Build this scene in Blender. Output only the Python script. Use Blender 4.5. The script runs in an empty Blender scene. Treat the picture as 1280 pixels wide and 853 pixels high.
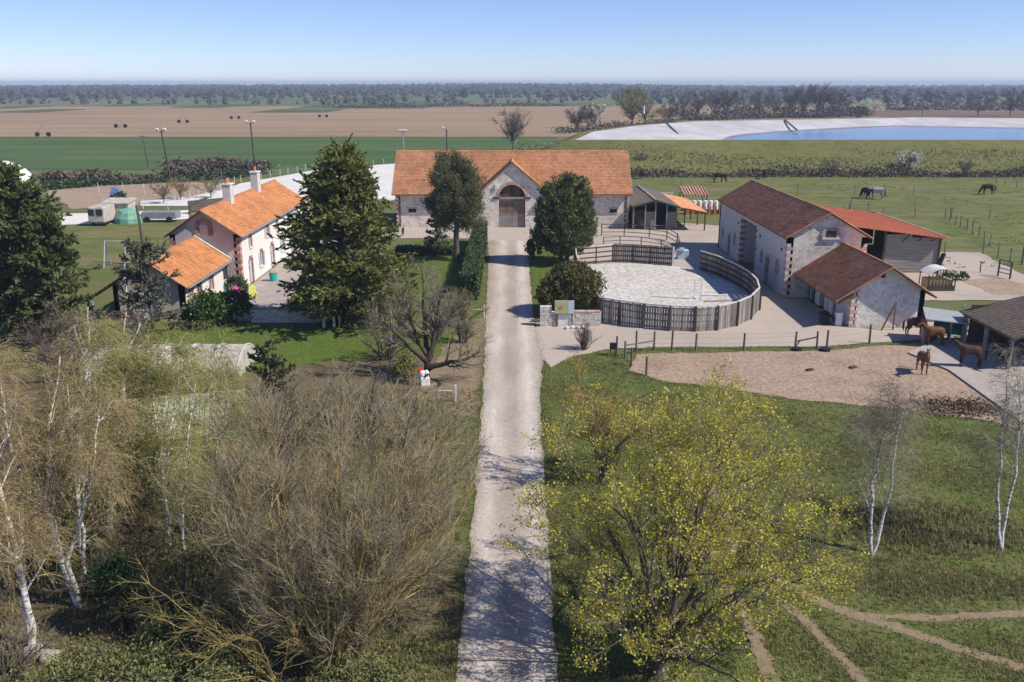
import bpy, bmesh, math, random
import numpy as np
from mathutils import Vector, Matrix
R = math.radians
random.seed(7)
rng = np.random.default_rng(11)
SC = bpy.context.scene
COL = SC.collection
# ------------------------------------------------------------------ camera
CAM_H, FPX = 18.0, 1120.0
TH = math.atan(321.5 / FPX)
cam = bpy.data.cameras.new('camera')
cam.sensor_width = 36.0
cam.lens = FPX / 1280 * 36
cam.clip_end = 30000
cam.clip_start = 0.5
camo = bpy.data.objects.new('camera', cam)
COL.objects.link(camo)
camo.location = (0, 0, CAM_H)
camo.rotation_euler = (math.pi / 2 - TH, 0, 0)
SC.camera = camo
# ------------------------------------------------------------------ light
SUN_EL, SUN_AZ = R(45), R(-18)          # azimuth from +X towards -Y
SUN = Vector((math.cos(SUN_EL) * math.cos(SUN_AZ), math.cos(SUN_EL) * math.sin(SUN_AZ), math.sin(SUN_EL)))
W = bpy.data.worlds.new('World')
SC.world = W
W.use_nodes = True
wt = W.node_tree
sky = wt.nodes.new('ShaderNodeTexSky')
sky.sky_type = 'NISHITA'
sky.sun_disc = False
sky.sun_elevation = SUN_EL
sky.sun_rotation = R(108)
sky.altitude = 2000
sky.air_density = 1.0
sky.dust_density = 0.0
sky.ozone_density = 6.0
tint = wt.nodes.new('ShaderNodeMix'); tint.data_type = 'RGBA'; tint.blend_type = 'MULTIPLY'
tint.inputs[0].default_value = 1.0; tint.inputs[7].default_value = (1.04, 0.98, 1.15, 1)      # a drier, more violet blue than the standard air
wt.links.new(sky.outputs[0], tint.inputs[6]); wt.links.new(tint.outputs[2], wt.nodes['Background'].inputs[0])
wt.nodes['Background'].inputs[1].default_value = 0.07
sl = bpy.data.lights.new('sun', 'SUN')
sl.energy = 3.05
sl.angle = R(0.5)
sl.color = (1.0, 0.93, 0.82)
so = bpy.data.objects.new('sun', sl)
COL.objects.link(so)
so.rotation_euler = SUN.to_track_quat('Z', 'Y').to_euler()
SC.view_settings.view_transform = 'Standard'
SC.view_settings.look = 'None'
SC.view_settings.exposure = 0.82
SC.view_settings.gamma = 1.0
SC.cycles.volume_step_rate = 1.0
SC.cycles.max_bounces = 6
SC.cycles.transparent_max_bounces = 8

# ------------------------------------------------------------------ layout helpers (photo pixel -> point on a level plane)
_c, _s = math.cos(TH), math.sin(TH)
def gp(u, v, z=0.0):
    a = (u - 640) / FPX; b = -(v - 426.5) / FPX
    t = (z - CAM_H) / (-_s + b * _c)
    return (a * t, (_c + b * _s) * t)
def hp(u, v, Y):
    a = (u - 640) / FPX; b = -(v - 426.5) / FPX
    t = Y / (_c + b * _s)
    return (a * t, Y, CAM_H + (-_s + b * _c) * t)

# ------------------------------------------------------------------ materials
def _ramp(nt, stops):
    r = nt.nodes.new('ShaderNodeValToRGB')
    e = r.color_ramp.elements
    while len(e) < len(stops): e.new(0.5)
    for k, (p, c) in enumerate(stops):
        e[k].position = p; e[k].color = (c[0], c[1], c[2], 1)
    return r
def _noise(nt, vec, scale, detail=4, rough=0.6, dist=0.0):
    n = nt.nodes.new('ShaderNodeTexNoise')
    n.inputs['Scale'].default_value = scale; n.inputs['Detail'].default_value = detail
    n.inputs['Roughness'].default_value = rough; n.inputs['Distortion'].default_value = dist
    nt.links.new(vec, n.inputs['Vector'])
    return n.outputs['Fac']
def _coords(nt, stretch=None):
    tc = nt.nodes.new('ShaderNodeTexCoord')
    v = tc.outputs['Object']
    if stretch:
        m = nt.nodes.new('ShaderNodeMapping'); m.inputs['Scale'].default_value = stretch
        nt.links.new(v, m.inputs['Vector']); v = m.outputs['Vector']
    return v
def _mixc(nt, fac, a, b, mode='MIX'):
    m = nt.nodes.new('ShaderNodeMix'); m.data_type = 'RGBA'; m.blend_type = mode
    ins = [m.inputs[0], m.inputs[6], m.inputs[7]]
    for sock, val in zip(ins, (fac, a, b)):
        if isinstance(val, bpy.types.NodeSocket): nt.links.new(val, sock)
        elif isinstance(val, (tuple, list)): sock.default_value = (val[0], val[1], val[2], 1)
        else: sock.default_value = val
    return m.outputs[2]
def _base(name, rough=0.9, metal=0.0, spec=0.08):
    m = bpy.data.materials.new(name); m.use_nodes = True
    nt = m.node_tree; b = nt.nodes['Principled BSDF']
    b.inputs['Roughness'].default_value = rough; b.inputs['Metallic'].default_value = metal
    b.inputs['Specular IOR Level'].default_value = spec
    return m, nt, b
def _bump(nt, b, h, strength, dist=0.05):
    bp = nt.nodes.new('ShaderNodeBump'); bp.inputs['Strength'].default_value = strength; bp.inputs['Distance'].default_value = dist
    nt.links.new(h, bp.inputs['Height']); nt.links.new(bp.outputs[0], b.inputs['Normal'])
def nmat(name, layers, rough=0.92, bump=0.0, bscale=8, bdist=0.05, metal=0.0, spec=0.06, island=None):
    """layers: [(scale, detail, stops, mix, stretch)] noise ramps mixed one over the other; island: (dark, light) per-piece variation"""
    m, nt, b = _base(name, rough, metal, spec)
    out = None
    for (scale, detail, stops, mix, stretch) in layers:
        v = _coords(nt, stretch)
        f = _noise(nt, v, scale, detail)
        r = _ramp(nt, stops); nt.links.new(f, r.inputs[0])
        out = r.outputs[0] if out is None else _mixc(nt, mix, out, r.outputs[0])
    if island:
        g = nt.nodes.new('ShaderNodeNewGeometry')
        r = _ramp(nt, [(0, (island[0],) * 3), (1, (island[1],) * 3)])
        nt.links.new(g.outputs['Random Per Island'], r.inputs[0])
        out = _mixc(nt, 1.0, out, r.outputs[0], 'MULTIPLY')
    nt.links.new(out, b.inputs['Base Color'])
    if bump: _bump(nt, b, _noise(nt, _coords(nt), bscale, 6), bump, bdist)
    return m
def imat(name, stops, rough=0.7, trans=0.0, spec=0.3):
    """colour picked per loose piece (leaf, tile, blade)"""
    m, nt, b = _base(name, rough, 0, spec)
    g = nt.nodes.new('ShaderNodeNewGeometry')
    r = _ramp(nt, stops); nt.links.new(g.outputs['Random Per Island'], r.inputs[0])
    f = _noise(nt, _coords(nt), 0.9, 3)
    r2 = _ramp(nt, [(0.3, (0.75, 0.75, 0.75)), (0.7, (1.2, 1.2, 1.15))]); nt.links.new(f, r2.inputs[0])
    c = _mixc(nt, 1.0, r.outputs[0], r2.outputs[0], 'MULTIPLY')
    nt.links.new(c, b.inputs['Base Color'])
    if trans:
        t = nt.nodes.new('ShaderNodeBsdfTranslucent'); nt.links.new(c, t.inputs[0])
        mx = nt.nodes.new('ShaderNodeMixShader'); mx.inputs[0].default_value = trans
        nt.links.new(b.outputs[0], mx.inputs[1]); nt.links.new(t.outputs[0], mx.inputs[2])
        nt.links.new(mx.outputs[0], nt.nodes['Material Output'].inputs[0])
    return m
def smat(name, c, rough=0.7, metal=0.0, var=0.12, scale=3.0, bump=0.05, spec=0.3):
    lo = tuple(x * (1 - var * 1.6) for x in c); hi = tuple(min(1, x * (1 + var)) for x in c)
    return nmat(name, [(scale, 5, [(0.3, lo), (0.7, hi)], 1, None)], rough, bump, scale * 8, 0.01, metal, spec)
def stone_mat(name, stops, scale=2.6, mortar=(0.52, 0.49, 0.45), mw=0.09, bump=0.6):
    m, nt, b = _base(name, 0.95)
    v = _coords(nt, (1, 1, 1.5))
    nz = nt.nodes.new('ShaderNodeTexNoise'); nz.inputs['Scale'].default_value = 2.0; nt.links.new(v, nz.inputs['Vector'])
    vv = nt.nodes.new('ShaderNodeVectorMath'); vv.operation = 'MULTIPLY_ADD'
    vv.inputs[1].default_value = (0.25, 0.25, 0.25)
    nt.links.new(nz.outputs['Color'], vv.inputs[0]); nt.links.new(v, vv.inputs[2])
    vo = nt.nodes.new('ShaderNodeTexVoronoi'); vo.inputs['Scale'].default_value = scale; nt.links.new(vv.outputs[0], vo.inputs['Vector'])
    ve = nt.nodes.new('ShaderNodeTexVoronoi'); ve.feature = 'DISTANCE_TO_EDGE'; ve.inputs['Scale'].default_value = scale; nt.links.new(vv.outputs[0], ve.inputs['Vector'])
    sx = nt.nodes.new('ShaderNodeSeparateColor'); nt.links.new(vo.outputs['Color'], sx.inputs[0])
    r = _ramp(nt, stops); nt.links.new(sx.outputs[0], r.inputs[0])
    e = _ramp(nt, [(0, (0, 0, 0)), (mw, (1, 1, 1))]); nt.links.new(ve.outputs['Distance'], e.inputs[0])
    c = _mixc(nt, e.outputs[0], mortar, r.outputs[0])
    f = _noise(nt, _coords(nt), 0.5, 5)
    w = _ramp(nt, [(0.3, (0.8, 0.78, 0.76)), (0.65, (1.08, 1.07, 1.05))]); nt.links.new(f, w.inputs[0])
    c = _mixc(nt, 1.0, c, w.outputs[0], 'MULTIPLY')
    nt.links.new(c, b.inputs['Base Color'])
    _bump(nt, b, e.outputs[0], bump, 0.04)
    return m

M = {}
M['grass'] = nmat('grass_ground', [
    (0.09, 5, [(0.34, (0.135, 0.185, 0.046)), (0.46, (0.17, 0.195, 0.062)), (0.54, (0.235, 0.195, 0.10)), (0.62, (0.155, 0.19, 0.056)), (0.7, (0.125, 0.19, 0.044))], 1, None),
    (0.9, 6, [(0.3, (0.09, 0.105, 0.036)), (0.62, (0.185, 0.17, 0.08))], 0.45, None),
    (9, 4, [(0.3, (0.05, 0.07, 0.02)), (0.7, (0.12, 0.13, 0.05))], 0.4, None)], bump=0.5, bscale=14, bdist=0.06)
M['lawn'] = nmat('lawn', [
    (0.2, 5, [(0.3, (0.085, 0.14, 0.022)), (0.7, (0.12, 0.16, 0.034))], 1, None),
    (7, 5, [(0.3, (0.06, 0.105, 0.016)), (0.7, (0.14, 0.165, 0.045))], 0.45, None)], bump=0.4, bscale=18)
M['pasture'] = nmat('pasture', [
    (0.035, 5, [(0.36, (0.20, 0.175, 0.075)), (0.48, (0.115, 0.145, 0.04)), (0.56, (0.13, 0.15, 0.05)), (0.64, (0.22, 0.18, 0.095))], 1, (1, 2.5, 1)),
    (0.3, 6, [(0.38, (0.08, 0.12, 0.03)), (0.58, (0.21, 0.18, 0.08))], 0.5, (1, 1.6, 1))], bump=0.4, bscale=3)
M['wheat'] = nmat('winter_wheat', [
    (0.012, 4, [(0.35, (0.062, 0.115, 0.036)), (0.65, (0.078, 0.128, 0.042))], 1, None),
    (0.05, 4, [(0.4, (0.06, 0.112, 0.034)), (0.68, (0.15, 0.175, 0.075))], 0.5, (0.25, 1.6, 1))])
M['plough'] = nmat('ploughed_soil', [
    (0.008, 4, [(0.35, (0.28, 0.195, 0.115)), (0.65, (0.36, 0.255, 0.155))], 1, (1, 3, 1)),
    (0.05, 5, [(0.35, (0.25, 0.17, 0.10)), (0.65, (0.40, 0.285, 0.18))], 0.5, (0.12, 1, 1))])
M['plough_dark'] = nmat('dark_ploughed_soil', [
    (0.02, 4, [(0.35, (0.16, 0.105, 0.065)), (0.65, (0.21, 0.14, 0.09))], 1, (0.3, 2, 1))])
M['farfield'] = nmat('far_field', [
    (0.002, 4, [(0.35, (0.06, 0.12, 0.04)), (0.6, (0.1, 0.13, 0.05))], 1, None)])
M['farground'] = nmat('far_ground', [
    (0.004, 4, [(0.35, (0.10, 0.15, 0.055)), (0.5, (0.13, 0.16, 0.07)), (0.62, (0.20, 0.165, 0.10))], 1, None)])
M['dirt'] = nmat('paddock_dirt', [
    (0.25, 6, [(0.3, (0.27, 0.19, 0.135)), (0.5, (0.40, 0.295, 0.22)), (0.72, (0.24, 0.165, 0.115))], 1, None),
    (3, 6, [(0.34, (0.22, 0.15, 0.10)), (0.6, (0.47, 0.36, 0.27))], 0.45, None)], bump=0.9, bscale=3.2, bdist=0.14)
M['track'] = nmat('worn_track', [
    (0.8, 6, [(0.3, (0.20, 0.155, 0.095)), (0.5, (0.28, 0.215, 0.145)), (0.7, (0.17, 0.15, 0.075))], 1, None),
    (6, 5, [(0.3, (0.16, 0.12, 0.07)), (0.7, (0.34, 0.25, 0.17))], 0.4, None)], bump=0.5, bscale=9)
M['gravel'] = nmat('yard_gravel', [
    (0.12, 6, [(0.3, (0.40, 0.33, 0.275)), (0.6, (0.48, 0.405, 0.345))], 1, None),
    (5, 6, [(0.3, (0.33, 0.27, 0.22)), (0.7, (0.53, 0.46, 0.40))], 0.4, None)], bump=0.3, bscale=20, bdist=0.03)
M['sand'] = nmat('pen_sand', [
    (0.25, 5, [(0.3, (0.52, 0.475, 0.42)), (0.65, (0.66, 0.63, 0.58))], 1, None),
    (2.2, 3, [(0.42, (0.33, 0.29, 0.25)), (0.56, (0.66, 0.63, 0.59))], 0.5, None)], bump=0.8, bscale=3.5, bdist=0.12)
M['pale'] = nmat('pale_arena_sand', [(0.3, 5, [(0.3, (0.62, 0.59, 0.55)), (0.7, (0.74, 0.72, 0.69))], 1, None)], bump=0.2)
M['concrete'] = nmat('concrete', [
    (0.6, 6, [(0.3, (0.34, 0.30, 0.265)), (0.7, (0.47, 0.425, 0.38))], 1, None),
    (6, 5, [(0.3, (0.29, 0.25, 0.21)), (0.7, (0.49, 0.44, 0.4))], 0.35, None)], bump=0.2, bscale=15)
M['litter'] = nmat('leaf_litter', [
    (0.5, 6, [(0.3, (0.15, 0.12, 0.07)), (0.55, (0.20, 0.16, 0.095)), (0.75, (0.12, 0.145, 0.05))], 1, None),
    (6, 6, [(0.3, (0.06, 0.05, 0.028)), (0.7, (0.2, 0.155, 0.095))], 0.5, None)], bump=0.8, bscale=9, bdist=0.1)
M['paver'] = nmat('terrace_paving', [(0.7, 5, [(0.3, (0.33, 0.28, 0.26)), (0.7, (0.43, 0.38, 0.35))], 1, None)], bump=0.2)
M['embank'] = nmat('embankment_grass', [
    (0.06, 5, [(0.3, (0.12, 0.135, 0.035)), (0.5, (0.16, 0.16, 0.05)), (0.7, (0.19, 0.175, 0.07))], 1, None),
    (0.4, 6, [(0.35, (0.10, 0.11, 0.035)), (0.6, (0.20, 0.185, 0.075))], 0.5, (1, 1, 1.5))], bump=0.6, bscale=1.5, bdist=0.5)
M['liner'] = nmat('reservoir_liner', [
    (0.05, 5, [(0.3, (0.44, 0.42, 0.42)), (0.7, (0.60, 0.58, 0.58))], 1, None),
    (0.16, 6, [(0.35, (0.36, 0.335, 0.32)), (0.62, (0.64, 0.62, 0.62))], 0.45, (1, .4, 2))], rough=0.6)
def road_mat():
    m, nt, b = _base('driveway_gravel', 0.95)
    tc = nt.nodes.new('ShaderNodeTexCoord'); sp = nt.nodes.new('ShaderNodeSeparateXYZ'); nt.links.new(tc.outputs['Object'], sp.inputs[0])
    f = _noise(nt, _coords(nt, (1, 0.25, 1)), 0.8, 5)
    ad = nt.nodes.new('ShaderNodeMath'); ad.operation = 'MULTIPLY_ADD'; nt.links.new(f, ad.inputs[0]); ad.inputs[1].default_value = 0.9
    nt.links.new(sp.outputs[0], ad.inputs[2])
    mr = nt.nodes.new('ShaderNodeMapRange'); nt.links.new(ad.outputs[0], mr.inputs[0])
    mr.inputs[1].default_value = -1.75; mr.inputs[2].default_value = 2.65
    r = _ramp(nt, [(0.0, (0.36, 0.30, 0.24)), (0.13, (0.47, 0.405, 0.355)), (0.27, (0.56, 0.50, 0.445)), (0.44, (0.41, 0.35, 0.30)),
                   (0.56, (0.40, 0.34, 0.295)), (0.72, (0.58, 0.525, 0.47)), (0.86, (0.48, 0.415, 0.365)), (1.0, (0.36, 0.305, 0.245))])
    nt.links.new(mr.outputs[0], r.inputs[0])
    f2 = _noise(nt, _coords(nt), 5.0, 8, 0.7); r2 = _ramp(nt, [(0.3, (0.82, 0.8, 0.78)), (0.68, (1.14, 1.14, 1.14))]); nt.links.new(f2, r2.inputs[0])
    c = _mixc(nt, 1, r.outputs[0], r2.outputs[0], 'MULTIPLY')
    f3 = _noise(nt, _coords(nt, (1, 0.3, 1)), 0.5, 5); r3 = _ramp(nt, [(0.35, (0.84, 0.82, 0.8)), (0.6, (1.04, 1.04, 1.04))]); nt.links.new(f3, r3.inputs[0])
    c = _mixc(nt, 1, c, r3.outputs[0], 'MULTIPLY')
    nt.links.new(c, b.inputs['Base Color']); _bump(nt, b, f2, 0.4, 0.05)
    return m
M['road'] = road_mat()
M['stone'] = stone_mat('rubble_stone', [(0, (0.48, 0.43, 0.38)), (0.2, (0.70, 0.65, 0.59)), (0.55, (0.80, 0.76, 0.70)), (0.85, (0.72, 0.63, 0.55)), (1, (0.56, 0.48, 0.41))], 2.9, (0.66, 0.62, 0.57), 0.07, 0.45)
M['stone_white'] = stone_mat('limewashed_rubble', [(0, (0.6, 0.57, 0.54)), (0.3, (0.80, 0.78, 0.75)), (0.8, (0.84, 0.82, 0.79)), (1, (0.66, 0.6, 0.55))], 2.9, (0.64, 0.61, 0.58), 0.08, 0.5)
M['render_grey'] = nmat('worn_lime_render', [
    (0.7, 6, [(0.3, (0.52, 0.49, 0.46)), (0.65, (0.64, 0.615, 0.585))], 1, None),
    (3.0, 6, [(0.35, (0.42, 0.39, 0.36)), (0.55, (0.66, 0.64, 0.61))], 0.4, None)], bump=0.4, bscale=6)
M['render_white'] = nmat('white_render', [(0.6, 5, [(0.3, (0.70, 0.67, 0.62)), (0.7, (0.78, 0.76, 0.72))], 1, None)], bump=0.15)
M['render_pink'] = nmat('pinkish_render', [(0.8, 6, [(0.3, (0.49, 0.425, 0.385)), (0.7, (0.60, 0.53, 0.49))], 1, None)], bump=0.2)
M['brick'] = nmat('red_brick', [(3, 4, [(0.3, (0.33, 0.15, 0.11)), (0.7, (0.46, 0.25, 0.19))], 1, None)], island=(0.75, 1.25), bump=0.3)
M['brick_pink'] = nmat('pink_brick', [(3, 4, [(0.3, (0.50, 0.32, 0.26)), (0.7, (0.58, 0.42, 0.35))], 1, None)], island=(0.75, 1.2), bump=0.3)
M['quoin'] = nmat('pale_quoin_stone', [(3, 4, [(0.3, (0.62, 0.56, 0.5)), (0.7, (0.72, 0.67, 0.61))], 1, None)], island=(0.8, 1.1), bump=0.3)
def tile_mat(name, stops, moss=None):
    m, nt, b = _base(name, 0.85)
    g = nt.nodes.new('ShaderNodeNewGeometry')
    r = _ramp(nt, stops); nt.links.new(g.outputs['Random Per Island'], r.inputs[0])
    f = _noise(nt, _coords(nt), 0.45, 6); r2 = _ramp(nt, [(0.3, (0.76, 0.75, 0.74)), (0.5, (0.97, 0.97, 0.97)), (0.68, (1.08, 1.09, 1.1))]); nt.links.new(f, r2.inputs[0])
    c = _mixc(nt, 1, r.outputs[0], r2.outputs[0], 'MULTIPLY')
    f4 = _noise(nt, _coords(nt, (1, 1, .18)), 1.6, 4); r4 = _ramp(nt, [(0.34, (0.82, 0.81, 0.8)), (0.55, (1.02, 1.02, 1.02))]); nt.links.new(f4, r4.inputs[0])
    c = _mixc(nt, 1, c, r4.outputs[0], 'MULTIPLY')
    if moss:
        f3 = _noise(nt, _coords(nt), 0.9, 7, 0.7); r3 = _ramp(nt, [(0.54, (0, 0, 0)), (0.68, (1, 1, 1))]); nt.links.new(f3, r3.inputs[0])
        c = _mixc(nt, r3.outputs[0], c, moss)
    nt.links.new(c, b.inputs['Base Color'])
    return m
M['tile_orange'] = tile_mat('orange_clay_tiles', [(0, (0.50, 0.22, 0.105)), (0.15, (0.57, 0.265, 0.13)), (0.8, (0.61, 0.295, 0.15)), (1, (0.64, 0.33, 0.18))])
M['tile_new'] = tile_mat('bright_orange_tiles', [(0, (0.51, 0.21, 0.085)), (0.5, (0.57, 0.245, 0.105)), (1, (0.62, 0.28, 0.13))])
M['tile_brown'] = tile_mat('brown_clay_tiles', [(0, (0.60, 0.22, 0.10)), (0.3, (0.70, 0.275, 0.13)), (0.75, (0.74, 0.32, 0.165)), (1, (0.76, 0.41, 0.26))], (0.56, 0.22, 0.12))
M['ridge_tile'] = tile_mat('ridge_tiles', [(0, (0.38, 0.16, 0.085)), (1, (0.5, 0.25, 0.15))])
M['metal_orange'] = nmat('orange_sheet_metal', [(0.3, 4, [(0.3, (0.52, 0.15, 0.07)), (0.7, (0.60, 0.195, 0.10))], 1, None)], rough=0.5)
M['wood_grey'] = nmat('weathered_grey_wood', [
    (1.0, 5, [(0.3, (0.20, 0.185, 0.165)), (0.7, (0.36, 0.335, 0.305))], 1, (0.5, 0.5, 4)),
    (5, 5, [(0.3, (0.15, 0.135, 0.12)), (0.7, (0.38, 0.355, 0.325))], 0.4, (0.4, 0.4, 4))], bump=0.3, island=(0.7, 1.25))
M['slat'] = nmat('weathered_slats', [
    (1.2, 5, [(0.3, (0.17, 0.15, 0.13)), (0.7, (0.33, 0.30, 0.27))], 1, (4, 4, 0.6))], bump=0.3, island=(0.6, 1.3))
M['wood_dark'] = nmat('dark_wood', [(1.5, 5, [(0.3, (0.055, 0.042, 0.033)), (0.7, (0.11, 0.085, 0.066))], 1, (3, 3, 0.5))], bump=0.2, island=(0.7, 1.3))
M['wood_brown'] = nmat('brown_boards', [(1.5, 5, [(0.3, (0.15, 0.10, 0.065)), (0.7, (0.25, 0.18, 0.125))], 1, (3, 3, 0.5))], bump=0.2, island=(0.7, 1.3))
M['post'] = nmat('fence_post_wood', [(2, 5, [(0.3, (0.10, 0.085, 0.07)), (0.7, (0.2, 0.175, 0.15))], 1, (3, 3, 0.5))], bump=0.3)
M['rail_white'] = smat('pale_top_rail', (0.62, 0.60, 0.57), 0.6)
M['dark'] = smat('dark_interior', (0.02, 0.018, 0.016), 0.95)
M['glass'] = smat('window_glass', (0.03, 0.035, 0.045), 0.15, spec=0.5, bump=0)
M['steel'] = smat('galvanised_steel', (0.36, 0.37, 0.38), 0.5, 0.4)
M['steel_dark'] = smat('rusty_dark_steel', (0.07, 0.055, 0.05), 0.7, 0.2)
M['sheet_grey'] = smat('grey_corrugated_sheet', (0.36, 0.37, 0.38), 0.6, 0.1)
M['sheet_brown'] = smat('brown_shingle_roofing', (0.14, 0.105, 0.085), 0.9, var=0.25)
M['shingle'] = smat('grey_brown_shingles', (0.15, 0.125, 0.105), 0.9, var=0.25)
M['white'] = smat('white_paint', (0.78, 0.77, 0.75), 0.6)
M['offwhite'] = smat('offwhite_panel', (0.50, 0.46, 0.39), 0.8, var=.2, scale=1.5)
M['blue'] = smat('faded_blue', (0.16, 0.25, 0.52), 0.7)
M['paleblue'] = smat('pale_blue_paint', (0.45, 0.58, 0.66), 0.6)
M['teal'] = smat('teal_paint', (0.02, 0.16, 0.17), 0.6)
M['tarp'] = smat('green_tarpaulin', (0.16, 0.36, 0.27), 0.6, var=0.3)
M['pink'] = smat('pink_paint', (0.75, 0.05, 0.30), 0.5)
M['yellow'] = smat('yellow_paint', (0.72, 0.72, 0.10), 0.5)
M['turq'] = smat('turquoise_plastic', (0.03, 0.42, 0.36), 0.5)
M['red'] = smat('red_paint', (0.50, 0.05, 0.03), 0.5)
M['orange'] = smat('orange_plastic', (0.75, 0.25, 0.03), 0.5)
M['black'] = smat('black_plastic', (0.02, 0.02, 0.022), 0.6)
M['straw'] = smat('straw', (0.42, 0.33, 0.17), 0.95, var=0.3, scale=8)
M['terracotta'] = smat('terracotta', (0.52, 0.2, 0.09), 0.85)
M['bark_grey'] = nmat('grey_bark', [(3, 6, [(0.3, (0.085, 0.07, 0.055)), (0.7, (0.17, 0.145, 0.115))], 1, (1, 1, 0.3))], bump=0.4)
M['bark_dark'] = nmat('dark_bark', [(3, 6, [(0.3, (0.05, 0.04, 0.03)), (0.7, (0.11, 0.09, 0.07))], 1, (1, 1, 0.3))], bump=0.4)
M['bark_lichen'] = nmat('lichen_bark', [
    (1.1, 5, [(0.34, (0.26, 0.215, 0.14)), (0.48, (0.40, 0.31, 0.12)), (0.62, (0.52, 0.38, 0.075))], 1, None),
    (6, 5, [(0.35, (0.12, 0.1, 0.07)), (0.7, (0.38, 0.28, 0.1))], 0.35, None)], bump=0.4)
M['twig'] = imat('bare_twigs', [(0, (0.17, 0.14, 0.105)), (0.5, (0.275, 0.235, 0.18)), (1, (0.40, 0.35, 0.275))], 0.9)
M['twig_lichen'] = imat('lichen_tinged_twigs', [(0, (0.18, 0.15, 0.11)), (0.45, (0.31, 0.265, 0.18)), (0.75, (0.43, 0.37, 0.26)), (1, (0.50, 0.38, 0.13))], 0.9)
M['twig_far'] = imat('far_bare_twigs', [(0, (0.085, 0.068, 0.052)), (0.5, (0.125, 0.10, 0.078)), (1, (0.17, 0.14, 0.105))], 0.9)
M['twig_yellow'] = imat('yellow_tinged_twigs', [(0, (0.15, 0.115, 0.06)), (0.45, (0.27, 0.21, 0.09)), (1, (0.42, 0.33, 0.13))], 0.9)
M['twig_orange'] = imat('budding_birch_twigs', [(0, (0.22, 0.165, 0.085)), (0.5, (0.36, 0.275, 0.145)), (1, (0.48, 0.39, 0.22))], 0.9)
M['twig_green'] = imat('greening_birch_twigs', [(0, (0.20, 0.19, 0.065)), (0.5, (0.34, 0.32, 0.11)), (1, (0.48, 0.44, 0.18))], 0.9)
M['twig_purple'] = imat('purple_brown_twigs', [(0, (0.12, 0.085, 0.07)), (0.5, (0.2, 0.15, 0.125)), (1, (0.29, 0.225, 0.185))], 0.9)
M['leaf_maple'] = imat('yellow_green_blossom', [(0, (0.30, 0.30, 0.05)), (0.35, (0.48, 0.45, 0.05)), (0.8, (0.66, 0.58, 0.06)), (1, (0.74, 0.62, 0.11))], 0.6, 0.35)
M['leaf_orange'] = imat('orange_yellow_buds', [(0, (0.34, 0.27, 0.03)), (.6, (0.5, 0.40, 0.04)), (1, (0.6, 0.36, 0.05))], 0.6, 0.35)
M['leaf_conifer'] = imat('conifer_sprays', [(0, (0.10, 0.115, 0.036)), (0.5, (0.19, 0.21, 0.056)), (1, (0.32, 0.31, 0.09))], 0.7, 0.35)
M['leaf_dark'] = imat('dark_conifer_sprays', [(0, (0.065, 0.085, 0.034)), (0.5, (0.125, 0.155, 0.052)), (1, (0.215, 0.24, 0.08))], 0.7, 0.32)
M['leaf_pine'] = imat('pine_needles', [(0, (0.08, 0.085, 0.04)), (0.5, (0.14, 0.15, 0.066)), (1, (0.21, 0.21, 0.095))], 0.7, 0.3)
M['leaf_cedar'] = imat('grey_green_needles', [(0, (0.08, 0.085, 0.055)), (0.5, (0.14, 0.145, 0.095)), (1, (0.21, 0.21, 0.15))], 0.7, 0.18)
M['leaf_yew'] = imat('yew_leaves', [(0, (0.06, 0.062, 0.022)), (0.5, (0.125, 0.115, 0.04)), (1, (0.22, 0.175, 0.065))], 0.7, 0.3)
M['leaf_hedge'] = imat('hedge_leaves', [(0, (0.03, 0.055, 0.022)), (0.5, (0.055, 0.095, 0.036)), (1, (0.09, 0.14, 0.05))], 0.6, 0.15)
M['leaf_laurel'] = imat('laurel_leaves', [(0, (0.025, 0.06, 0.012)), (0.6, (0.06, 0.13, 0.02)), (1, (0.11, 0.19, 0.03))], 0.5, 0.15)
M['leaf_bramble'] = imat('undergrowth_leaves', [(0, (0.11, 0.125, 0.045)), (0.5, (0.20, 0.215, 0.08)), (1, (0.32, 0.33, 0.13))], 0.7, 0.2)
M['leaf_olive'] = imat('olive_undergrowth_leaves', [(0, (0.09, 0.08, 0.035)), (0.5, (0.16, 0.145, 0.062)), (1, (0.26, 0.23, 0.11))], 0.8, 0.2)
M['leaf_ivy'] = imat('ivy_leaves', [(0, (0.015, 0.04, 0.012)), (1, (0.05, 0.10, 0.03))], 0.5, 0.1)
M['leaf_spruce'] = imat('blue_spruce_needles', [(0, (0.05, 0.07, 0.065)), (1, (0.14, 0.17, 0.155))], 0.7, 0.1)
M['blossom'] = imat('white_blossom', [(0, (0.5, 0.48, 0.36)), (1, (0.75, 0.72, 0.6))], 0.7, 0.3)
M['leaf_willow'] = imat('pale_willow_leaves', [(0, (0.20, 0.195, 0.06)), (1, (0.38, 0.36, 0.12))], 0.7, 0.4)
M['catkin'] = imat('birch_catkins', [(0, (0.24, 0.17, 0.075)), (1, (0.44, 0.34, 0.16))], 0.8, 0.3)
M['wood_far'] = imat('far_woodland', [(0, (0.07, 0.056, 0.047)), (0.6, (0.10, 0.08, 0.066)), (0.85, (0.125, 0.10, 0.08)), (1, (0.075, 0.085, 0.045))], 0.95)
M['blade'] = imat('grass_blades', [(0, (0.16, 0.225, 0.048)), (0.6, (0.26, 0.335, 0.08)), (1, (0.39, 0.42, 0.14))], 0.8, 0.4)
M['blade_dry'] = imat('dry_grass_blades', [(0, (0.19, 0.165, 0.075)), (0.5, (0.28, 0.245, 0.12)), (1, (0.38, 0.33, 0.18))], 0.9, 0.35)
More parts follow.
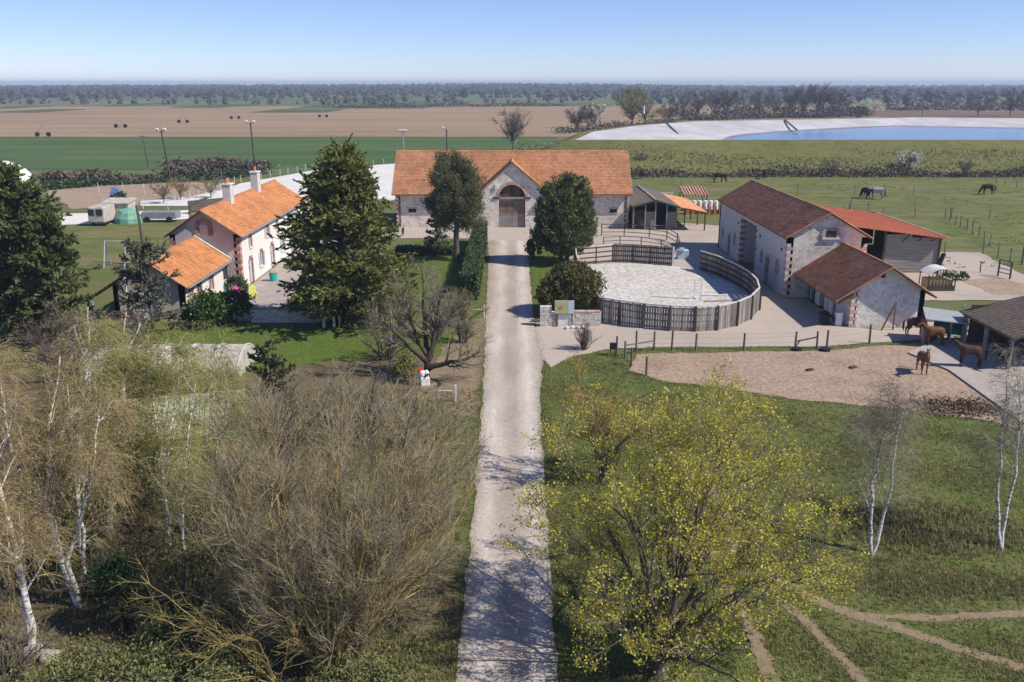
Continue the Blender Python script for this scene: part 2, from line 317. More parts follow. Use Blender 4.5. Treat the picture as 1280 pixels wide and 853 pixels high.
def birch_mat():
    m, nt, b = _base('birch_bark', 0.7)
    f = _noise(nt, _coords(nt, (2, 2, 9)), 1.4, 5, 0.65)
    r = _ramp(nt, [(0.36, (0.07, 0.06, 0.05)), (0.46, (0.5, 0.47, 0.43)), (0.56, (0.70, 0.68, 0.64)), (0.75, (0.74, 0.72, 0.69))]); nt.links.new(f, r.inputs[0])
    nt.links.new(r.outputs[0], b.inputs['Base Color'])
    return m
M['birch'] = birch_mat()
def water_mat():
    m, nt, b = _base('reservoir_water', 0.12, 0, 0.2)
    b.inputs['Base Color'].default_value = (0.014, 0.07, 0.25, 1)
    f = _noise(nt, _coords(nt), 0.6, 4); _bump(nt, b, f, 0.12, 0.1)
    return m
M['water'] = water_mat()

# ------------------------------------------------------------------ object helpers
def tag(o, label=None, cat=None, group=None, kind=None):
    if label: o['label'] = label
    if cat: o['category'] = cat
    if group: o['group'] = group
    if kind: o['kind'] = kind
    return o
def thing(name, label, cat, loc=(0, 0, 0), group=None, rz=0.0):
    o = bpy.data.objects.new(name, None); COL.objects.link(o)
    o.location = loc; o.rotation_euler = (0, 0, rz); o.empty_display_size = 0.3
    return tag(o, label, cat, group)
def np_mesh(name, V, F, mat, parent=None, smooth=False, kind=None):
    """V (n,3) float, F (m,k) int"""
    V = np.asarray(V, dtype=np.float32); F = np.asarray(F, dtype=np.int32)
    me = bpy.data.meshes.new(name)
    me.vertices.add(len(V)); me.vertices.foreach_set('co', V.ravel())
    k = F.shape[1]
    me.loops.add(F.size); me.loops.foreach_set('vertex_index', F.ravel())
    me.polygons.add(len(F)); me.polygons.foreach_set('loop_start', np.arange(0, F.size, k, dtype=np.int32))
    me.polygons.foreach_set('loop_total', np.full(len(F), k, dtype=np.int32))
    if smooth: me.polygons.foreach_set('use_smooth', np.ones(len(F), dtype=bool))
    me.materials.append(mat)
    me.update(calc_edges=True); me.validate()
    o = bpy.data.objects.new(name, me); COL.objects.link(o)
    if parent: o.parent = parent
    if kind: o['kind'] = kind
    return o
class MB:
    def __init__(s): s.v = []; s.f = []
    def poly(s, pts):
        i = len(s.v); s.v += [tuple(p) for p in pts]; s.f.append(tuple(range(i, i + len(pts))))
    def box(s, c, d, rz=0.0, rx=0.0, ry=0.0):
        m = Matrix.Translation(c) @ Matrix.Rotation(rz, 4, 'Z') @ Matrix.Rotation(ry, 4, 'Y') @ Matrix.Rotation(rx, 4, 'X')
        i = len(s.v)
        for x in (-.5, .5):
            for y in (-.5, .5):
                for z in (-.5, .5): s.v.append(tuple(m @ Vector((x * d[0], y * d[1], z * d[2]))))
        for q in ((0, 1, 3, 2), (4, 6, 7, 5), (0, 4, 5, 1), (2, 3, 7, 6), (0, 2, 6, 4), (1, 5, 7, 3)): s.f.append(tuple(i + k for k in q))
    def bar(s, a, b, w, h=None):
        """square bar from a to b"""
        a = Vector(a); b = Vector(b); h = h or w; t = (b - a).normalized()
        up = Vector((0, 0, 1)) if abs(t.z) < 0.95 else Vector((1, 0, 0))
        n = t.cross(up).normalized(); u = n.cross(t)
        i = len(s.v)
        for p in (a, b):
            for sx, sz in ((-1, -1), (1, -1), (1, 1), (-1, 1)): s.v.append(tuple(p + n * sx * w / 2 + u * sz * h / 2))
        for q in ((3, 2, 1, 0), (4, 5, 6, 7), (0, 1, 5, 4), (1, 2, 6, 5), (2, 3, 7, 6), (3, 0, 4, 7)): s.f.append(tuple(i + k for k in q))
    def tube(s, pts, rad, n=8):
        pts = [Vector(p) for p in pts]
        if not hasattr(rad, '__len__'): rad = [rad] * len(pts)
        i0 = len(s.v); ref = None
        for k, p in enumerate(pts):
            t = (pts[min(k + 1, len(pts) - 1)] - pts[max(k - 1, 0)]).normalized()
            up = Vector((0, 0, 1)) if abs(t.z) < 0.9 else Vector((1, 0, 0))
            a = t.cross(up).normalized(); b = t.cross(a)
            for j in range(n):
                an = 2 * math.pi * j / n; s.v.append(tuple(p + (a * math.cos(an) + b * math.sin(an)) * rad[k]))
        for k in range(len(pts) - 1):
            for j in range(n):
                a = i0 + k * n; s.f.append((a + j, a + (j + 1) % n, a + n + (j + 1) % n, a + n + j))
        s.f.append(tuple(i0 + n - 1 - j for j in range(n))); e = i0 + (len(pts) - 1) * n; s.f.append(tuple(e + j for j in range(n)))
    def prism(s, pts, off):
        """closed solid from a planar outline moved by off"""
        pts = [Vector(p) for p in pts]; off = Vector(off); n = len(pts)
        s.poly(pts); s.poly([p + off for p in reversed(pts)])
        for k in range(n): s.poly([pts[(k + 1) % n], pts[k], pts[k] + off, pts[(k + 1) % n] + off])
    def build(s, name, mat, parent=None, kind=None, smooth=False, bevel=0.0):
        me = bpy.data.meshes.new(name); me.from_pydata(s.v, [], s.f); me.materials.append(mat)
        if smooth: me.polygons.foreach_set('use_smooth', [True] * len(me.polygons))
        me.update()
        o = bpy.data.objects.new(name, me); COL.objects.link(o)
        if parent: o.parent = parent
        if kind: o['kind'] = kind
        if bevel:
            md = o.modifiers.new('b', 'BEVEL'); md.width = bevel; md.segments = 2
        return o
def copy_tree(o, parent=None):
    c = o.copy(); COL.objects.link(c); c.parent = parent
    for ch in list(o.children): copy_tree(ch, c)
    return c
def wall(mb, a, b, z0, z1, t, holes=()):
    """wall whose outer face runs a->b, outside to the right of that direction; holes (s0,s1,zlo,zhi) along it"""
    a = Vector((*a, 0)); b = Vector((*b, 0)); d = (b - a); L = d.length; d /= L; n = Vector((d.y, -d.x, 0))
    ss = sorted({0, L, *[h[0] for h in holes], *[h[1] for h in holes]}); zs = sorted({z0, z1, *[h[2] for h in holes], *[h[3] for h in holes]})
    P = lambda s_, z, k: tuple(a + d * s_ - n * (t * k) + Vector((0, 0, z)))
    for i in range(len(ss) - 1):
        for j in range(len(zs) - 1):
            sm = (ss[i] + ss[i + 1]) / 2; zm = (zs[j] + zs[j + 1]) / 2
            if any(h[0] < sm < h[1] and h[2] < zm < h[3] for h in holes): continue
            mb.poly([P(ss[i], zs[j], 0), P(ss[i + 1], zs[j], 0), P(ss[i + 1], zs[j + 1], 0), P(ss[i], zs[j + 1], 0)])
            mb.poly([P(ss[i + 1], zs[j], 1), P(ss[i], zs[j], 1), P(ss[i], zs[j + 1], 1), P(ss[i + 1], zs[j + 1], 1)])
    for (h0, h1, l, u) in list(holes) + [(0, L, z0, z1)]:
        for (p, q) in (((h0, l), (h1, l)), ((h1, l), (h1, u)), ((h1, u), (h0, u)), ((h0, u), (h0, l))):
            mb.poly([P(*p, 0), P(*q, 0), P(*q, 1), P(*p, 1)])
def tiles(e0, e1, r1, r0, nc, ncol, lift=0.05, skip=None, wave=0.0, jit=0.006):
    """overlapping tiles between eave e0-e1 and ridge r0-r1: one loose piece per tile"""
    e0, e1, r1, r0 = [np.array(p, float) for p in (e0, e1, r1, r0)]
    nrm = np.cross(e1 - e0, r0 - e0); nrm /= np.linalg.norm(nrm)
    if nrm[2] < 0: nrm = -nrm
    V = []; F = []
    def P(s, t): return (e0 * (1 - s) + e1 * s) * (1 - t) + (r0 * (1 - s) + r1 * s) * t
    for i in range(nc):
        for j in range(ncol):
            s0, s1, t0, t1 = j / ncol, (j + 1) / ncol, i / nc, (i + 1.12) / nc
            if skip and skip(P((s0 + s1) / 2, (i + .5) / nc)): continue
            l = lift * random.uniform(.85, 1.15); jt = random.uniform(-jit, jit)
            g = 0.04 / ncol * random.uniform(.5, 1.5)
            a, b = P(s0 + g, t0) + nrm * (l + jt), P(s1 - g, t0) + nrm * (l + jt)
            c, d = P(s1 - g, min(t1, 1)) + nrm * .008, P(s0 + g, min(t1, 1)) + nrm * .008
            k = len(V)
            if wave:
                m0 = (a + b) / 2 + nrm * wave; m1 = (c + d) / 2 + nrm * wave
                lo = [p - nrm * l * 1.1 for p in (a, m0, b)]
                V += [a, m0, b, c, m1, d] + lo
                F += [(k, k + 1, k + 4, k + 5), (k + 1, k + 2, k + 3, k + 4), (k + 6, k + 7, k + 1, k), (k + 7, k + 8, k + 2, k + 1)]
            else:
                V += [a, b, c, d, a - nrm * l * 1.1, b - nrm * l * 1.1]
                F += [(k, k + 1, k + 2, k + 3), (k + 4, k + 5, k + 1, k)]
    return np.array(V), np.array(F)
def roof_deck(name, mat, parent, quads, th=0.1):
    mb = MB()
    for q in quads: mb.prism(q, (0, 0, -th))
    return mb.build(name, mat, parent)
def ridge_caps(a, b, n, r, parent, mat, name='ridge_tiles'):
    a = Vector(a); b = Vector(b); mb = MB(); d = (b - a) / n; side = Vector((-d.y, d.x, 0)).normalized()
    for k in range(n):
        p = a + d * k; q = p + d * 1.03; rr = r * random.uniform(.93, 1.07)
        prof = [side * -rr + Vector((0, 0, -r * .55)), side * -rr * .5 + Vector((0, 0, r * .3)), side * rr * .5 + Vector((0, 0, r * .3)), side * rr + Vector((0, 0, -r * .55))]
        i = len(mb.v)
        mb.v += [tuple(p + x) for x in prof] + [tuple(q + x * .94) for x in prof]
        for m_ in range(3): mb.f.append((i + m_, i + m_ + 1, i + m_ + 5, i + m_ + 4))
        mb.f.append((i, i + 1, i + 2, i + 3)); mb.f.append((i + 7, i + 6, i + 5, i + 4))
    return mb.build(name, mat, parent, kind='stuff')
def quoins(mats, parent, x, y, z0, z1, dx, dy, h=0.3, name='quoins', long=0.55, short=0.3, only=None):
    """alternating corner blocks; dx, dy = directions in which the two walls run away from the corner"""
    mbs = [MB(), MB()]; z = z0; k = 0
    while z < z1 - h * .5:
        l1, l2 = (long, short) if k % 2 == 0 else (short, long)
        mbs[k % 2].box((x + dx * (l1 / 2 - .02), y + dy * (l2 / 2 - .02), z + h / 2), (l1 + .01, l2 + .01, h - .02)); z += h; k += 1
    for mb, m in zip(mbs, mats): mb.build(name, m, parent, kind='stuff')
def sheet(name, pts, z, mat, kind='structure', rag=0.0, step=1.0, zf=None):
    """flat ground sheet with an optionally ragged outline"""
    P = []
    n = len(pts)
    for k in range(n):
        a = Vector(pts[k]); b = Vector(pts[(k + 1) % n]); d = b - a; L = d.length
        m = max(1, int(L / step)) if rag else 1
        nn = Vector((-d.y, d.x)) / max(L, 1e-6)
        ph = [random.uniform(0, 6.28) for _ in range(4)]
        for i in range(m):
            q = i * step
            o = rag * (math.sin(q * .9 / step ** .5 + ph[0]) * .5 + math.sin(q * 2.1 + ph[1]) * .35 + math.sin(q * 4.3 + ph[2]) * .25 + random.gauss(0, .25)) * min(1, i / 2, (m - i) / 2) if rag else 0
            P.append(a + d * (i / m) + nn * o)
    bm = bmesh.new(); vs = [bm.verts.new((p.x, p.y, z)) for p in P]
    f = bm.faces.new(vs)
    if f.normal.z < 0: bmesh.ops.reverse_faces(bm, faces=[f])
    bm.normal_update()
    if f.normal.z < 0: f.normal_flip()
    bmesh.ops.triangulate(bm, faces=[f])
    me = bpy.data.meshes.new(name); bm.to_mesh(me); bm.free(); me.materials.append(mat)
    o = bpy.data.objects.new(name, me); COL.objects.link(o); o['kind'] = kind
    return o
def ribbon(name, pts, w, z, mat, rag=0.12, step=0.5):
    """worn strip along a line"""
    P = [Vector(p) for p in pts]; out = []
    for k in range(len(P) - 1):
        m = max(1, int((P[k + 1] - P[k]).length / step))
        for i in range(m): out.append(P[k].lerp(P[k + 1], i / m))
    out.append(P[-1]); V = []; F = []
    for k, p in enumerate(out):
        t = (out[min(k + 1, len(out) - 1)] - out[max(k - 1, 0)]).normalized(); n = Vector((-t.y, t.x))
        ww = w if not hasattr(w, '__len__') else w[0] + (w[1] - w[0]) * k / len(out)
        for sg in (-1, 1):
            q = p + n * sg * (ww / 2 + random.gauss(0, rag)); V.append((q.x, q.y, z))
        if k: F.append((2 * k - 2, 2 * k - 1, 2 * k + 1, 2 * k))
    o = np_mesh(name, V, F, mat); o['kind'] = 'structure'
    return o
def inpoly(X, Y, poly):
    r = np.zeros(len(X), bool); n = len(poly); j = n - 1
    for i in range(n):
        xi, yi = poly[i]; xj, yj = poly[j]
        c = ((yi > Y) != (yj > Y)) & (X < (xj - xi) * (Y - yi) / (yj - yi + 1e-12) + xi)
        r ^= c; j = i
    return r

# ------------------------------------------------------------------ plant helpers (numpy)
def norm(a): return a / np.maximum(np.linalg.norm(a, axis=-1, keepdims=True), 1e-9)
def tube_np(P, Rr, n=3):
    """P (B,K,3) paths, Rr (B,K) radii -> verts, quads"""
    B, K, _ = P.shape
    T = norm(np.gradient(P, axis=1))
    ref = np.where(np.abs(T[..., 2:3]) < 0.9, np.array([0, 0, 1.0]), np.array([1.0, 0, 0]))
    A = norm(np.cross(T, ref)); Bn = np.cross(T, A)
    an = np.arange(n) * 2 * np.pi / n
    V = P[:, :, None, :] + (A[:, :, None, :] * np.cos(an)[:, None] + Bn[:, :, None, :] * np.sin(an)[:, None]) * Rr[:, :, None, None]
    idx = np.arange(B * K * n).reshape(B, K, n)
    q = np.stack([idx[:, :-1], np.roll(idx, -1, 2)[:, :-1], np.roll(idx, -1, 2)[:, 1:], idx[:, 1:]], -1)
    return V.reshape(-1, 3), q.reshape(-1, 4)
def grow(P, Rr, n, t0, t1, ang, length, K, trop=0.0, jit=0.12, rr=0.6, taper=0.25, lenfall=0.5, flat=0.0, rmin=0.004):
    """n children on each path; ang = (lo, hi) from the parent direction; trop = pull upwards(+)/down(-)"""
    B, KP, _ = P.shape
    t = rng.uniform(t0, t1, (B, n)); t = np.sort(t, 1)
    x = t * (KP - 1); i = np.minimum(x.astype(int), KP - 2); fr = (x - i)[..., None]
    bi = np.arange(B)[:, None]
    p = P[bi, i] * (1 - fr) + P[bi, i + 1] * fr
    tg = norm(P[bi, i + 1] - P[bi, i])
    r0 = Rr[bi, i] * (1 - fr[..., 0]) + Rr[bi, i + 1] * fr[..., 0]
    rv = rng.normal(size=(B, n, 3)); rv[..., 2] *= (1 - flat)
    per = norm(rv - (rv * tg).sum(-1, keepdims=True) * tg)
    a = rng.uniform(ang[0], ang[1], (B, n, 1))
    d = norm(np.cos(a) * tg + np.sin(a) * per)
    L = length * rng.uniform(0.65, 1.2, (B, n)) * (1 - lenfall * (t - t0) / max(t1 - t0, 1e-6))
    out = [p.reshape(-1, 3)]; d = d.reshape(-1, 3); Lf = L.reshape(-1, 1) / (K - 1)
    for k in range(K - 1):
        d = norm(d + rng.normal(size=d.shape) * jit + np.array([0, 0, trop]))
        out.append(out[-1] + d * Lf)
    Q = np.stack(out, 1)
    Q[..., 2] = np.maximum(Q[..., 2], 0.03)
    R0 = np.maximum(r0.reshape(-1, 1) * rr, rmin)
    Rn = np.maximum(R0 * np.linspace(1, taper, K)[None, :], rmin * 0.6)
    return Q, Rn
def stems(paths, radii, K=10):
    """hand set main stems resampled to K points"""
    out = []; rad = []
    for pts, (ra, rb) in zip(paths, radii):
        pts = np.array(pts, float); seg = np.r_[0, np.cumsum(np.linalg.norm(np.diff(pts, axis=0), axis=1))]; seg /= seg[-1]
        u = np.linspace(0, 1, K)
        q = np.stack([np.interp(u, seg, pts[:, k]) for k in range(3)], 1)
        q[1:-1] += rng.normal(size=(K - 2, 3)) * 0.006 * np.linalg.norm(pts[-1] - pts[0])
        out.append(q); rad.append(np.linspace(ra, rb, K))
    return np.array(out), np.array(rad)
def join(parts):
    V = []; F = []; o = 0
    for v, f in parts: V.append(v); F.append(f + o); o += len(v)
    return np.concatenate(V), np.concatenate(F)
def leaves(C, size, aspect=0.6, dirs=None, spread=1.0, var=0.4):
    """one lozenge leaf on each centre; dirs biases its long axis"""
    n = len(C); s = size * rng.uniform(1 - var, 1 + var, (n, 1))
    a = rng.normal(size=(n, 3)) * spread
    if dirs is not None: a = a + dirs
    a = norm(a); b = norm(np.cross(a, rng.normal(size=(n, 3))))
    V = np.stack([C - a * s * .5, C + b * s * aspect * .5, C + a * s * .5, C - b * s * aspect * .5], 1)
    return V.reshape(-1, 3), np.arange(4 * n).reshape(-1, 4)
def along(P, n):
    """n random points on each path"""
    B, K, _ = P.shape
    x = rng.uniform(0.15, 1, (B, n)) * (K - 1); i = np.minimum(x.astype(int), K - 2); f = (x - i)[..., None]
    bi = np.arange(B)[:, None]
    return (P[bi, i] * (1 - f) + P[bi, i + 1] * f).reshape(-1, 3)
def tree_obj(name, label, cat, loc, trunk, crown, tm, cm, group=None, extra=()):
    o = thing(name, label, cat, loc, group)
    if trunk is not None: np_mesh('trunk', trunk[0] - np.array(loc), trunk[1], tm, o, True)
    np_mesh('crown', crown[0] - np.array(loc), crown[1], cm, o)
    for nm, g, m in extra: np_mesh(nm, g[0] - np.array(loc), g[1], m, o)
    return o

# ================================================================== the setting
def hill(x, y):
    t = np.clip((y - 1300) / 1500, 0, 1); t = t * t * (3 - 2 * t)
    return t * (.5 + 8 * np.exp(-((x - 60) / 480) ** 2) + 4 * np.exp(-((x + 900) / 700) ** 2) + 3 * np.exp(-((x - 1700) / 600) ** 2))
ys = np.r_[-60, 0, 60, 150, 300, 500, 800, 1100, 1300, np.linspace(1400, 3000, 14), 3600, 4400, 5600]
xs = np.linspace(-5200, 5200, 60)
GX, GY = np.meshgrid(xs, ys); GZ = hill(GX, GY)
ii = np.arange(GX.size).reshape(GX.shape)
np_mesh('ground', np.stack([GX, GY, GZ], -1).reshape(-1, 3), np.stack([ii[:-1, :-1], ii[:-1, 1:], ii[1:, 1:], ii[1:, :-1]], -1).reshape(-1, 4), M['farground'], smooth=True, kind='structure')
def far_patch(name, x0, x1, y0, y1, mat):
    nx, ny = 12, 8
    a, b = np.meshgrid(np.linspace(x0, x1, nx), np.linspace(y0, y1, ny)); a = a * (1 + 0)
    z = hill(a, b) + 0.25; k = np.arange(a.size).reshape(a.shape)
    np_mesh(name, np.stack([a, b, z], -1).reshape(-1, 3), np.stack([k[:-1, :-1], k[:-1, 1:], k[1:, 1:], k[1:, :-1]], -1).reshape(-1, 4), mat, kind='structure')
sheet('home_meadow', [(-150, -50), (150, -50), (150, 181), (-150, 192)], 0.02, M['grass'])
for (u0, u1, v0, v1) in ((20, 78, 137, 141), (400, 545, 127, 136), (160, 185, 129, 133), (240, 300, 131, 135), (640, 760, 129, 133), (330, 420, 137, 141), (0, 40, 133, 136), (280, 322, 122, 126), (440, 520, 120, 125)):
    xa, yb = gp(u0, v0); xb, ya = gp(u0, v1); xc, _ = gp(u1, (v0 + v1) / 2)
    far_patch('green_field', gp(u0, (v0 + v1) / 2)[0], xc, ya, yb, M['farfield'])
sheet('wheat_field', [(-700, 193), (-60, 198), (-20, 214), (20, 222), (16, 322), (-700, 318)], 0.06, M['wheat'], rag=0.8, step=8)
sheet('ploughed_field', [(-1300, 320), (20, 324), (60, 400), (700, 400), (700, 800), (100, 830), (-250, 760), (-1300, 730)], 0.06, M['plough'], rag=1.0, step=20)
sheet('dark_ploughed_field', [(205, 440), (480, 430), (480, 600), (215, 640)], 0.12, M['plough_dark'], rag=1, step=20)
sheet('right_pasture', [(16, 181.5), (230, 181.5), (150, 98), (90, 70), (46, 72), (34, 90), (30, 116), (16, 124)], 0.06, M['pasture'], rag=0.3, step=3)
PX = lambda *p: [gp(u, v) for u, v in p]
sheet('left_field', PX((-60, 345), (215, 325), (225, 282), (190, 279), (-60, 283)), 0.03, M['pasture'])
sheet('left_yard', PX((60, 282), (150, 280), (236, 274), (236, 263), (140, 266), (60, 268)), 0.045, M['pale'], rag=0.3, step=2)
sheet('sand_paddock', PX((90, 262), (140, 258), (200, 256), (270, 244), (300, 232), (240, 228), (120, 232), (50, 240)), 0.05, M['dirt'], rag=0.5, step=3)
sheet('gravel_strip', PX((176, 258), (236, 258), (250, 250), (285, 240), (300, 233), (285, 236), (236, 247), (176, 252)), 0.06, M['pale'], rag=0.2, step=3)
sheet('sand_arena', PX((238, 259), (300, 230), (400, 212), (494, 205), (494, 250), (400, 275), (238, 268)), 0.07, M['pale'])
# reservoir: grass bank, liner, water
crest = [(14, 204), (21, 239), (38, 276), (61, 306), (100, 321), (151, 343), (190, 332), (320, 335), (340, 204)]
outer = [(-6, 181), (4, 245), (24, 290), (50, 324), (96, 340), (150, 364), (195, 354), (345, 360), (370, 181)]
wat = [(52, 222), (59, 248), (66, 260), (84, 281), (105, 297), (132, 318), (168, 300), (292, 312), (316, 222)]
def ring(A, za, B, zb, name, mat, sub=1, noise=0.0):
    V = []; F = []; n = len(A); seg = 14
    rings = []
    for s_ in range(sub + 1):
        t = s_ / sub; row = []
        for k in range(n):
            for j in range(seg):
                f = j / seg; a = Vector(A[k]).lerp(Vector(A[(k + 1) % n]), f); b = Vector(B[k]).lerp(Vector(B[(k + 1) % n]), f)
                p = a.lerp(b, t); row.append((p.x, p.y, za + (zb - za) * t + (random.gauss(0, noise) if 0 < s_ < sub else 0)))
        rings.append(row)
    m = len(rings[0])
    for s_ in range(sub + 1): V += rings[s_]
    for s_ in range(sub):
        for k in range(m): F.append((s_ * m + k, s_ * m + (k + 1) % m, (s_ + 1) * m + (k + 1) % m, (s_ + 1) * m + k))
    o = np_mesh(name, V, F, mat, smooth=True, kind='structure'); return o
ring(outer, 0.0, [(Vector(c) + (Vector(o) - Vector(c)).normalized() * 2.5) for c, o in zip(crest, outer)], 6.0, 'reservoir_embankment', M['embank'], 6, 0.15)
ring([(Vector(c) + (Vector(o) - Vector(c)).normalized() * 2.5) for c, o in zip(crest, outer)], 6.0, crest, 6.02, 'embankment_crest', M['embank'])
ring(crest, 6.02, wat, 3.9, 'reservoir_liner', M['liner'], 3)
M['wet'] = nmat('wet_liner_margin', [(.2, 5, [(.3, (.20, .19, .18)), (.7, (.32, .31, .30))], 1, None)], rough=.4)
cw = Vector((190, 262)); wet = [tuple(Vector(p) + (Vector(p) - cw).normalized() * random.uniform(1.2, 2.6)) for p in wat]
ring(wet, 4.2, wat, 4.03, 'wet_margin', M['wet'])
sheet('reservoir_water', wat, 4.0, M['water'])
for (u, v, u2, v2, lab) in ((833, 154, 848, 169, 'left dark pipe running down the white reservoir lining'), (981, 150, 996, 163, 'right dark pipe running down the white reservoir lining')):
    a = gp(u, v, 6.1); b = gp(u2, v2, 4.6); mb = MB(); mb.bar((*a, 6.15), (*b, 4.7), 0.5, 0.25); tag(mb.build('inlet_pipe', M['steel_dark']), lab, 'pipe')
# near ground sheets
sheet('woodland_floor', [(-60, 8), (-1.9, 8), (-2.0, 46), (-2.4, 58), (-12, 60), (-20, 52), (-46, 58), (-60, 40)], 0.028, M['litter'], rag=0.25, step=0.8)
sheet('verge', [(-3.6, 30), (-1.5, 30), (-1.6, 48), (-4.2, 52), (-3.9, 40)], 0.034, M['grass'], rag=0.25, step=0.6)
sheet('garden_lawn', [(-31, 58), (-22, 54.5), (-16, 56), (-3.4, 61), (-3.0, 63.5), (-12, 66.5), (-20.5, 66), (-31, 66.5)], 0.036, M['lawn'], rag=0.15, step=0.6)
sheet('house_lawn', [(-19.6, 70), (-14, 69), (-2.6, 70), (-3.2, 107), (-10, 107), (-15, 100), (-18, 88)], 0.036, M['lawn'], rag=0.15, step=0.6)
sheet('cypress_lawn', [(1.95, 69), (6.6, 69), (6.0, 92), (6.2, 103), (1.9, 104)], 0.036, M['lawn'], rag=0.12, step=0.6)
sheet('terrace', [(-22.4, 68.2), (-18.6, 68.2), (-19.2, 74), (-19.6, 86), (-19.5, 106), (-24.2, 106), (-24.2, 76), (-25.3, 70)], 0.042, M['paver'])
sheet('farmyard', [(1.6, 59.2), (2.6, 56.2), (4.0, 58.6), (6.6, 60.4), (10, 61.0), (22, 61.2), (30, 63.0), (31.4, 66.2), (25.8, 66.3), (25.6, 76.3), (23.6, 76.4), (23.6, 103), (32, 104), (36, 117),
      (22, 135), (16, 135), (15.5, 116.2), (-18, 116.2), (-20, 108), (-4, 107.5), (-2.6, 104), (1.6, 104), (6.2, 103.6), (6.3, 69), (1.8, 68.4)], 0.044, M['gravel'], rag=0.12, step=0.7)
sheet('verge_dirt', [(-6.2, 50), (-2.0, 47), (-1.8, 68), (-2.6, 70), (-4.6, 62)], 0.04, M['track'], rag=0.25, step=0.6)
sheet('paddock', [(8.6, 59.3), (7.6, 55.6), (9.5, 53.4), (12.9, 52.0), (17, 49.9), (22.5, 48.4), (26.6, 46.4), (28.2, 44.0), (29.4, 44.4), (29.6, 62.2), (22.3, 60.2)], 0.048, M['dirt'], rag=0.2, step=0.6)
sheet('pen_floor', [gp(u, v) for u, v in ((752, 404), (775, 410), (805, 413), (838, 415), (870, 414), (897, 412), (922, 406), (937, 399))] + [(20.2, 72.6), (20.8, 76), (20.9, 79), (20.5, 82), (19.6, 86), (18.6, 88.4), (16.4, 90.5), (12.5, 92.2), (8.8, 91.4), (6.4, 91.4), (6.6, 75)], 0.054, M['sand'])
mb = MB(); mb.prism([(27.4, 59.4, 0.02), (28.4, 55.4, 0.02), (28.0, 46.0, 0.02), (28.9, 44.0, 0.02), (48, 44, 0.02), (48, 67.6, 0.02), (31.6, 67.6, 0.02), (31.3, 63, 0.02)], (0, 0, 0.13)); mb.build('shelter_slab', M['concrete'], kind='structure')
sheet('back_yard', [(30.6, 75.2), (46.2, 75.2), (50, 85.6), (51.8, 98), (42, 98.5), (30.6, 98)], 0.07, M['gravel'], rag=0.2, step=0.8)
sheet('back_yard_path', [(37.0, 80.5), (39.0, 81.2), (41.6, 77.4), (46, 76.8), (40.4, 76.0)], 0.078, M['concrete'])
sheet('back_yard_soil', [(42.5, 83.5), (46.8, 84.2), (48.2, 81), (45.6, 76.0), (42.6, 77)], 0.075, M['dirt'], rag=0.2, step=0.6)
RL = [(-1.75, 6), (-1.75, 24), (-1.68, 36), (-1.75, 50), (-1.9, 60), (-2.2, 75), (-2.5, 95), (-2.9, 106)]; RRt = [(1.8, 106), (1.75, 95), (1.7, 75), (1.75, 69), (1.9, 62), (2.1, 57.5), (1.65, 50), (1.52, 36), (1.42, 24), (1.42, 6)]
sheet('driveway', RL + RRt, 0.062, M['road'], rag=0.07, step=0.35)
def px_line(*p): return [gp(u, v) for u, v in p]
ribbon('worn_path', px_line((870, 680), (915, 712), (965, 722), (1010, 745), (1060, 768), (1120, 785), (1200, 812), (1285, 838)), 0.5, 0.03, M['track'], 0.06, 0.3)
ribbon('worn_path', px_line((1085, 772), (1130, 772), (1180, 774), (1285, 767)), 0.42, 0.034, M['track'], 0.05, 0.3)
ribbon('worn_path', px_line((984, 757), (1012, 783), (1040, 812), (1070, 842), (1100, 880)), 0.42, 0.038, M['track'], 0.06, 0.25)
ribbon('worn_path', px_line((885, 600), (900, 640), (920, 680), (905, 730), (935, 780), (960, 840), (975, 870)), 0.55, 0.042, M['track'], 0.07, 0.3)

# ================================================================== buildings
# ---- long main barn at the end of the driveway
mb_ = thing('main_barn', 'long pale stone barn with orange roof and arched gateway at the driveway end', 'barn', (0, 116, 0))
PO = Vector((0, 116, 0))
def rel(o, ob):
    """keep a mesh built in world coordinates in place under a thing that stands elsewhere"""
    if ob.parent is o: ob.matrix_parent_inverse = Matrix.Translation(o.location).inverted()
    return ob
def W(mb, name, mat, root, **k): return rel(root, mb.build(name, mat, root, **k))
bx0, bx1, by0, by1, ez, rz_ = -14.9, 15.05, 116.0, 128.0, 4.95, 9.35
ry_ = (by0 + by1) / 2; gw, gz = 4.1, 8.35
m = MB()
wall(m, (bx0, by0), (-gw, by0), 0, ez - .05, .5, [(1.5, 2.5, 2.05, 2.5)])
wall(m, (gw, by0), (bx1, by0), 0, ez - .05, .5, [(8.55, 9.5, 2.0, 2.45)])
wall(m, (bx1, by0), (bx1, by1), 0, ez - .05, .5); wall(m, (bx1, by1), (bx0, by1), 0, ez - .05, .5); wall(m, (bx0, by1), (bx0, by0), 0, ez - .05, .5)
for x in (bx0, bx1 - .5): m.prism([(x, by0, ez - .05), (x, by1, ez - .05), (x, ry_, rz_ - .15)], (.5, 0, 0))
ar = 1.72; az = 3.84
cols = sorted({-gw, gw, 0, *[ar * math.cos(math.pi * k / 16) for k in range(17)], *[-gw + k * .4 for k in range(6)], *[gw - k * .4 for k in range(6)]})
zb = lambda x: az + math.sqrt(max(ar * ar - x * x, 0)) if abs(x) <= ar else 0
zt = lambda x: ez + (gz - ez) * (1 - abs(x) / gw)
for a, b in zip(cols, cols[1:]):
    za, zb2 = (zb(a), zb(b)) if abs((a + b) / 2) < ar else (0, 0)
    m.poly([(a, by0, za), (b, by0, zb2), (b, by0, zt(b)), (a, by0, zt(a))])
    if abs((a + b) / 2) < ar: m.poly([(a, by0, za), (a, by0 + .5, za), (b, by0 + .5, zb2), (b, by0, zb2)])
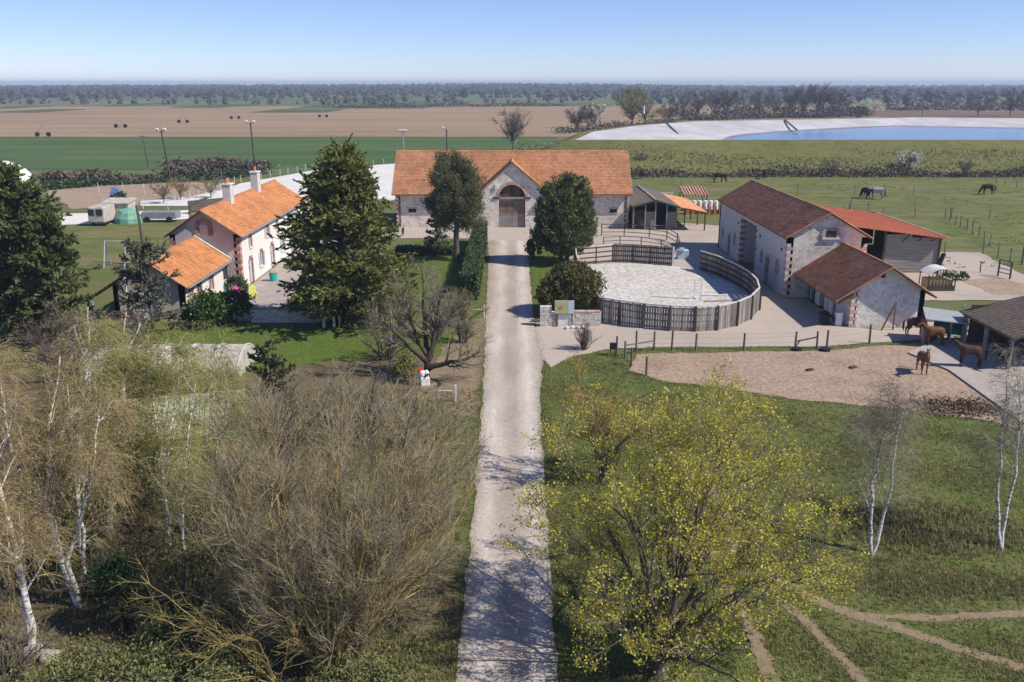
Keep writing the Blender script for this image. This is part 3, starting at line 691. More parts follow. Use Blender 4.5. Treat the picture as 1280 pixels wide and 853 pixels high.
for x in (-ar, ar): m.poly([(x, by0, 0), (x, by0 + .5, 0), (x, by0 + .5, az), (x, by0, az)])
W(m, 'wall', M['stone'], mb_)
# roof
dz = (rz_ - ez) / (ry_ - by0)
ey = by0 - .75; eez = ez - .75 * dz
under = lambda p: abs(p[0]) < gw * (1 - (p[2] - ez) / (gz - ez)) + .05
V, F = tiles((bx0 - .55, ey, eez), (bx1 + .45, ey, eez), (bx1 + .45, ry_, rz_), (bx0 - .55, ry_, rz_), 30, 110, .042, under)
m = MB()
for sgn, yy in ((1, by1 + .45), ):
    m.prism([(bx0 - .5, ry_, rz_ - .03), (bx1 + .4, ry_, rz_ - .03), (bx1 + .4, yy, eez - .03), (bx0 - .5, yy, eez - .03)], (0, 0, -.1))
for (xa, xb) in ((bx0 - .5, -gw - .1), (gw + .1, bx1 + .4)):
    m.prism([(xa, ey + .02, eez - .03), (xb, ey + .02, eez - .03), (xb, ry_, rz_ - .03), (xa, ry_, rz_ - .03)], (0, 0, -.1))
yv = by0 + (gz - ez) / dz
m.prism([(-gw - .1, ry_, rz_ - .03), (-gw - .1, by0, ez - .03), (0, yv, gz - .03), (gw + .1, by0, ez - .03), (gw + .1, ry_, rz_ - .03)], (0, 0, -.1))
rf = W(m, 'roof', M['tile_orange'], mb_)
t = rel(mb_, np_mesh('roof_tiles', V, F, M['tile_orange'], mb_, kind='stuff'))
for sg in (-1, 1):
    gzo = gz + .12
    e0 = (sg * (gw + .3), by0 - .35, ez - .1); e1 = (sg * (gw + .3), by0 + .3, ez - .1)
    V, F = tiles((sg * (gw + .35), by0 - .35, ez - .2), (sg * (gw + .3), by0 + .02, ez - .12), (0, yv + .1, gzo), (0, by0 - .35, gzo), 22, 8, .04)
    rel(mb_, np_mesh('gable_roof_tiles', V, F, M['tile_orange'], mb_, kind='stuff'))
    m = MB(); m.prism([(sg * (gw + .35), by0 - .36, ez - .3), (0, by0 - .36, gzo - .02), (0, by0 - .36, gzo - .2), (sg * (gw + .35), by0 - .36, ez - .48)], (0, .35, 0)); W(m, 'verge_board', M['wood_brown'], mb_)
rel(mb_, ridge_caps((bx0 - .5, ry_, rz_ + .06), (bx1 + .4, ry_, rz_ + .06), 70, .16, mb_, M['tile_orange']))
rel(mb_, ridge_caps((0, by0 - .36, gzo + .04), (0, yv + .1, gzo + .04), 12, .14, mb_, M['tile_orange']))
# arch ring, lintel, doors
m = MB()
for k in range(18):
    a = math.pi * (k + .5) / 18; m.box((math.cos(a) * (ar + .2), by0 + .06, az + math.sin(a) * (ar + .2)), (.4, .18, .31), ry=-a + 0)
W(m, 'arch_bricks', M['brick_pink'], mb_, kind='stuff')
m = MB(); m.box((0, by0 + .1, az + .02), (3.3, .2, .22)); W(m, 'lintel', M['steel'], mb_)
for sg in (-1, 1):
    m = MB(); m.box((sg * 2.05, by0 + .02, az + .02), (.75, .28, .26)); W(m, 'lintel_stone', M['wood_dark'], mb_)
    quoins((M['quoin'], M['brick_pink']), mb_, sg * 1.72, by0 + .14, 0, 3.7, sg, 1, .28, 'door_jamb', .55, .34)
for o in list(mb_.children):
    if o.name.startswith('door_jamb'): rel(mb_, o)
m = MB()
for k in range(9):
    x = -1.52 + k * .38; h = math.sqrt(max(ar * ar - (abs(x) + .17) ** 2, .02)); m.box((x, by0 + .36, az + .13 + h / 2), (.36, .06, h))
W(m, 'fanlight_boards', M['wood_dark'], mb_)
for sg in (-1, 1):
    d = W((lambda q: (q.box((sg * .84, by0 + .42, 1.86), (1.64, .05, 3.7)), q)[1])(MB()), 'door', M['wood_brown'], mb_)
    for k in range(4):
        q = MB(); q.box((sg * (.22 + k * .41), by0 + .37, 2.75), (.385, .05, 1.95)); rel(mb_, q.build('plank', M['wood_brown'], d))
        q = MB(); q.box((sg * (.22 + k * .41), by0 + .36, .88), (.385, .07, 1.72)); rel(mb_, q.build('plank', M['wood_grey'], d))
    for z in (1.76, 3.3):
        q = MB(); q.box((sg * .84, by0 + .32, z), (1.6, .05, .1)); rel(mb_, q.build('rail', M['wood_grey'], d))
for (x, z) in ((-12.9, 2.27), (13.08, 2.22)):
    q = MB(); q.box((x, by0 + .2, z), (.94, .06, .44)); fr = W(q, 'window', M['dark'], mb_)
    q = MB(); q.box((x, by0 - .01, z - .27), (1.25, .16, .1)); q.box((x, by0 - .01, z + .29), (1.3, .14, .14)); rel(mb_, q.build('window_surround', M['brick_pink'], fr))
    q = MB(); q.box((x, by0 + .15, z), (.05, .05, .44)); rel(mb_, q.build('window_bar', M['wood_grey'], fr))
n0 = set(mb_.children)
quoins((M['brick'], M['quoin']), mb_, bx0, by0, 0, 4.9, 1, 1, .28); quoins((M['brick_pink'], M['quoin']), mb_, bx1, by0, 0, 4.9, -1, 1, .28)
for o in set(mb_.children) - n0: rel(mb_, o)
q = MB(); q.tube([(bx1 - .1, by0 - .12, 0), (bx1 - .1, by0 - .12, ez - .3)], .06, 6); W(q, 'downpipe', M['steel'], mb_)
q = MB(); q.box((-2.0, by0 - .12, 5.35), (.35, .2, .5)); W(q, 'wall_lamp', M['white'], mb_)
for xa, xb in ((bx0 - .5, -gw - .35), (gw + .35, bx1 + .4)):
    q = MB(); q.box(((xa + xb) / 2, ey - .03, eez - .06), (xb - xa, .12, .1)); W(q, 'gutter', M['wood_brown'], mb_)

# ---- stone barn on the right
def simple_gable(root, x0, x1, y0, y1, ze0, ze1, xr, zr, wmat, t=.45, gmat=None, holesW=(), holesS=(), holesE=()):
    m = MB(); g = MB()
    wall(m, (x0, y1), (x0, y0), 0, ze0, t, holesW)      # west face
    wall(m, (x1, y0), (x1, y1), 0, ze1, t, holesE)      # east face
    wall(g, (x0, y0), (x1, y0), 0, min(ze0, ze1), t, holesS)
    wall(m, (x1, y1), (x0, y1), 0, min(ze0, ze1), t)
    zl = min(ze0, ze1)
    g.prism([(x0, y0, zl), (x1, y0, zl), (x1, y0, ze1), (xr, y0, zr), (x0, y0, ze0)], (0, t, 0))
    m.prism([(x0, y1, zl), (x0, y1, ze0), (xr, y1, zr), (x1, y1, ze1), (x1, y1, zl)], (0, -t, 0))
    W(m, 'wall', wmat, root); W(g, 'gable_wall', gmat or wmat, root)
def gable_roof(root, x0, x1, y0, y1, ze0, ze1, xr, zr, nc, ncol, mat, lift=.05, wave=0.0, cap=.14):
    m = MB()
    m.prism([(x0, y0, ze0 - .03), (xr, y0, zr - .03), (xr, y1, zr - .03), (x0, y1, ze0 - .03)], (0, 0, -.09))
    m.prism([(xr + .002, y0, zr - .03), (x1, y0, ze1 - .03), (x1, y1, ze1 - .03), (xr + .002, y1, zr - .03)], (0, 0, -.09))
    r = W(m, 'roof', M['wood_brown'], root)
    for (xa, za) in ((x0, ze0), (x1, ze1)):
        V, F = tiles((xa, y0 - .04, za), (xa, y1 + .04, za), (xr, y1 + .04, zr), (xr, y0 - .04, zr), nc, ncol, lift, None, wave)
        rel(root, np_mesh('roof_tiles', V, F, mat, r, kind='stuff'))
    rel(root, ridge_caps((xr, y0 - .05, zr + .05), (xr, y1 + .05, zr + .05), max(8, int((y1 - y0) / .4)), cap, r, M['ridge_tile']))
    for (xa, za) in ((x0, ze0), (x1, ze1)):
        rel(root, ridge_caps((xa, y0 - .02, za + .03), (xr, y0 - .02, zr + .03), 12, cap * .75, r, M['ridge_tile'], 'verge_tiles'))
    return r
def wquoins(root, *a, **k):
    n0 = set(root.children); quoins(a[0], root, *a[1:], **k)
    for o in set(root.children) - n0: rel(root, o)
def opening(root, kind, c, size, axis, mat, depth=.25, sill=None, surround=None, bars=0, label=None):
    """door or window filling set back into a wall hole; axis 'x' = wall faces -X (or +X), 'y' = faces -Y; c = centre on outer face, sg = inward"""
    sg = -1 if axis == 'X' else 1
    ax = axis.lower()
    inw = Vector((sg, 0, 0)) if ax == 'x' else Vector((0, 1, 0)); al = Vector((0, 1, 0)) if ax == 'x' else Vector((1, 0, 0))
    dim = lambda w, t, h: (t, w, h) if ax == 'x' else (w, t, h)
    c = Vector(c); w, h = size
    q = MB(); q.box(c + inw * depth, dim(w + .02, .06, h + .02)); o = W(q, kind, mat, root)
    if label: o['label'] = label
    if surround:
        q = MB(); n = max(2, int(h / .28))
        for k in range(n):
            for s_ in (-1, 1):
                l = .3 if k % 2 else .2; q.box(c + inw * .02 + al * s_ * (w / 2 + l / 2 - .01) + Vector((0, 0, -h / 2 + h * (k + .5) / n)), dim(l, .1, h / n - .02))
        nl = max(3, int(w / .16))
        for k in range(nl): q.box(c + inw * .02 + al * (-w / 2 + w * (k + .5) / nl) + Vector((0, 0, h / 2 + .15)), dim(w / nl - .02, .12, .3))
        rel(root, q.build('surround', surround, o))
    if sill:
        q = MB(); q.box(c - inw * .03 + Vector((0, 0, -h / 2 - .06)), dim(w + .3, .2, .1)); rel(root, q.build('sill', sill, o))
    if kind == 'window':
        q = MB(); q.box(c + inw * (depth - .05), dim(.06, .05, h)); 
        for s_ in (-1, 1): q.box(c + inw * (depth - .05) + al * s_ * (w / 2 - .03), dim(.06, .052, h))
        for s_ in (-1, 1): q.box(c + inw * (depth - .05) + Vector((0, 0, s_ * (h / 2 - .03))), dim(w - .13, .05, .06))
        rel(root, q.build('window_frame', M['white'] if bars == 0 else M['wood_brown'], o))
    return o
rb = thing('stone_barn', 'long stone barn with brown tiled roof standing right of the round pen', 'barn', (27, 89, 0))
X0, X1, Y0, Y1, XR = 23.7, 30.5, 76.3, 102.2, 27.1
L_ = Y1 - Y0
sW = lambda y: Y1 - y
hW = [(sW(100.6), sW(99.9), 1.55, 2.35), (sW(97.4), sW(96.6), 0, 2.1), (sW(95.0), sW(94.2), 1.6, 2.5), (sW(92.4), sW(86.3), 0, 4.75), (sW(84.3), sW(83.6), 1.7, 2.6), (sW(82.4), sW(81.5), 0, 2.5), (sW(79.3), sW(78.4), 1.6, 2.7)]
simple_gable(rb, X0, X1, Y0, Y1, 5.35, 5.35, XR, 7.36, M['render_grey'], .5, M['stone'], hW)
gable_roof(rb, X0 - .32, X1 + .32, Y0 - .3, Y1 + .3, 5.32, 5.32, XR, 7.5, 16, 60, M['tile_brown'], .02, 0)
for (y, zc, w, h, k) in ((100.25, 1.95, .7, .8, 'window'), (97, 1.05, .8, 2.1, 'door'), (94.6, 2.05, .8, .9, 'window'), (83.95, 2.15, .7, .9, 'window'), (81.95, 1.25, .9, 2.5, 'door'), (78.85, 2.15, .9, 1.1, 'window')):
    opening(rb, k, (X0, y, zc), (w, h), 'x', M['wood_dark'] if k == 'door' else M['glass'], .22, M['quoin'], M['brick_pink'])
m = MB()   # recessed porch: back wall, side walls, arched dark doorway
m.box((X0 + 2.4, 89.35, 2.4), (.2, 6.3, 4.8)); m.box((X0 + 1.4, 92.5, 2.4), (1.9, .2, 4.8)); m.box((X0 + 1.4, 86.2, 2.4), (1.9, .2, 4.8)); m.box((X0 + 1.4, 89.35, 4.85), (1.9, 6.3, .08))
W(m, 'porch_wall', M['render_pink'], rb)
m = MB(); pr = [(X0 + 2.24, 88.0 + 1.0, .05), (X0 + 2.24, 88.0 - 1.0, .05)] + [(X0 + 2.24, 88.0 - math.cos(a) * 1.0, 2.7 + math.sin(a) * 1.0) for a in [math.pi * k / 10 for k in range(11)]]
m.prism(pr, (.05, 0, 0)); W(m, 'arched_door', M['dark'], rb)
m = MB()
for k in range(12):
    a = math.pi * (k + .5) / 12; m.box((X0 + 2.22, 88 - math.cos(a) * 1.14, 2.7 + math.sin(a) * 1.14), (.12, .28, .3), rx=0)
W(m, 'arch_bricks', M['brick'], rb, kind='stuff')
for y in (84.9, 77.8, 93.3):
    m = MB(); m.box((X0 - .03, y, 4.05), (.1, .22, .22)); W(m, 'vent', M['dark'], rb)
for (y, s_) in ((92.4, 1), (86.3, -1)): wquoins(rb, (M['brick'], M['quoin']), X0, y, 0, 4.7, 1, s_, h=.3, name='porch_jamb')
wquoins(rb, (M['brick_pink'], M['quoin']), X0, Y0, 0, 4.9, 1, 1, h=.3); wquoins(rb, (M['brick_pink'], M['quoin']), X1, Y0, 0, 4.9, -1, 1, h=.3)
wn = MB(); wn.box((27.3, Y0 - .03, 5.62), (.95, .06, .58)); o = W(wn, 'window', M['wood_dark'], rb)
m = MB()
for s_ in (-1, 1):
    for k in range(3): m.box((27.3 + s_ * (.6 + (k % 2) * .06), Y0 - .04, 5.42 + k * .22), (.26 + .12 * (k % 2), .14, .2))
for k in range(5): m.box((27.3 - .5 + k * .25, Y0 - .04, 6.06), (.22, .14, .26))
rel(rb, m.build('surround', M['brick_pink'], o)); m = MB(); m.box((27.3, Y0 - .08, 5.25), (1.5, .2, .14)); rel(rb, m.build('sill', M['quoin'], o))

# ---- low stable block built against its gable
ex = thing('stable_block', 'low white stone stable with brown tiled roof against the gable of the long barn', 'stable', (28.5, 71, 0))
simple_gable(ex, 25.85, 31.4, 66.4, 76.2, 3.05, 3.0, 28.45, 4.72, M['render_white'], .4, M['stone_white'], [(76.2 - 75.9, 76.2 - 73.6 - .9, 0, 2.2), (76.2 - 73.0 - .35, 76.2 - 72.2, 0, 2.1), (76.2 - 71.6, 76.2 - 70.7, 0, 2.1), (76.2 - 70.2, 76.2 - 69.5, 0, 2.1)])
gable_roof(ex, 24.4, 32.0, 65.75, 76.25, 2.2, 2.55, 28.45, 4.84, 13, 25, M['tile_brown'], .026, 0)
opening(ex, 'door', (25.85, 75.1, 1.1), (1.55, 2.2), 'x', M['teal'], .2, label='dark teal stable door')
opening(ex, 'door', (25.85, 72.43, 1.05), (.45, 2.1), 'x', M['wood_dark'], .2); opening(ex, 'door', (25.85, 71.15, 1.05), (.9, 2.1), 'x', M['white'], .15, label='white painted stable door'); opening(ex, 'door', (25.85, 69.85, 1.05), (.7, 2.1), 'x', M['dark'], .25)
wquoins(ex, (M['brick_pink'], M['quoin']), 25.85, 66.4, 0, 3.0, 1, 1, h=.28)
m = MB(); m.box((28.0, 66.3, 4.1), (.3, .08, .3)); W(m, 'vent', M['dark'], ex)
m = MB(); m.bar((24.6, 66.2, 2.05), (24.6, 76.2, 2.05), .14); m.bar((24.7, 66.1, 2.0), (25.85, 66.1, 2.75), .14); W(m, 'eave_beam', M['wood_brown'], ex)
m = MB(); m.bar((28.9, 65.6, .02), (28.9, 65.6, 2.2), .09); m.bar((28.0, 65.5, .05), (28.88, 65.6, 2.1), .1); tag(m.build('leaning_post', M['wood_brown']), 'wooden post with slanting brace in front of the white stable gable', 'post')
m = MB(); m.box((25.2, 67.0, .55), (.5, .5, 1.1)); o = tag(m.build('white_bin', M['white'], bevel=.04), 'small white bin at the near corner of the stable', 'bin')
m = MB()
for k in range(6): m.box((24.5 + random.uniform(-.3, .3), 67.3 + random.uniform(-.5, .5), .2 + k * .12), (.5, .6, .35), rz=random.random())
tag(m.build('clutter_pile', M['black'], bevel=.03), 'heap of dark clutter under the stable eave', 'clutter')

# ---- grey plank shed with orange metal roof
gs = thing('plank_shed', 'grey plank shed with bright orange sheet roof behind the stone barn', 'shed', (36, 90, 0))
zroof = lambda x: 5.1 - (x - 30.6) * (5.1 - 3.62) / (42.2 - 30.6)
n = 13
for k in range(n):
    z0 = .15 + k * .31; top = zroof(36.6) - .12
    if z0 + .3 > zroof(41.9) - .1:
        xe = 30.6 + (5.1 - .15 - z0 - .3) / ((5.1 - 3.62) / 11.6)
        if xe < 36.9: continue
        xe = min(xe, 41.9)
    else: xe = 41.9
    m = MB(); m.box(((36.5 + xe) / 2, 87.0 + random.uniform(-.02, .02), z0 + .15), (xe - 36.5, .05, .295)); W(m, 'plank', M['wood_grey'], gs)
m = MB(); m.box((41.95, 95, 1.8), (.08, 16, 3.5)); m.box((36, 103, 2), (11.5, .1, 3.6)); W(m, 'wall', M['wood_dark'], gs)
for x in (36.45, 41.9):
    m = MB(); m.bar((x, 86.9, 0), (x, 86.9, zroof(x) - .1), .16); W(m, 'post', M['wood_dark'], gs)
m = MB(); m.prism([(30.55, 86.2, zroof(30.6)), (42.4, 86.2, zroof(42.4)), (42.4, 104, zroof(42.4)), (30.55, 104, zroof(30.6))], (0, 0, -.07))
for k in range(24): m.bar((30.7 + k * .49, 86.2, zroof(30.7 + k * .49) + .02), (30.7 + k * .49, 104, zroof(30.7 + k * .49) + .02), .06, .05)
W(m, 'roof', M['metal_orange'], gs)
m = MB(); m.bar((42.42, 86.2, 3.62), (42.42, 104, 3.62), .14, .12); W(m, 'roof_trim', M['offwhite'], gs)
for x in (38.2, 39.6, 40.9):
    m = MB(); m.bar((x, 86.85, 3.2), (x + .35, 86.3, zroof(x) - .15), .1); W(m, 'bracket', M['wood_dark'], gs)
m = MB(); m.bar((41.7, 86.6, .1), (42.4, 86.9, 2.0), .5, .08); tag(m.build('leaning_board', M['wood_dark']), 'dark board leaning on the corner of the grey plank shed', 'board')

# ---- open wooden stable beside the main barn
ws = thing('wooden_stable', 'weathered wooden stable with brown shingle roof beside the long main barn', 'stable', (18.5, 118, 0))
m = MB(); y0, y1 = 114.6, 131
m.prism([(15.3, y0 - .6, 3.0), (18.25, y0 - .6, 3.85), (18.25, y1, 3.85), (15.3, y1, 3.0)], (0, 0, -.1)); m.prism([(18.26, y0 - .6, 3.85), (21.2, y0 - .6, 3.05), (21.2, y1, 3.05), (18.26, y1, 3.85)], (0, 0, -.1)); W(m, 'roof', M['shingle'], ws)
m = MB(); m.bar((18.25, y0 - .65, 3.9), (18.25, y1, 3.9), .3, .06); W(m, 'ridge_board', M['wood_grey'], ws)
for s_, xa in ((1, 15.3), (-1, 21.2)):
    m = MB(); m.bar((xa, y0 - .62, 2.94), (18.25, y0 - .62, 3.78), .06, .2); W(m, 'verge_board', M['wood_dark'], ws)
xs_ = [15.5, 17.0, 18.3, 19.75, 21.0]
for x in xs_:
    m = MB(); m.bar((x, y0 - .3, 0), (x, y0 - .3, 3.0 + (1 - abs(x - 18.25) / 3) * .7), .16); W(m, 'post', M['wood_grey'], ws)
for x, h0, h1 in ((17.65, .1, 2.3), (20.4, .1, 2.3)):
    for k in range(8):
        m = MB(); m.box((x, y0, h0 + (h1 - h0) * (k + .5) / 8), (1.25, .05, (h1 - h0) / 8 - .015)); W(m, 'plank', M['wood_grey'], ws)
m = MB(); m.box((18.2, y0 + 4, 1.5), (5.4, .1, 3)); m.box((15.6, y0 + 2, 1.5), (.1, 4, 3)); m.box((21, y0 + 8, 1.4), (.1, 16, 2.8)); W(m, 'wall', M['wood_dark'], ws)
for k in range(7):
    m = MB(); m.box((15.72 + k * .19, y0 + .05, 1.35), (.15, .05, 2.3)); W(m, 'slat', M['wood_dark'], ws)
m = MB(); m.box((18.2, y0, .55), (5.6, .1, .1)); W(m, 'rail', M['wood_grey'], ws)
cp = thing('tiled_canopy', 'orange tiled lean-to canopy on wooden posts at the far side of the yard', 'canopy', (23, 115, 0))
V, F = tiles((24.7, 113.2, 2.35), (24.7, 128, 2.35), (21.3, 128, 3.0), (21.3, 113.2, 3.0), 12, 45, .05, None, .03)
m = MB(); m.prism([(24.7, 113.25, 2.32), (21.3, 113.25, 2.97), (21.3, 128, 2.97), (24.7, 128, 2.32)], (0, 0, -.1)); r = W(m, 'roof', M['wood_brown'], cp)
rel(cp, np_mesh('roof_tiles', V, F, M['tile_orange'], r, kind='stuff'))
for (x, y) in ((24.5, 113.6), (24.5, 118.2), (24.5, 122.8), (24.5, 127.4), (21.9, 113.6), (21.9, 119)):
    m = MB(); m.bar((x, y, 0), (x, y, 2.3), .15); W(m, 'post', M['wood_dark'], cp)
# stack behind the canopy
q = thing('bale_shelter', 'small shelter with pink ribbed roof behind the orange canopy', 'shelter', (27.5, 140, 0))
m = MB(); m.prism([(25.5, 134.5, 2.0), (29.4, 134.5, 2.0), (29.4, 138.5, 2.9), (25.5, 138.5, 2.9)], (0, 0, -.1)); W(m, 'roof', M['brick_pink'], q)
m = MB()
for k in range(9): m.bar((25.7 + k * .44, 134.4, 2.06), (25.7 + k * .44, 138.5, 2.96), .16, .1)
W(m, 'roof_rib', M['ridge_tile'], q)
for x in (25.7, 29.2):
    for y in (135, 138): m = MB(); m.bar((x, y, 0), (x, y, 2), .14); W(m, 'post', M['wood_dark'], q)
for k in range(5):
    m = MB(); m.tube([(26.2 + k * .9, 131.6, .72), (26.2 + k * .9, 133.2, .72)], .6, 10)
    tag(m.build('straw_bale', M['straw']), ('leftmost', 'second', 'middle', 'fourth', 'rightmost')[k] + ' brown straw bale behind the row of white barrels', 'bale', 'straw bales behind the barrels')
q = thing('barrel_rack', 'row of white barrels on an orange rack at the back of the yard', 'rack', (27.5, 128, 0))
for k in range(6):
    m = MB(); m.tube([(25.3 + k * .78, 128.8, .5), (25.3 + k * .78, 128.8, .6), (25.3 + k * .78, 128.8, 1.85), (25.3 + k * .78, 128.8, 1.95)], [.3, .34, .34, .28], 12); W(m, 'barrel', M['white'], q)
m = MB(); m.box((27.3, 128.4, .35), (5.0, .12, .7)); 
W(m, 'rack_board', M['terracotta'], q)
for k in range(7): m = MB(); m.box((24.95 + k * .78, 128.3, .75), (.1, .16, 1.5)); W(m, 'upright', M['red'], q)
m = MB(); wall(m, (20.5, 140), (25, 139.4), 0, 1.8, .25); tag(m.build('garden_wall', M['white']), 'low whitewashed wall behind the orange canopy', 'wall')

# ---- farmhouse on the left
fh = thing('farmhouse', 'two storey white farmhouse with orange roof and two chimneys', 'house', (-27.5, 92, 0))
FX0, FX1, FY0, FY1, FXR = -30.6, -24.4, 79.5, 104.6, -27.5
sE = lambda y: y - FY0
ups = [82.9, 88.9, 92.7, 97.5, 101.5]; lows = [82.5, 86.2, 90.2, 94.5, 98.8]
hE = [(sE(y) - .35, sE(y) + .35, 3.35, 4.35) for y in ups] + [(sE(y) - .5, sE(y) + .5, 0 if k % 2 == 0 else .9, 2.3) for k, y in enumerate(lows)]
simple_gable(fh, FX0, FX1, FY0, FY1, 5.1, 5.1, FXR, 7.15, M['render_white'], .5, M['render_pink'], (), (), hE)
gable_roof(fh, FX0 - .35, FX1 + .4, FY0 - .4, FY1 + .4, 4.95, 4.93, FXR, 7.28, 18, 80, M['tile_new'], .045, .02)
for y in ups: opening(fh, 'window', (FX1, y, 3.85), (.7, 1.0), 'X', M['glass'], .2, M['quoin'], M['brick'])
for k, y in enumerate(lows):
    if k % 2 == 0: opening(fh, 'door', (FX1, y, 1.15), (1.0, 2.3), 'X', M['paleblue'], .2, None, M['brick'])
    else: opening(fh, 'window', (FX1, y, 1.6), (1.0, 1.4), 'X', M['glass'], .2, M['quoin'], M['brick'])
for k, y in enumerate(lows[1::2] + ups[1:2]):
    for s_ in (-1, 1):
        m = MB(); m.box((FX1 + .04, y + s_ * .85, 1.6 if k < 2 else 3.85), (.05, .4, 1.4 if k < 2 else 1.0)); W(m, 'shutter', M['paleblue'], fh)
wquoins(fh, (M['brick'], M['brick_pink']), FX1, FY0, 0, 4.9, -1, 1, h=.3); wquoins(fh, (M['brick'], M['brick_pink']), FX0, FY0, 0, 4.9, 1, 1, h=.3)
m = MB(); m.box((-27.45, FY0 - .03, 5.55), (.75, .08, .8)); o = W(m, 'window', M['render_pink'], fh); o['label'] = 'bricked up gable window'
m = MB()
for k in range(6):
    a = math.pi * (k + .5) / 6; m.box((-27.45 + math.cos(a) * .62, FY0 - .05, 5.75 + math.sin(a) * .55), (.3, .14, .32), ry=-a)
for s_ in (-1, 1):
    for k in range(3): m.box((-27.45 + s_ * (.55 + .06 * (k % 2)), FY0 - .05, 5.1 + k * .26), (.36, .14, .22))
rel(fh, m.build('brick_arch', M['brick'], o, kind='stuff'))
m = MB(); m.tube([(FX1 + .42, FY0 - .3, 4.86), (FX1 + .42, FY1 + .3, 4.86)], .09, 6); W(m, 'gutter', M['steel'], fh)
for (y, zt_, pots) in ((86.6, 8.75, 2), (96.2, 9.0, 1)):
    m = MB(); m.box((FXR + .25, y, (zt_ + 6.2) / 2), (.75, 1.1, zt_ - 6.2)); c = W(m, 'chimney', M['render_grey'], fh)
    m = MB(); m.box((FXR + .25, y, zt_ + .05), (.9, 1.25, .12)); rel(fh, m.build('chimney_cap', M['white'], c))
    for k in range(pots): m = MB(); m.tube([(FXR + .25, y - .25 * (pots - 1) + .5 * k, zt_ + .1), (FXR + .25, y - .25 * (pots - 1) + .5 * k, zt_ + .6)], [.16, .12], 8); rel(fh, m.build('chimney_pot', M['terracotta'], c))
m = MB(); m.bar((FXR - .3, 86.8, 7.2), (FXR - .3, 86.8, 10.2), .05)
for k in range(4): m.bar((FXR - .7, 86.8, 9.2 + k * .3), (FXR + .1, 86.8, 9.2 + k * .3), .03)
W(m, 'aerial', M['steel'], fh)
# annex
an = thing('house_annex', 'single storey white annex with orange roof on the near end of the farmhouse', 'house', (-28.3, 74, 0))
simple_gable(an, -31.2, -25.7, 68.4, 79.4, 2.95, 2.95, -28.3, 4.7, M['render_white'], .4, M['render_pink'], (), [(2.2, 3.4, 0, 2.1)],
     [(1.2, 2.0, 1.0, 2.2), (3.2, 4.0, .2, 2.3), (6.2, 7.0, 1.0, 2.2)])
gable_roof(an, -31.7, -25.2, 68.05, 79.42, 2.75, 2.78, -28.3, 4.88, 12, 34, M['tile_new'], .05, .02)
for (s_, z, h) in ((1.6, 1.6, 1.2), (3.6, 1.25, 2.1), (6.6, 1.6, 1.2)): opening(an, 'window' if h < 2 else 'door', (-25.7, 68.4 + s_, z), (.8, h), 'X', M['glass'] if h < 2 else M['wood_dark'], .18, M['quoin'] if h < 2 else None, M['brick'])
opening(an, 'door', (-31.2 + 2.8, 68.4, 1.05), (1.2, 2.1), 'y', M['paleblue'], .2)
m = MB(); m.box((-25.66, 78.6, 1.7), (.08, .7, .9)); W(m, 'side_window', M['glass'], an)
m = MB(); m.bar((-31.6, 79.3, 2.86), (-28.3, 79.3, 5.0), .25, .1); m.bar((-28.3, 79.3, 5.0), (-25.2, 79.3, 2.9), .25, .1); W(m, 'flashing', M['render_grey'], an)
m = MB(); m.tube([(-25.16, 68.2, 2.7), (-25.16, 79.3, 2.7)], .08, 6); W(m, 'gutter', M['steel'], an)
ar_ = thing('porch_roof', 'open tiled porch at the left end of the annex', 'porch', (-31, 67, 0))
V, F = tiles((-32.4, 66.4, 2.2), (-32.4, 68.1, 2.2), (-29.2, 68.1, 4.2), (-29.2, 66.4, 4.2), 9, 5, .05)
m = MB(); m.prism([(-32.4, 66.4, 2.17), (-29.2, 66.4, 4.17), (-29.2, 68.05, 4.17), (-32.4, 68.05, 2.17)], (0, 0, -.1)); r = W(m, 'roof', M['wood_dark'], ar_); rel(ar_, np_mesh('roof_tiles', V, F, M['tile_new'], r, kind='stuff'))
for x in (-32.1, -29.4): m = MB(); m.bar((x, 66.6, 0), (x, 66.6, 2.3 if x < -31 else 4), .14); W(m, 'post', M['white'], ar_)

# ================================================================== trees and plants
def conifer(name, label, loc, h, rad, nb, mt, mb, prof=None, spr=16, ls=.34, droop=-.05, lean=(0, 0), z0=.08, up=.15, cat='conifer', dens=11, group=None):
    x, y, _ = loc
    P, r = stems([[(x, y, 0), (x + lean[0] * .5, y + lean[1] * .5, h * .5), (x + lean[0], y + lean[1], h * .98)]], [(h * .022, .02)], 14)
    prof = prof or (lambda t: (1 - t) ** .8)
    t = np.sort(rng.uniform(z0, 1, nb)); az = rng.uniform(0, 2 * np.pi, nb)
    L = np.array([prof(a) for a in t]) * rad * rng.uniform(.6, 1.12, nb)
    K = 6; base = np.stack([np.interp(t * 13, np.arange(14), P[0, :, k]) for k in range(3)], 1)
    d = np.stack([np.cos(az), np.sin(az), np.full(nb, up) + t * .35], 1); d = norm(d); Q = [base]
    for k in range(K - 1):
        d = norm(d + np.array([0, 0, droop]) + rng.normal(size=d.shape) * .06); Q.append(Q[-1] + d * (L / (K - 1))[:, None])
    Q = np.stack(Q, 1); Rb = np.linspace(1, .15, K)[None] * (.012 + .018 * L)[:, None]
    S, RS = grow(Q, Rb, spr, .15, 1, (.5, 1.1), rad * .28, 4, droop * .6, .1, .5, .3, .55, .75)
    C = along(S, dens); dirs = np.repeat(norm(S[:, -1] - S[:, 0]), dens, 0)
    lv = leaves(C, ls, .36, dirs * 1.1 + np.array([0, 0, .15]), .55)
    tip = along(Q, 14); lv2 = leaves(tip, ls, .4, np.repeat(norm(Q[:, -1] - Q[:, 0]), 14, 0), .8)
    return tree_obj(name, label, cat, loc, join([tube_np(P, r, 8), tube_np(Q, Rb, 4)]), join([lv, lv2]), mt, mb, group)
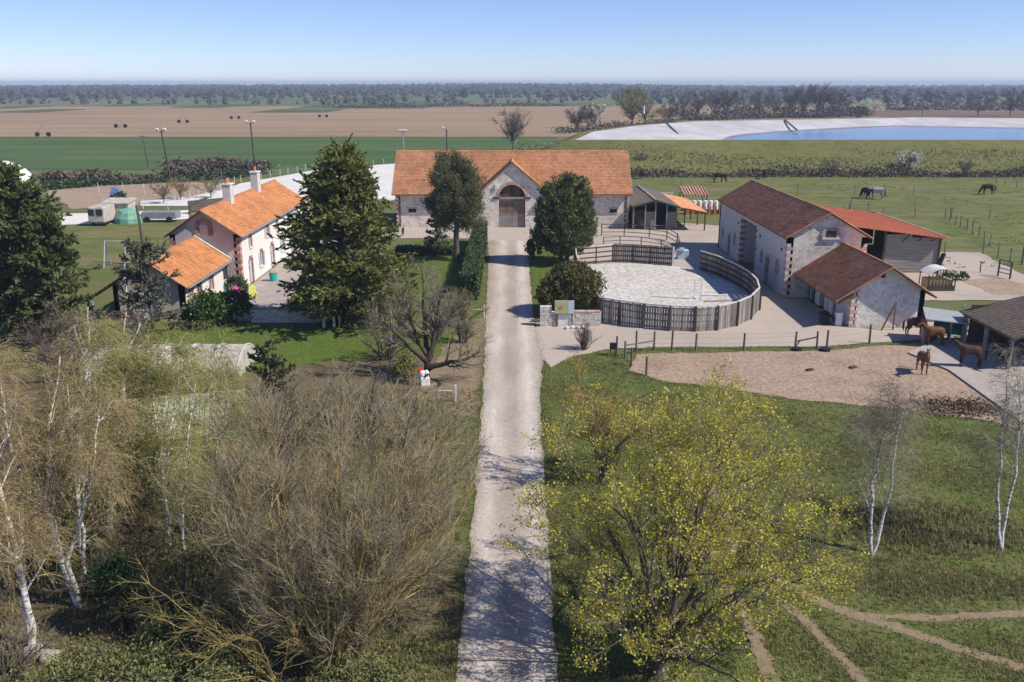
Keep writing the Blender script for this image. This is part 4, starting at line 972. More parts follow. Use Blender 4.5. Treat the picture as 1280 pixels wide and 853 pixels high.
def clump_pts(c, rx, ry, rz, n, per, cr, shell=.55, flat_bottom=True):
    """points in leaf clumps spread through an ellipsoid's outer part"""
    u = norm(rng.normal(size=(n, 3))); rr = rng.uniform(shell, 1.0, (n, 1)) ** .7
    if flat_bottom: u[:, 2] = np.where(u[:, 2] < -.55, -u[:, 2], u[:, 2])
    C = u * rr * np.array([rx, ry, rz]) + np.array(c)
    sz = cr * rng.uniform(.5, 1.4, (n, 1, 1))
    p = C[:, None, :] + norm(rng.normal(size=(n, per, 3))) * (rng.uniform(0, 1, (n, per, 1)) ** .5) * sz
    return p.reshape(-1, 3), np.repeat(u, per, 0)
def bush(name, label, loc, rx, ry, h, n, per, cr, ls, mt, stem=M['bark_dark'], cat='shrub', aspect=.55, upb=.4, shell=.55, group=None, nst=7):
    x, y, z = loc
    p, u = clump_pts((x, y, z + h * .5), rx, ry, h * .5, n, per, cr, shell)
    p = p[p[:, 2] > z + .04]
    lv = leaves(p, ls, aspect, np.array([0, 0, upb]), 1.0)
    st = [[(x + random.uniform(-.2, .2) * rx, y + random.uniform(-.2, .2) * ry, z), (x + random.uniform(-.4, .4) * rx, y + random.uniform(-.4, .4) * ry, z + h * .5), (x + random.uniform(-.7, .7) * rx, y + random.uniform(-.7, .7) * ry, z + h * .85)] for _ in range(nst)]
    P, r = stems(st, [(.03 + .01 * h, .01)] * nst, 7)
    o = thing(name, label, cat, loc, group)
    np_mesh('stems', *[a if k else a - np.array(loc) for k, a in enumerate(tube_np(P, r, 5))], stem, o)
    np_mesh('foliage', lv[0] - np.array(loc), lv[1], mt, o)
    return o
def bare(name, label, loc, paths, radii, levels, bark, twigm, cat='tree', group=None, leaf=None, twig_from=2, sides=(8, 5, 4, 3, 3)):
    """bare branching tree: levels = list of grow() keyword sets"""
    P, r = stems(paths, radii, 12)
    tr = [tube_np(P, r, sides[0])]; tw = []; last = P
    for k, lv in enumerate(levels):
        P, r = grow(P, r, **lv)
        (tr if k + 1 < twig_from else tw).append(tube_np(P, r, sides[min(k + 1, 4)]))
        last = P
    extra = []
    if leaf:
        n, size, asp, lm, sp = leaf
        C = along(last, n); C = C + rng.normal(size=C.shape) * sp
        extra.append(('blossom' if lm in ('leaf_maple', 'blossom') else 'foliage', leaves(C, size, asp), M[lm]))
    return tree_obj(name, label, cat, loc, join(tr), join(tw), bark, twigm, group, extra)

# --- big conifer by the farmhouse, dark conifer at the left edge, pine, cypress, cedar, small spruce
conifer('conifer', 'tall broad green conifer between the farmhouse and the driveway', (-13.0, 67.5, 0), 13.3, 7.0, 165, M['bark_dark'], M['leaf_conifer'],
        lambda t: min(1, (t + .12) * 3.2) * (1 - t) ** .72 * 1.02 + .03, 17, .46, -.035, (.4, 0), .06, .12, dens=10)
conifer('conifer', 'massive dark conifer at the left edge of the view', (-36.6, 64, 0), 12.4, 4.9, 130, M['bark_dark'], M['leaf_dark'],
        lambda t: .95 * (1 - max(0, t - .55) / .45) ** .6 if t > .55 else 1.0, 17, .48, -.02, (.3, 0), .08, .2, dens=10)
conifer('conifer', 'slender dark conifer top rising behind the massive dark one at the left edge', (-40.5, 70, 0), 12.0, 4.2, 80, M['bark_dark'], M['leaf_dark'], None, 14, .46, -.02, dens=9)
conifer('conifer', 'lower bushy green conifer joined to the right side of the massive dark one', (-32.6, 62.0, 0), 9.2, 3.2, 80, M['bark_dark'], M['leaf_dark'],
        lambda t: .95 * (1 - max(0, t - .5) / .5) ** .6 if t > .5 else 1.0, 14, .44, -.02, (.2, 0), .06, .2, dens=9)
conifer('cedar_tree', 'grey green cedar with ragged crown in front of the white annex', (-26.6, 64.2, 0), 6.7, 3.3, 46, M['bark_dark'], M['leaf_cedar'], lambda t: .35 + .75 * (1 - t) ** .7 if t < .93 else .3, 13, .34, -.01, (-.3, 0), .12, .15, 'cedar', 9)
conifer('spruce_tree', 'small blue grey spruce at the foot of the pine', (-8.3, 98, 0), 5.2, 2.2, 60, M['bark_dark'], M['leaf_spruce'], None, 10, .3, -.03, cat='spruce', dens=8)
def pine(name, label, loc, h, rx, mt):
    x, y, _ = loc
    P, r = stems([[(x, y, 0), (x + .1, y, h * .45), (x - .1, y, h * .97)]], [(.36, .08)], 12)
    nb = 84; t = np.sort(rng.uniform(.27, .98, nb)); az = rng.uniform(0, 6.28, nb)
    base = np.stack([np.interp(t * 11, np.arange(12), P[0, :, k]) for k in range(3)], 1)
    L = rx * np.sqrt(np.clip(1 - ((t - .5) / .56) ** 2, .05, 1)) * rng.uniform(.7, 1.1, nb)
    d = norm(np.stack([np.cos(az), np.sin(az), np.full(nb, .25) + t * .3], 1)); Q = [base]
    for k in range(5): d = norm(d + rng.normal(size=d.shape) * .1 + np.array([0, 0, .04])); Q.append(Q[-1] + d * (L / 5)[:, None])
    B = np.stack(Q, 1); rb_ = np.linspace(1, .2, 6)[None] * (.03 + .012 * L)[:, None]
    S, rs = grow(B, rb_, 10, .3, 1, (.4, 1.0), rx * .36, 4, .08, .12, .5, .4)
    ends = np.concatenate([S[:, -1], S[:, 2]]); n = 26
    C = np.repeat(ends, n, 0) + rng.normal(size=(len(ends) * n, 3)) * .24
    lv = leaves(C, .27, .24, (C - np.repeat(ends, n, 0)) * 3 + np.array([0, 0, .2]), .6)
    return tree_obj(name, label, 'pine', loc, join([tube_np(P, r, 8), tube_np(B, rb_, 4), tube_np(S, rs, 3)]), lv, mt, M['leaf_pine'])
pine('pine_tree', 'pine with bare trunk and open crown left of the arched gateway', (-5.9, 93, 0), 10.3, 3.0, M['bark_grey'])
def cypress(name, label, loc, rx, h, mt, lm, ls=.36):
    x, y, _ = loc; L = []
    for (dx, dz, hx, rr, n) in ((-.75, 1.3, h * .95, rx * .72, 170), (.7, 1.2, h, rx * .74, 180), (.1, .9, h * .78, rx, 190), (-.2, 1.0, h * .55, rx * 1.08, 120)):
        p, u = clump_pts((x + dx, y, (hx + dz) / 2), rr, rr * .95, (hx - dz) / 2, n, 52, .5, .78, False)
        L.append(leaves(p, ls, .34, u * .7 + np.array([0, 0, .8]), .6))
    q, u = clump_pts((x, y, h * .45), rx * .6, rx * .6, h * .34, 90, 40, .6, .2, False); L.append(leaves(q, ls * 1.3, .5))
    P, r = stems([[(x - .25, y, 0), (x - .3, y, h * .4), (x - .5, y, h * .8)], [(x + .3, y + .1, 0), (x + .4, y, h * .4), (x + .5, y, h * .8)]], [(.24, .05)] * 2, 10)
    return tree_obj(name, label, 'cypress', loc, tube_np(P, r, 7), join(L), mt, lm)
cypress('cypress_tree', 'dense dark egg shaped cypress right of the arched gateway', (5.4, 92, 0), 3.0, 9.3, M['bark_dark'], M['leaf_dark'])
bush('cypress_sapling', 'small dark evergreen sapling at the left foot of the egg shaped cypress', (2.3, 95, 0), .8, .8, 2.3, 20, 40, .4, .3, M['leaf_dark'])
bush('yew_bush', 'wide bronze green yew bush behind the stone wall with the sign', (4.75, 70.6, 0), 2.65, 2.4, 4.1, 130, 75, .6, .34, M['leaf_yew'], aspect=.35, upb=.9, cat='bush')
bush('laurel_bush', 'bright green laurel bush left of the terrace', (-23.3, 66.6, 0), 1.7, 1.5, 2.6, 75, 50, .5, .24, M['leaf_laurel'], cat='bush')
bush('dark_bush', 'dark rounded evergreen bush between the laurel and the terrace', (-21.9, 68.2, 0), 1.5, 1.4, 2.4, 60, 50, .5, .24, M['leaf_hedge'], cat='bush')
bush('wall_shrub', 'low grey green shrub against the gable corner of the farmhouse', (-24.6, 78.4, 0), 1.0, .7, 1.5, 24, 40, .35, .2, M['leaf_hedge'])
# clipped hedge along the driveway
def box_hedge(name, label, x0, x1, y0, y1, h, n, ls, mt, cat='hedge', taper=0.0):
    o = thing(name, label, cat, ((x0 + x1) / 2, (y0 + y1) / 2, 0))
    f = rng.integers(0, 4, n); p = np.stack([rng.uniform(x0, x1, n), rng.uniform(y0, y1, n), rng.uniform(0.05, h, n)], 1)
    p[f == 0, 2] = h; p[f == 1, 0] = x0; p[f == 2, 0] = x1; e = f == 3; p[e, 1] = np.where(rng.random(e.sum()) < .5, y0, y1)
    p += rng.normal(size=p.shape) * .09
    lv = leaves(p, ls, .6); np_mesh('foliage', lv[0] - np.array(o.location), lv[1], mt, o)
    m = MB(); m.box(((x1 - x0) * 0, 0, h * .46), (x1 - x0 - .25, y1 - y0 - .25, h * .92)); m.build('hedge_core', M['bark_dark'], o)
    return o
box_hedge('clipped_hedge', 'tall clipped green hedge along the left side of the driveway', -4.35, -3.05, 75.5, 105, 2.2, 26000, .2, M['leaf_hedge'])
box_hedge('low_hedge', 'low dark hedge crossing the lawn below the pine', -12.5, -6.5, 96.2, 97.4, .9, 3500, .2, M['leaf_hedge'])

# --- yellow budding maple at the right front
mx, my = 4.9, 24.6
def dome(cx, cy, n, r0, r1, z0, z1, base, lean=.0):
    out = []
    for k in range(n):
        a = 2 * math.pi * k / n + random.uniform(-.25, .25); rr = random.uniform(r0, r1)
        ex, ey_, ez_ = cx + math.cos(a) * rr, cy + math.sin(a) * rr, random.uniform(z0, z1)
        bx, by, bz = base
        out.append([(bx, by, bz), (bx + (ex - bx) * .3, by + (ey_ - by) * .3, bz + (ez_ - bz) * .42), (bx + (ex - bx) * .65, by + (ey_ - by) * .65, bz + (ez_ - bz) * .76), (ex, ey_, ez_)])
    return out
pth = [[(4.6, 24.3, 0), (4.7, 24.4, .4), (4.8, 24.5, .8)]] + dome(6.2, 27.0, 11, 3.4, 5.4, 4.6, 7.0, (4.8, 24.5, .6)) + dome(6.0, 26.6, 6, .8, 2.2, 7.2, 8.2, (4.8, 24.5, .7)) + dome(6.0, 25.0, 5, 3.6, 5.0, 2.2, 4.0, (4.8, 24.5, .5))
bare('maple_tree', 'large spreading maple covered in yellow green blossom at the right front', (4.6, 24.3, 0), pth, [(.24, .2)] + [(.085, .016)] * 22,
     [dict(n=10, t0=.3, t1=.98, ang=(.45, 1.0), length=2.7, K=7, trop=.05, jit=.14, rr=.55, rmin=.012),
      dict(n=8, t0=.25, t1=1, ang=(.4, .95), length=1.15, K=5, trop=.07, jit=.16, rr=.55, rmin=.007),
      dict(n=5, t0=.2, t1=1, ang=(.35, .9), length=.5, K=4, trop=.08, jit=.16, rr=.6, rmin=.005)],
     M['bark_grey'], M['twig'], 'maple', leaf=(5, .072, .8, 'leaf_maple', .07), twig_from=2)
bare('small_maple', 'smaller budding maple with orange tinge behind the large maple', (4.2, 38.6, 0), [[(4.2, 38.6, 0), (4.2, 38.6, .8)]] + dome(4.4, 38.8, 9, 1.2, 2.6, 2.8, 5.2, (4.2, 38.6, .6)), [(.14, .11)] + [(.06, .014)] * 9,
     [dict(n=9, t0=.25, t1=1, ang=(.4, .95), length=1.5, K=6, trop=.06, jit=.14, rr=.55, rmin=.012), dict(n=7, t0=.2, t1=1, ang=(.4, .95), length=.7, K=5, trop=.06, jit=.16, rr=.6, rmin=.008), dict(n=3, t0=.2, t1=1, ang=(.3, .9), length=.35, K=3, trop=.06, jit=.15, rr=.7, rmin=.006)],
     M['bark_grey'], M['twig'], 'maple', leaf=(4, .07, .8, 'leaf_orange', .06), twig_from=2)
# --- multi stemmed bare tree, left of the driveway
pth = []
for k in range(46):
    a = random.uniform(0, 2 * math.pi); rr = random.uniform(.3, 1) ** .7
    ex, ey_ = -5.3 + math.cos(a) * rr * 4.8, 26.4 + math.sin(a) * rr * 3.8
    ez_ = 10.0 * math.sqrt(max(.08, 1 - (rr * .88) ** 2)) * random.uniform(.82, 1.0)
    bx, by = -5.7 + math.cos(a) * .45, 24.8 + math.sin(a) * .45
    pth.append([(bx, by, 0), (bx + (ex - bx) * .35, by + (ey_ - by) * .35, ez_ * .33), (bx + (ex - bx) * .75, by + (ey_ - by) * .75, ez_ * .7), (ex, ey_, ez_)])
bare('multi_stemmed_tree', 'big bare many stemmed tree with yellow lichen on its branches left of the driveway', (-6.1, 24.6, 0), pth, [(.08, .012)] * 46,
     [dict(n=11, t0=.12, t1=.97, ang=(.3, .8), length=2.6, K=7, trop=.10, jit=.1, rr=.6, rmin=.011),
      dict(n=9, t0=.2, t1=1, ang=(.3, .75), length=1.25, K=5, trop=.10, jit=.12, rr=.6, rmin=.008),
      dict(n=5, t0=.2, t1=1, ang=(.25, .8), length=.7, K=4, trop=.06, jit=.13, rr=.75, rmin=.0055)],
     M['bark_lichen'], M['twig_lichen'], 'tree', twig_from=2)
# low lateral branches reaching left of it
pth = []
for k in range(11):
    a = random.uniform(2.2, 5.2); L = random.uniform(2.6, 4.4)
    pth.append([(-7.2, 23.6, .1), (-7.2 + math.cos(a) * L * .45, 23.6 + math.sin(a) * L * .45 * .7, random.uniform(1.2, 2.6)), (-7.2 + math.cos(a) * L, 23.6 + math.sin(a) * L * .6, random.uniform(1.5, 4.2))])
bare('arching_shrub', 'bare yellowish shrub with arching branches at the left foot of the many stemmed tree', (-7.2, 23.6, 0), pth, [(.03, .008)] * 11,
     [dict(n=10, t0=.2, t1=1, ang=(.3, .9), length=1.5, K=6, trop=.03, jit=.14, rr=.6, rmin=.009),
      dict(n=6, t0=.2, t1=1, ang=(.3, .9), length=.7, K=4, trop=.02, jit=.15, rr=.6, rmin=.006)], M['bark_lichen'], M['twig_yellow'], 'shrub', twig_from=2)
# --- birches
WEEP = lambda n1, n2, n3, l1=2.2: [
    dict(n=int(n1 * 1.35), t0=.28, t1=.99, ang=(.4, .9), length=l1 * 1.1, K=7, trop=.05, jit=.12, rr=.42, rmin=.012),
    dict(n=int(n2 * 1.15), t0=.2, t1=1, ang=(.4, 1.1), length=1.15, K=6, trop=-.12, jit=.14, rr=.5, rmin=.009),
    dict(n=int(n3 * 1.25), t0=.1, t1=1, ang=(.3, 1.0), length=1.1, K=5, trop=-.32, jit=.1, rr=.7, rmin=.0055)]
def birch(label, base, tops, rad, lv, twigm, leaf=None, group=None, name='birch_tree'):
    """base = (u,v) ground pixel; tops = list of paths of (u, v, Y) pixels with depth"""
    b = gp(*base); pts = [[(b[0], b[1], 0)] + [hp(*t) for t in p] for p in tops]
    return bare(name, label, (b[0], b[1], 0), pts, [(rad * .78, rad * .18)] * len(pts), lv, M['birch'], twigm, 'birch', group, leaf, 2)
birch('white birch leaning left at the front left corner', (40, 812), [[(28, 715, 26), (8, 650, 26.5), (-12, 560, 27), (-20, 470, 27.6)], [(30, 740, 26), (20, 700, 25.4), (-40, 640, 25)]], .16, WEEP(11, 8, 7), M['twig_orange'], (4, .065, .5, 'catkin', .03))
birch('forked white birch with kinked stem beside the ivy covered stump', (98, 760), [[(74, 690, 28.5), (58, 628, 28.8), (30, 596, 29), (8, 540, 29.5), (-5, 440, 30.3)], [(74, 690, 28.5), (52, 626, 28.8), (64, 575, 29), (60, 525, 29.6), (75, 445, 30.5)], [(86, 700, 28), (102, 640, 28), (118, 586, 28), (124, 520, 28.6)]], .13, WEEP(12, 8, 7), M['twig_orange'], (4, .065, .5, 'catkin', .03))
birch('slim birch rising behind the ivy covered stump', (107, 740), [[(100, 650, 30), (97, 570, 31), (104, 500, 31.5), (112, 430, 32)], [(100, 650, 30), (90, 560, 30.5), (84, 480, 31)]], .1, WEEP(12, 8, 7), M['twig_green'], (4, .065, .5, 'catkin', .03))
birch('upright birch with greening twigs left of the many stemmed tree', (212, 690), [[(206, 610, 31.5), (203, 580, 32), (192, 505, 33), (193, 430, 34)], [(206, 610, 31.5), (204, 575, 32), (216, 528, 33), (226, 450, 34)]], .12, WEEP(13, 8, 7), M['twig_green'], (5, .07, .5, 'leaf_willow', .03))
birch('thin pale birch just right of the upright greening birch', (232, 742), [[(228, 640, 29), (232, 560, 29.6), (244, 480, 30.3)]], .085, WEEP(10, 7, 6, 1.7), M['twig_green'], (5, .07, .5, 'leaf_willow', .03))
birch('greening birch with drooping twigs in front of the mossy hut roof', (140, 700), [[(136, 600, 32), (128, 520, 33), (132, 440, 34)], [(136, 600, 32), (150, 520, 33), (160, 455, 33.6)]], .11, WEEP(13, 8, 7), M['twig_green'], (5, .07, .5, 'leaf_willow', .03))
birch('drooping greening birch in front of the pale vaulted cover', (276, 640), [[(272, 560, 35), (266, 500, 36), (262, 440, 37)], [(272, 560, 35), (286, 500, 36)]], .1, WEEP(12, 8, 7), M['twig_green'], (5, .07, .5, 'leaf_willow', .03))
birch('white topped birch seen against the purple shrubs on the left', (112, 545), [[(112, 470, 46), (111, 420, 47), (110, 384, 48)], [(112, 462, 46), (99, 428, 46.6), (92, 406, 47)]], .12, WEEP(7, 5, 4, 1.2), M['twig_purple'])
birch('forked white topped birch right of the other one against the purple shrubs', (155, 540), [[(153, 465, 46), (153, 420, 47), (158, 390, 48)], [(154, 455, 46), (166, 425, 47), (176, 402, 48)], [(154, 455, 46), (145, 438, 46.5), (138, 420, 47)]], .11, WEEP(7, 5, 4, 1.2), M['twig_purple'])
birch('bare twin stemmed white birch on the right meadow', (1090, 694), [[(1088, 640, 32.4), (1096, 580, 32.8), (1108, 530, 33.2), (1120, 500, 33.6)], [(1108, 640, 32.2), (1116, 600, 32.2), (1118, 560, 32.6), (1128, 515, 33)], [(1088, 630, 32.4), (1094, 565, 33), (1078, 540, 33)]], .095, WEEP(9, 7, 5, 1.6), M['twig'])
birch('bare white birch at the right edge of the meadow', (1252, 688), [[(1246, 620, 32.8), (1252, 560, 33.2), (1258, 500, 33.8), (1262, 455, 34.4)], [(1258, 640, 32.6), (1270, 590, 32.8), (1276, 520, 33.2), (1272, 470, 33.8)]], .095, WEEP(9, 7, 5, 1.6), M['twig'])
# --- bare trees and shrubs of the middle distance
bare('orchard_tree', 'gnarled bare tree with a long side branch beside the driveway', (-5.2, 54, 0),
     [[(-5.4, 54, 0), (-5.3, 54, 1.2), (-6.0, 54.3, 2.8), (-7.0, 54.6, 5.4)], [(-5.4, 54, 0), (-5.3, 54, 1.3), (-4.8, 54.2, 3.0), (-4.4, 54.6, 5.9)], [(-5.3, 53.9, .7), (-3.9, 53.4, 1.3), (-2.9, 53.2, 1.5), (-2.0, 53.0, 2.1)], [(-5.3, 54, 1.1), (-6.8, 53.8, 2.6), (-8.4, 53.6, 4.2)], [(-5.3, 54, 1.2), (-4.6, 55, 3.0), (-3.2, 55.6, 4.6)], [(-5.3, 54, 1.2), (-5.6, 55, 3.4), (-5.7, 56, 6.2)]],
     [(.2, .03)] * 6, [dict(n=11, t0=.3, t1=1, ang=(.4, 1.0), length=2.1, K=6, trop=.06, jit=.16, rr=.55, rmin=.018), dict(n=8, t0=.2, t1=1, ang=(.4, 1.0), length=1.0, K=5, trop=.05, jit=.16, rr=.6, rmin=.012), dict(n=4, t0=.2, t1=1, ang=(.3, .9), length=.5, K=4, trop=.04, jit=.15, rr=.7, rmin=.009)], M['bark_dark'], M['twig'], 'tree')
def bare_shrub(label, x, y, rx, h, n, bark, tw, name='bare_shrub', group=None, l2=.9, leaf=None, rmin=.009):
    pth = []
    for k in range(n):
        a = random.uniform(0, 6.28); rr = random.uniform(.2, 1)
        ex, ey_ = x + math.cos(a) * rr * rx, y + math.sin(a) * rr * rx; ez_ = h * random.uniform(.6, 1) * math.sqrt(max(.15, 1 - (rr * .85) ** 2))
        pth.append([(x + math.cos(a) * .15 * rx, y + math.sin(a) * .15 * rx, 0), (x + (ex - x) * .5, y + (ey_ - y) * .5, ez_ * .55), (ex, ey_, ez_)])
    return bare(name, label, (x, y, 0), pth, [(.012 * h + .015, .01)] * n, [dict(n=8, t0=.2, t1=1, ang=(.3, .85), length=h * .33, K=5, trop=.06, jit=.14, rr=.6, rmin=rmin), dict(n=6, t0=.2, t1=1, ang=(.3, .9), length=h * .17, K=4, trop=.04, jit=.14, rr=.7, rmin=rmin * .75)], bark, tw, 'shrub', group, leaf, 2)
bare_shrub('tall bare shrub with pale upright stems in front of the clipped hedge', -5.6, 63.5, 1.7, 4.6, 16, M['bark_grey'], M['twig'])
bare_shrub('bare yellowish shrub between the big conifer and the gnarled tree', -8.2, 66.0, 2.2, 4.2, 18, M['bark_grey'], M['twig_yellow'])
bare_shrub('dense round bare shrub at the near end of the clipped hedge', -4.0, 67.0, 2.0, 3.0, 26, M['bark_grey'], M['twig_yellow'], rmin=.012)
bare_shrub('brown bare shrub beside the white post at the driveway edge', -3.6, 62.2, 1.5, 2.2, 18, M['bark_grey'], M['twig'], rmin=.012)
bare_shrub('low brown bare shrub left of the gnarled tree', -8.6, 58.2, 2.4, 2.8, 22, M['bark_dark'], M['twig'], rmin=.012)
bare_shrub('small bare shrub alone on the grass by the track junction', 5.1, 60.4, 1.0, 2.1, 22, M['bark_grey'], M['twig'], rmin=.008)
bare_shrub('sprawling bare shrub behind the many stemmed tree', -11.5, 40.5, 3.0, 4.6, 30, M['bark_dark'], M['twig'], rmin=.011)
bare_shrub('grey bare shrub on the left bank between lawn and many stemmed tree', -8.0, 44.5, 2.6, 3.6, 26, M['bark_dark'], M['twig'], rmin=.011)
bare_shrub('bare brownish shrub by the driveway in front of the white ornament', -5.2, 42.5, 2.2, 3.0, 22, M['bark_dark'], M['twig'], rmin=.011)
bare_shrub('bare low shrub against the driveway right of the many stemmed tree', -3.3, 33.5, 1.5, 1.8, 18, M['bark_dark'], M['twig'], rmin=.008)
bare_shrub('purple brown shrub in front of the cedar', -25.4, 57.5, 2.4, 3.6, 24, M['bark_dark'], M['twig_purple'], rmin=.013)
bare_shrub('purple brown shrub left of the white topped birches', -30.2, 57.0, 2.6, 4.0, 24, M['bark_dark'], M['twig_purple'], rmin=.013)
bare_shrub('purple brown shrub between the white topped birches', -27.6, 53.5, 2.4, 3.2, 24, M['bark_dark'], M['twig_purple'], rmin=.013)
bare_shrub('tangled bare shrub under the greening birches', -13.5, 33.0, 3.0, 3.2, 28, M['bark_dark'], M['twig_yellow'], rmin=.009)
bare_shrub('tangled bare shrub at the foot of the forked white birch', -14.4, 29.0, 2.4, 2.2, 24, M['bark_dark'], M['twig'], rmin=.008)
bare_shrub('olive twiggy shrub left of the upright greening birch', -16.5, 36.5, 2.8, 3.8, 26, M['bark_dark'], M['twig_green'], rmin=.009, leaf=(1, .07, .6, 'leaf_willow', .04))
bare_shrub('olive twiggy shrub at the left edge under the leaning birch', -17.6, 30.5, 2.4, 3.4, 26, M['bark_dark'], M['twig_green'], rmin=.008, leaf=(1, .07, .6, 'leaf_willow', .04))
bare_shrub('grey twiggy shrub between the ivy stump and the many stemmed tree', -11.2, 26.8, 2.2, 2.8, 24, M['bark_dark'], M['twig_yellow'], rmin=.007)
bare_shrub('brown twiggy shrub in the left bottom corner of the wood', -15.8, 23.8, 1.8, 2.2, 22, M['bark_dark'], M['twig'], rmin=.007)
bare_shrub('tall pale twiggy shrub behind the mossy hut', -20.5, 47.5, 2.8, 4.4, 26, M['bark_dark'], M['twig_green'], rmin=.011, leaf=(1, .09, .6, 'leaf_willow', .05))
conifer('small_pine', 'small ragged dark pine at the lawn edge behind the many stemmed tree', (-14.2, 50.5, 0), 3.6, 1.9, 26, M['bark_dark'], M['leaf_pine'], lambda t: .4 + .6 * (1 - t), 10, .3, 0, (-.2, 0), .1, .35, 'pine', 8)
bush('ivy_stump', 'old tree stump smothered in dark ivy at the front left', (-13.3, 26.6, 0), .8, .7, 2.9, 34, 45, .34, .16, M['leaf_ivy'], cat='stump')
for lab, x, y, rx, ry, h, n, mt in (
        ('grey green willowy shrub in the bottom left corner', -12.6, 23.2, 2.6, 1.5, 1.5, 75, 'leaf_bramble'), ('wide leafy shrub along the bottom edge left of the many stemmed tree', -9.4, 22.8, 2.3, 1.6, 1.8, 75, 'leaf_bramble'),
        ('olive leafy thicket under the upright greening birch', -11.6, 29.4, 2.6, 1.9, 2.2, 70, 'leaf_olive'), ('olive thicket left of the tangled bare shrub', -17.0, 33.0, 2.8, 2.0, 2.2, 70, 'leaf_olive'),
        ('mossy green thicket behind the slim birch', -19.0, 38.5, 3.0, 2.2, 2.6, 60, 'leaf_olive'), ('leafy bramble in the far left of the wood', -23.5, 43.5, 3.0, 2.2, 2.4, 50, 'leaf_olive'),
        ('sunlit leafy bush left of the arching shrub', -10.6, 25.6, 1.8, 1.3, 1.5, 60, 'leaf_bramble'), ('leafy ground cover behind the ivy stump', -12.4, 28.6, 2.4, 1.6, 1.2, 60, 'leaf_bramble'), ('mossy bramble between the two slim birches', -15.2, 30.0, 2.4, 1.6, 1.0, 50, 'leaf_bramble'), ('olive brambles behind the arching shrub', -9.4, 30.8, 2.2, 1.6, 1.6, 60, 'leaf_olive'),
        ('low bramble at the foot of the many stemmed tree', -4.6, 23.4, 1.7, 1.2, .9, 36, 'leaf_bramble'), ('bright green bush by the white ornament', -6.7, 53.6, .8, .7, 1.7, 20, 'leaf_willow')):
    bush('bramble_bush' if 'willow' not in mt else 'green_bush', lab, (x, y, 0), rx, ry, h, n, 90, .5, .1 if y < 40 else .16, M[mt], aspect=.5, upb=.2, shell=.35)
for k, (u, v, h_, rx) in enumerate(((400, 232, 1.6, 1.2), (180, 250, 2.0, 2.2), (225, 243, 2.3, 2.4), (158, 262, 1.8, 1.6))): pass

# --- hedges and trees of the background
def row_hedge(label, pts, h, w, n, ls, mt, name='hedgerow'):
    P = np.array(pts, float); seg = np.r_[0, np.cumsum(np.linalg.norm(np.diff(P, axis=0), axis=1))]
    u = rng.uniform(0, seg[-1], n); x = np.interp(u, seg, P[:, 0]); y = np.interp(u, seg, P[:, 1]); z0 = 0
    hh = h * (.62 + .38 * np.sin(u * .19 + 1.3) * np.sin(u * .071)) * (1 + .25 * np.sin(u * .8))
    c = np.stack([x + rng.normal(size=n) * w * .4, y + rng.normal(size=n) * w * .4, rng.uniform(.05, 1, n) ** .8 * np.maximum(hh, h * .35)], 1)
    o = thing(name, label, 'hedge', (pts[0][0], pts[0][1], 0)); lv = leaves(c, ls, .6, np.array([0, 0, .5]))
    np_mesh('foliage', lv[0] - np.array(o.location), lv[1], mt, o); return o
row_hedge('brown bare hedge between the green field and the sand paddock', [gp(55, 236), gp(120, 231), gp(200, 227), gp(300, 221), gp(330, 217)], 3.6, 3.0, 9000, .6, M['twig_far'])
row_hedge('dark green hedge bottom in front of the brown bare hedge', [gp(60, 238), gp(130, 232), gp(215, 228), gp(300, 223)], 2.0, 2.0, 3500, .5, M['leaf_hedge'])
row_hedge('tall bare thicket beside the floodlight poles', [gp(215, 225), gp(260, 220), gp(310, 214)], 4.6, 4.0, 5000, .6, M['twig_far'])
for lab, pts, h, w, n, ls in (('bare scrub under the line of trees beyond the reservoir', (848, 151, 905, 150, 965, 148), 7, 9, 2600, 1.3), ('bare scrub under the tall clump above the reservoir', (975, 148, 1020, 147.5, 1068, 147), 8, 9, 2600, 1.3),
        ('bare scrub between the budding trees behind the bank', (700, 168, 770, 161, 845, 155), 3.4, 6, 2200, .9), ('dark field hedge at the far right beyond the brown field', (1100, 138.5, 1180, 138.5, 1300, 139), 6, 10, 2200, 1.6), ('dark field hedge along the far edge of the ploughed field', (420, 135.5, 560, 134, 700, 133), 4, 10, 2600, 1.5)):
    row_hedge(lab, [gp(pts[i], pts[i + 1]) for i in (0, 2, 4)], h, w, n, ls, M['twig_far'])
row_hedge('dark hedge at the foot of the reservoir bank', [(22, 182), (45, 182), (80, 182), (120, 182), (175, 182)], 2.3, 2.4, 9000, .5, M['twig_far'])
row_hedge('green undergrowth at the foot of the reservoir bank', [(24, 183.5), (90, 183.5), (180, 183.5)], 1.7, 1.6, 3500, .45, M['leaf_hedge'])
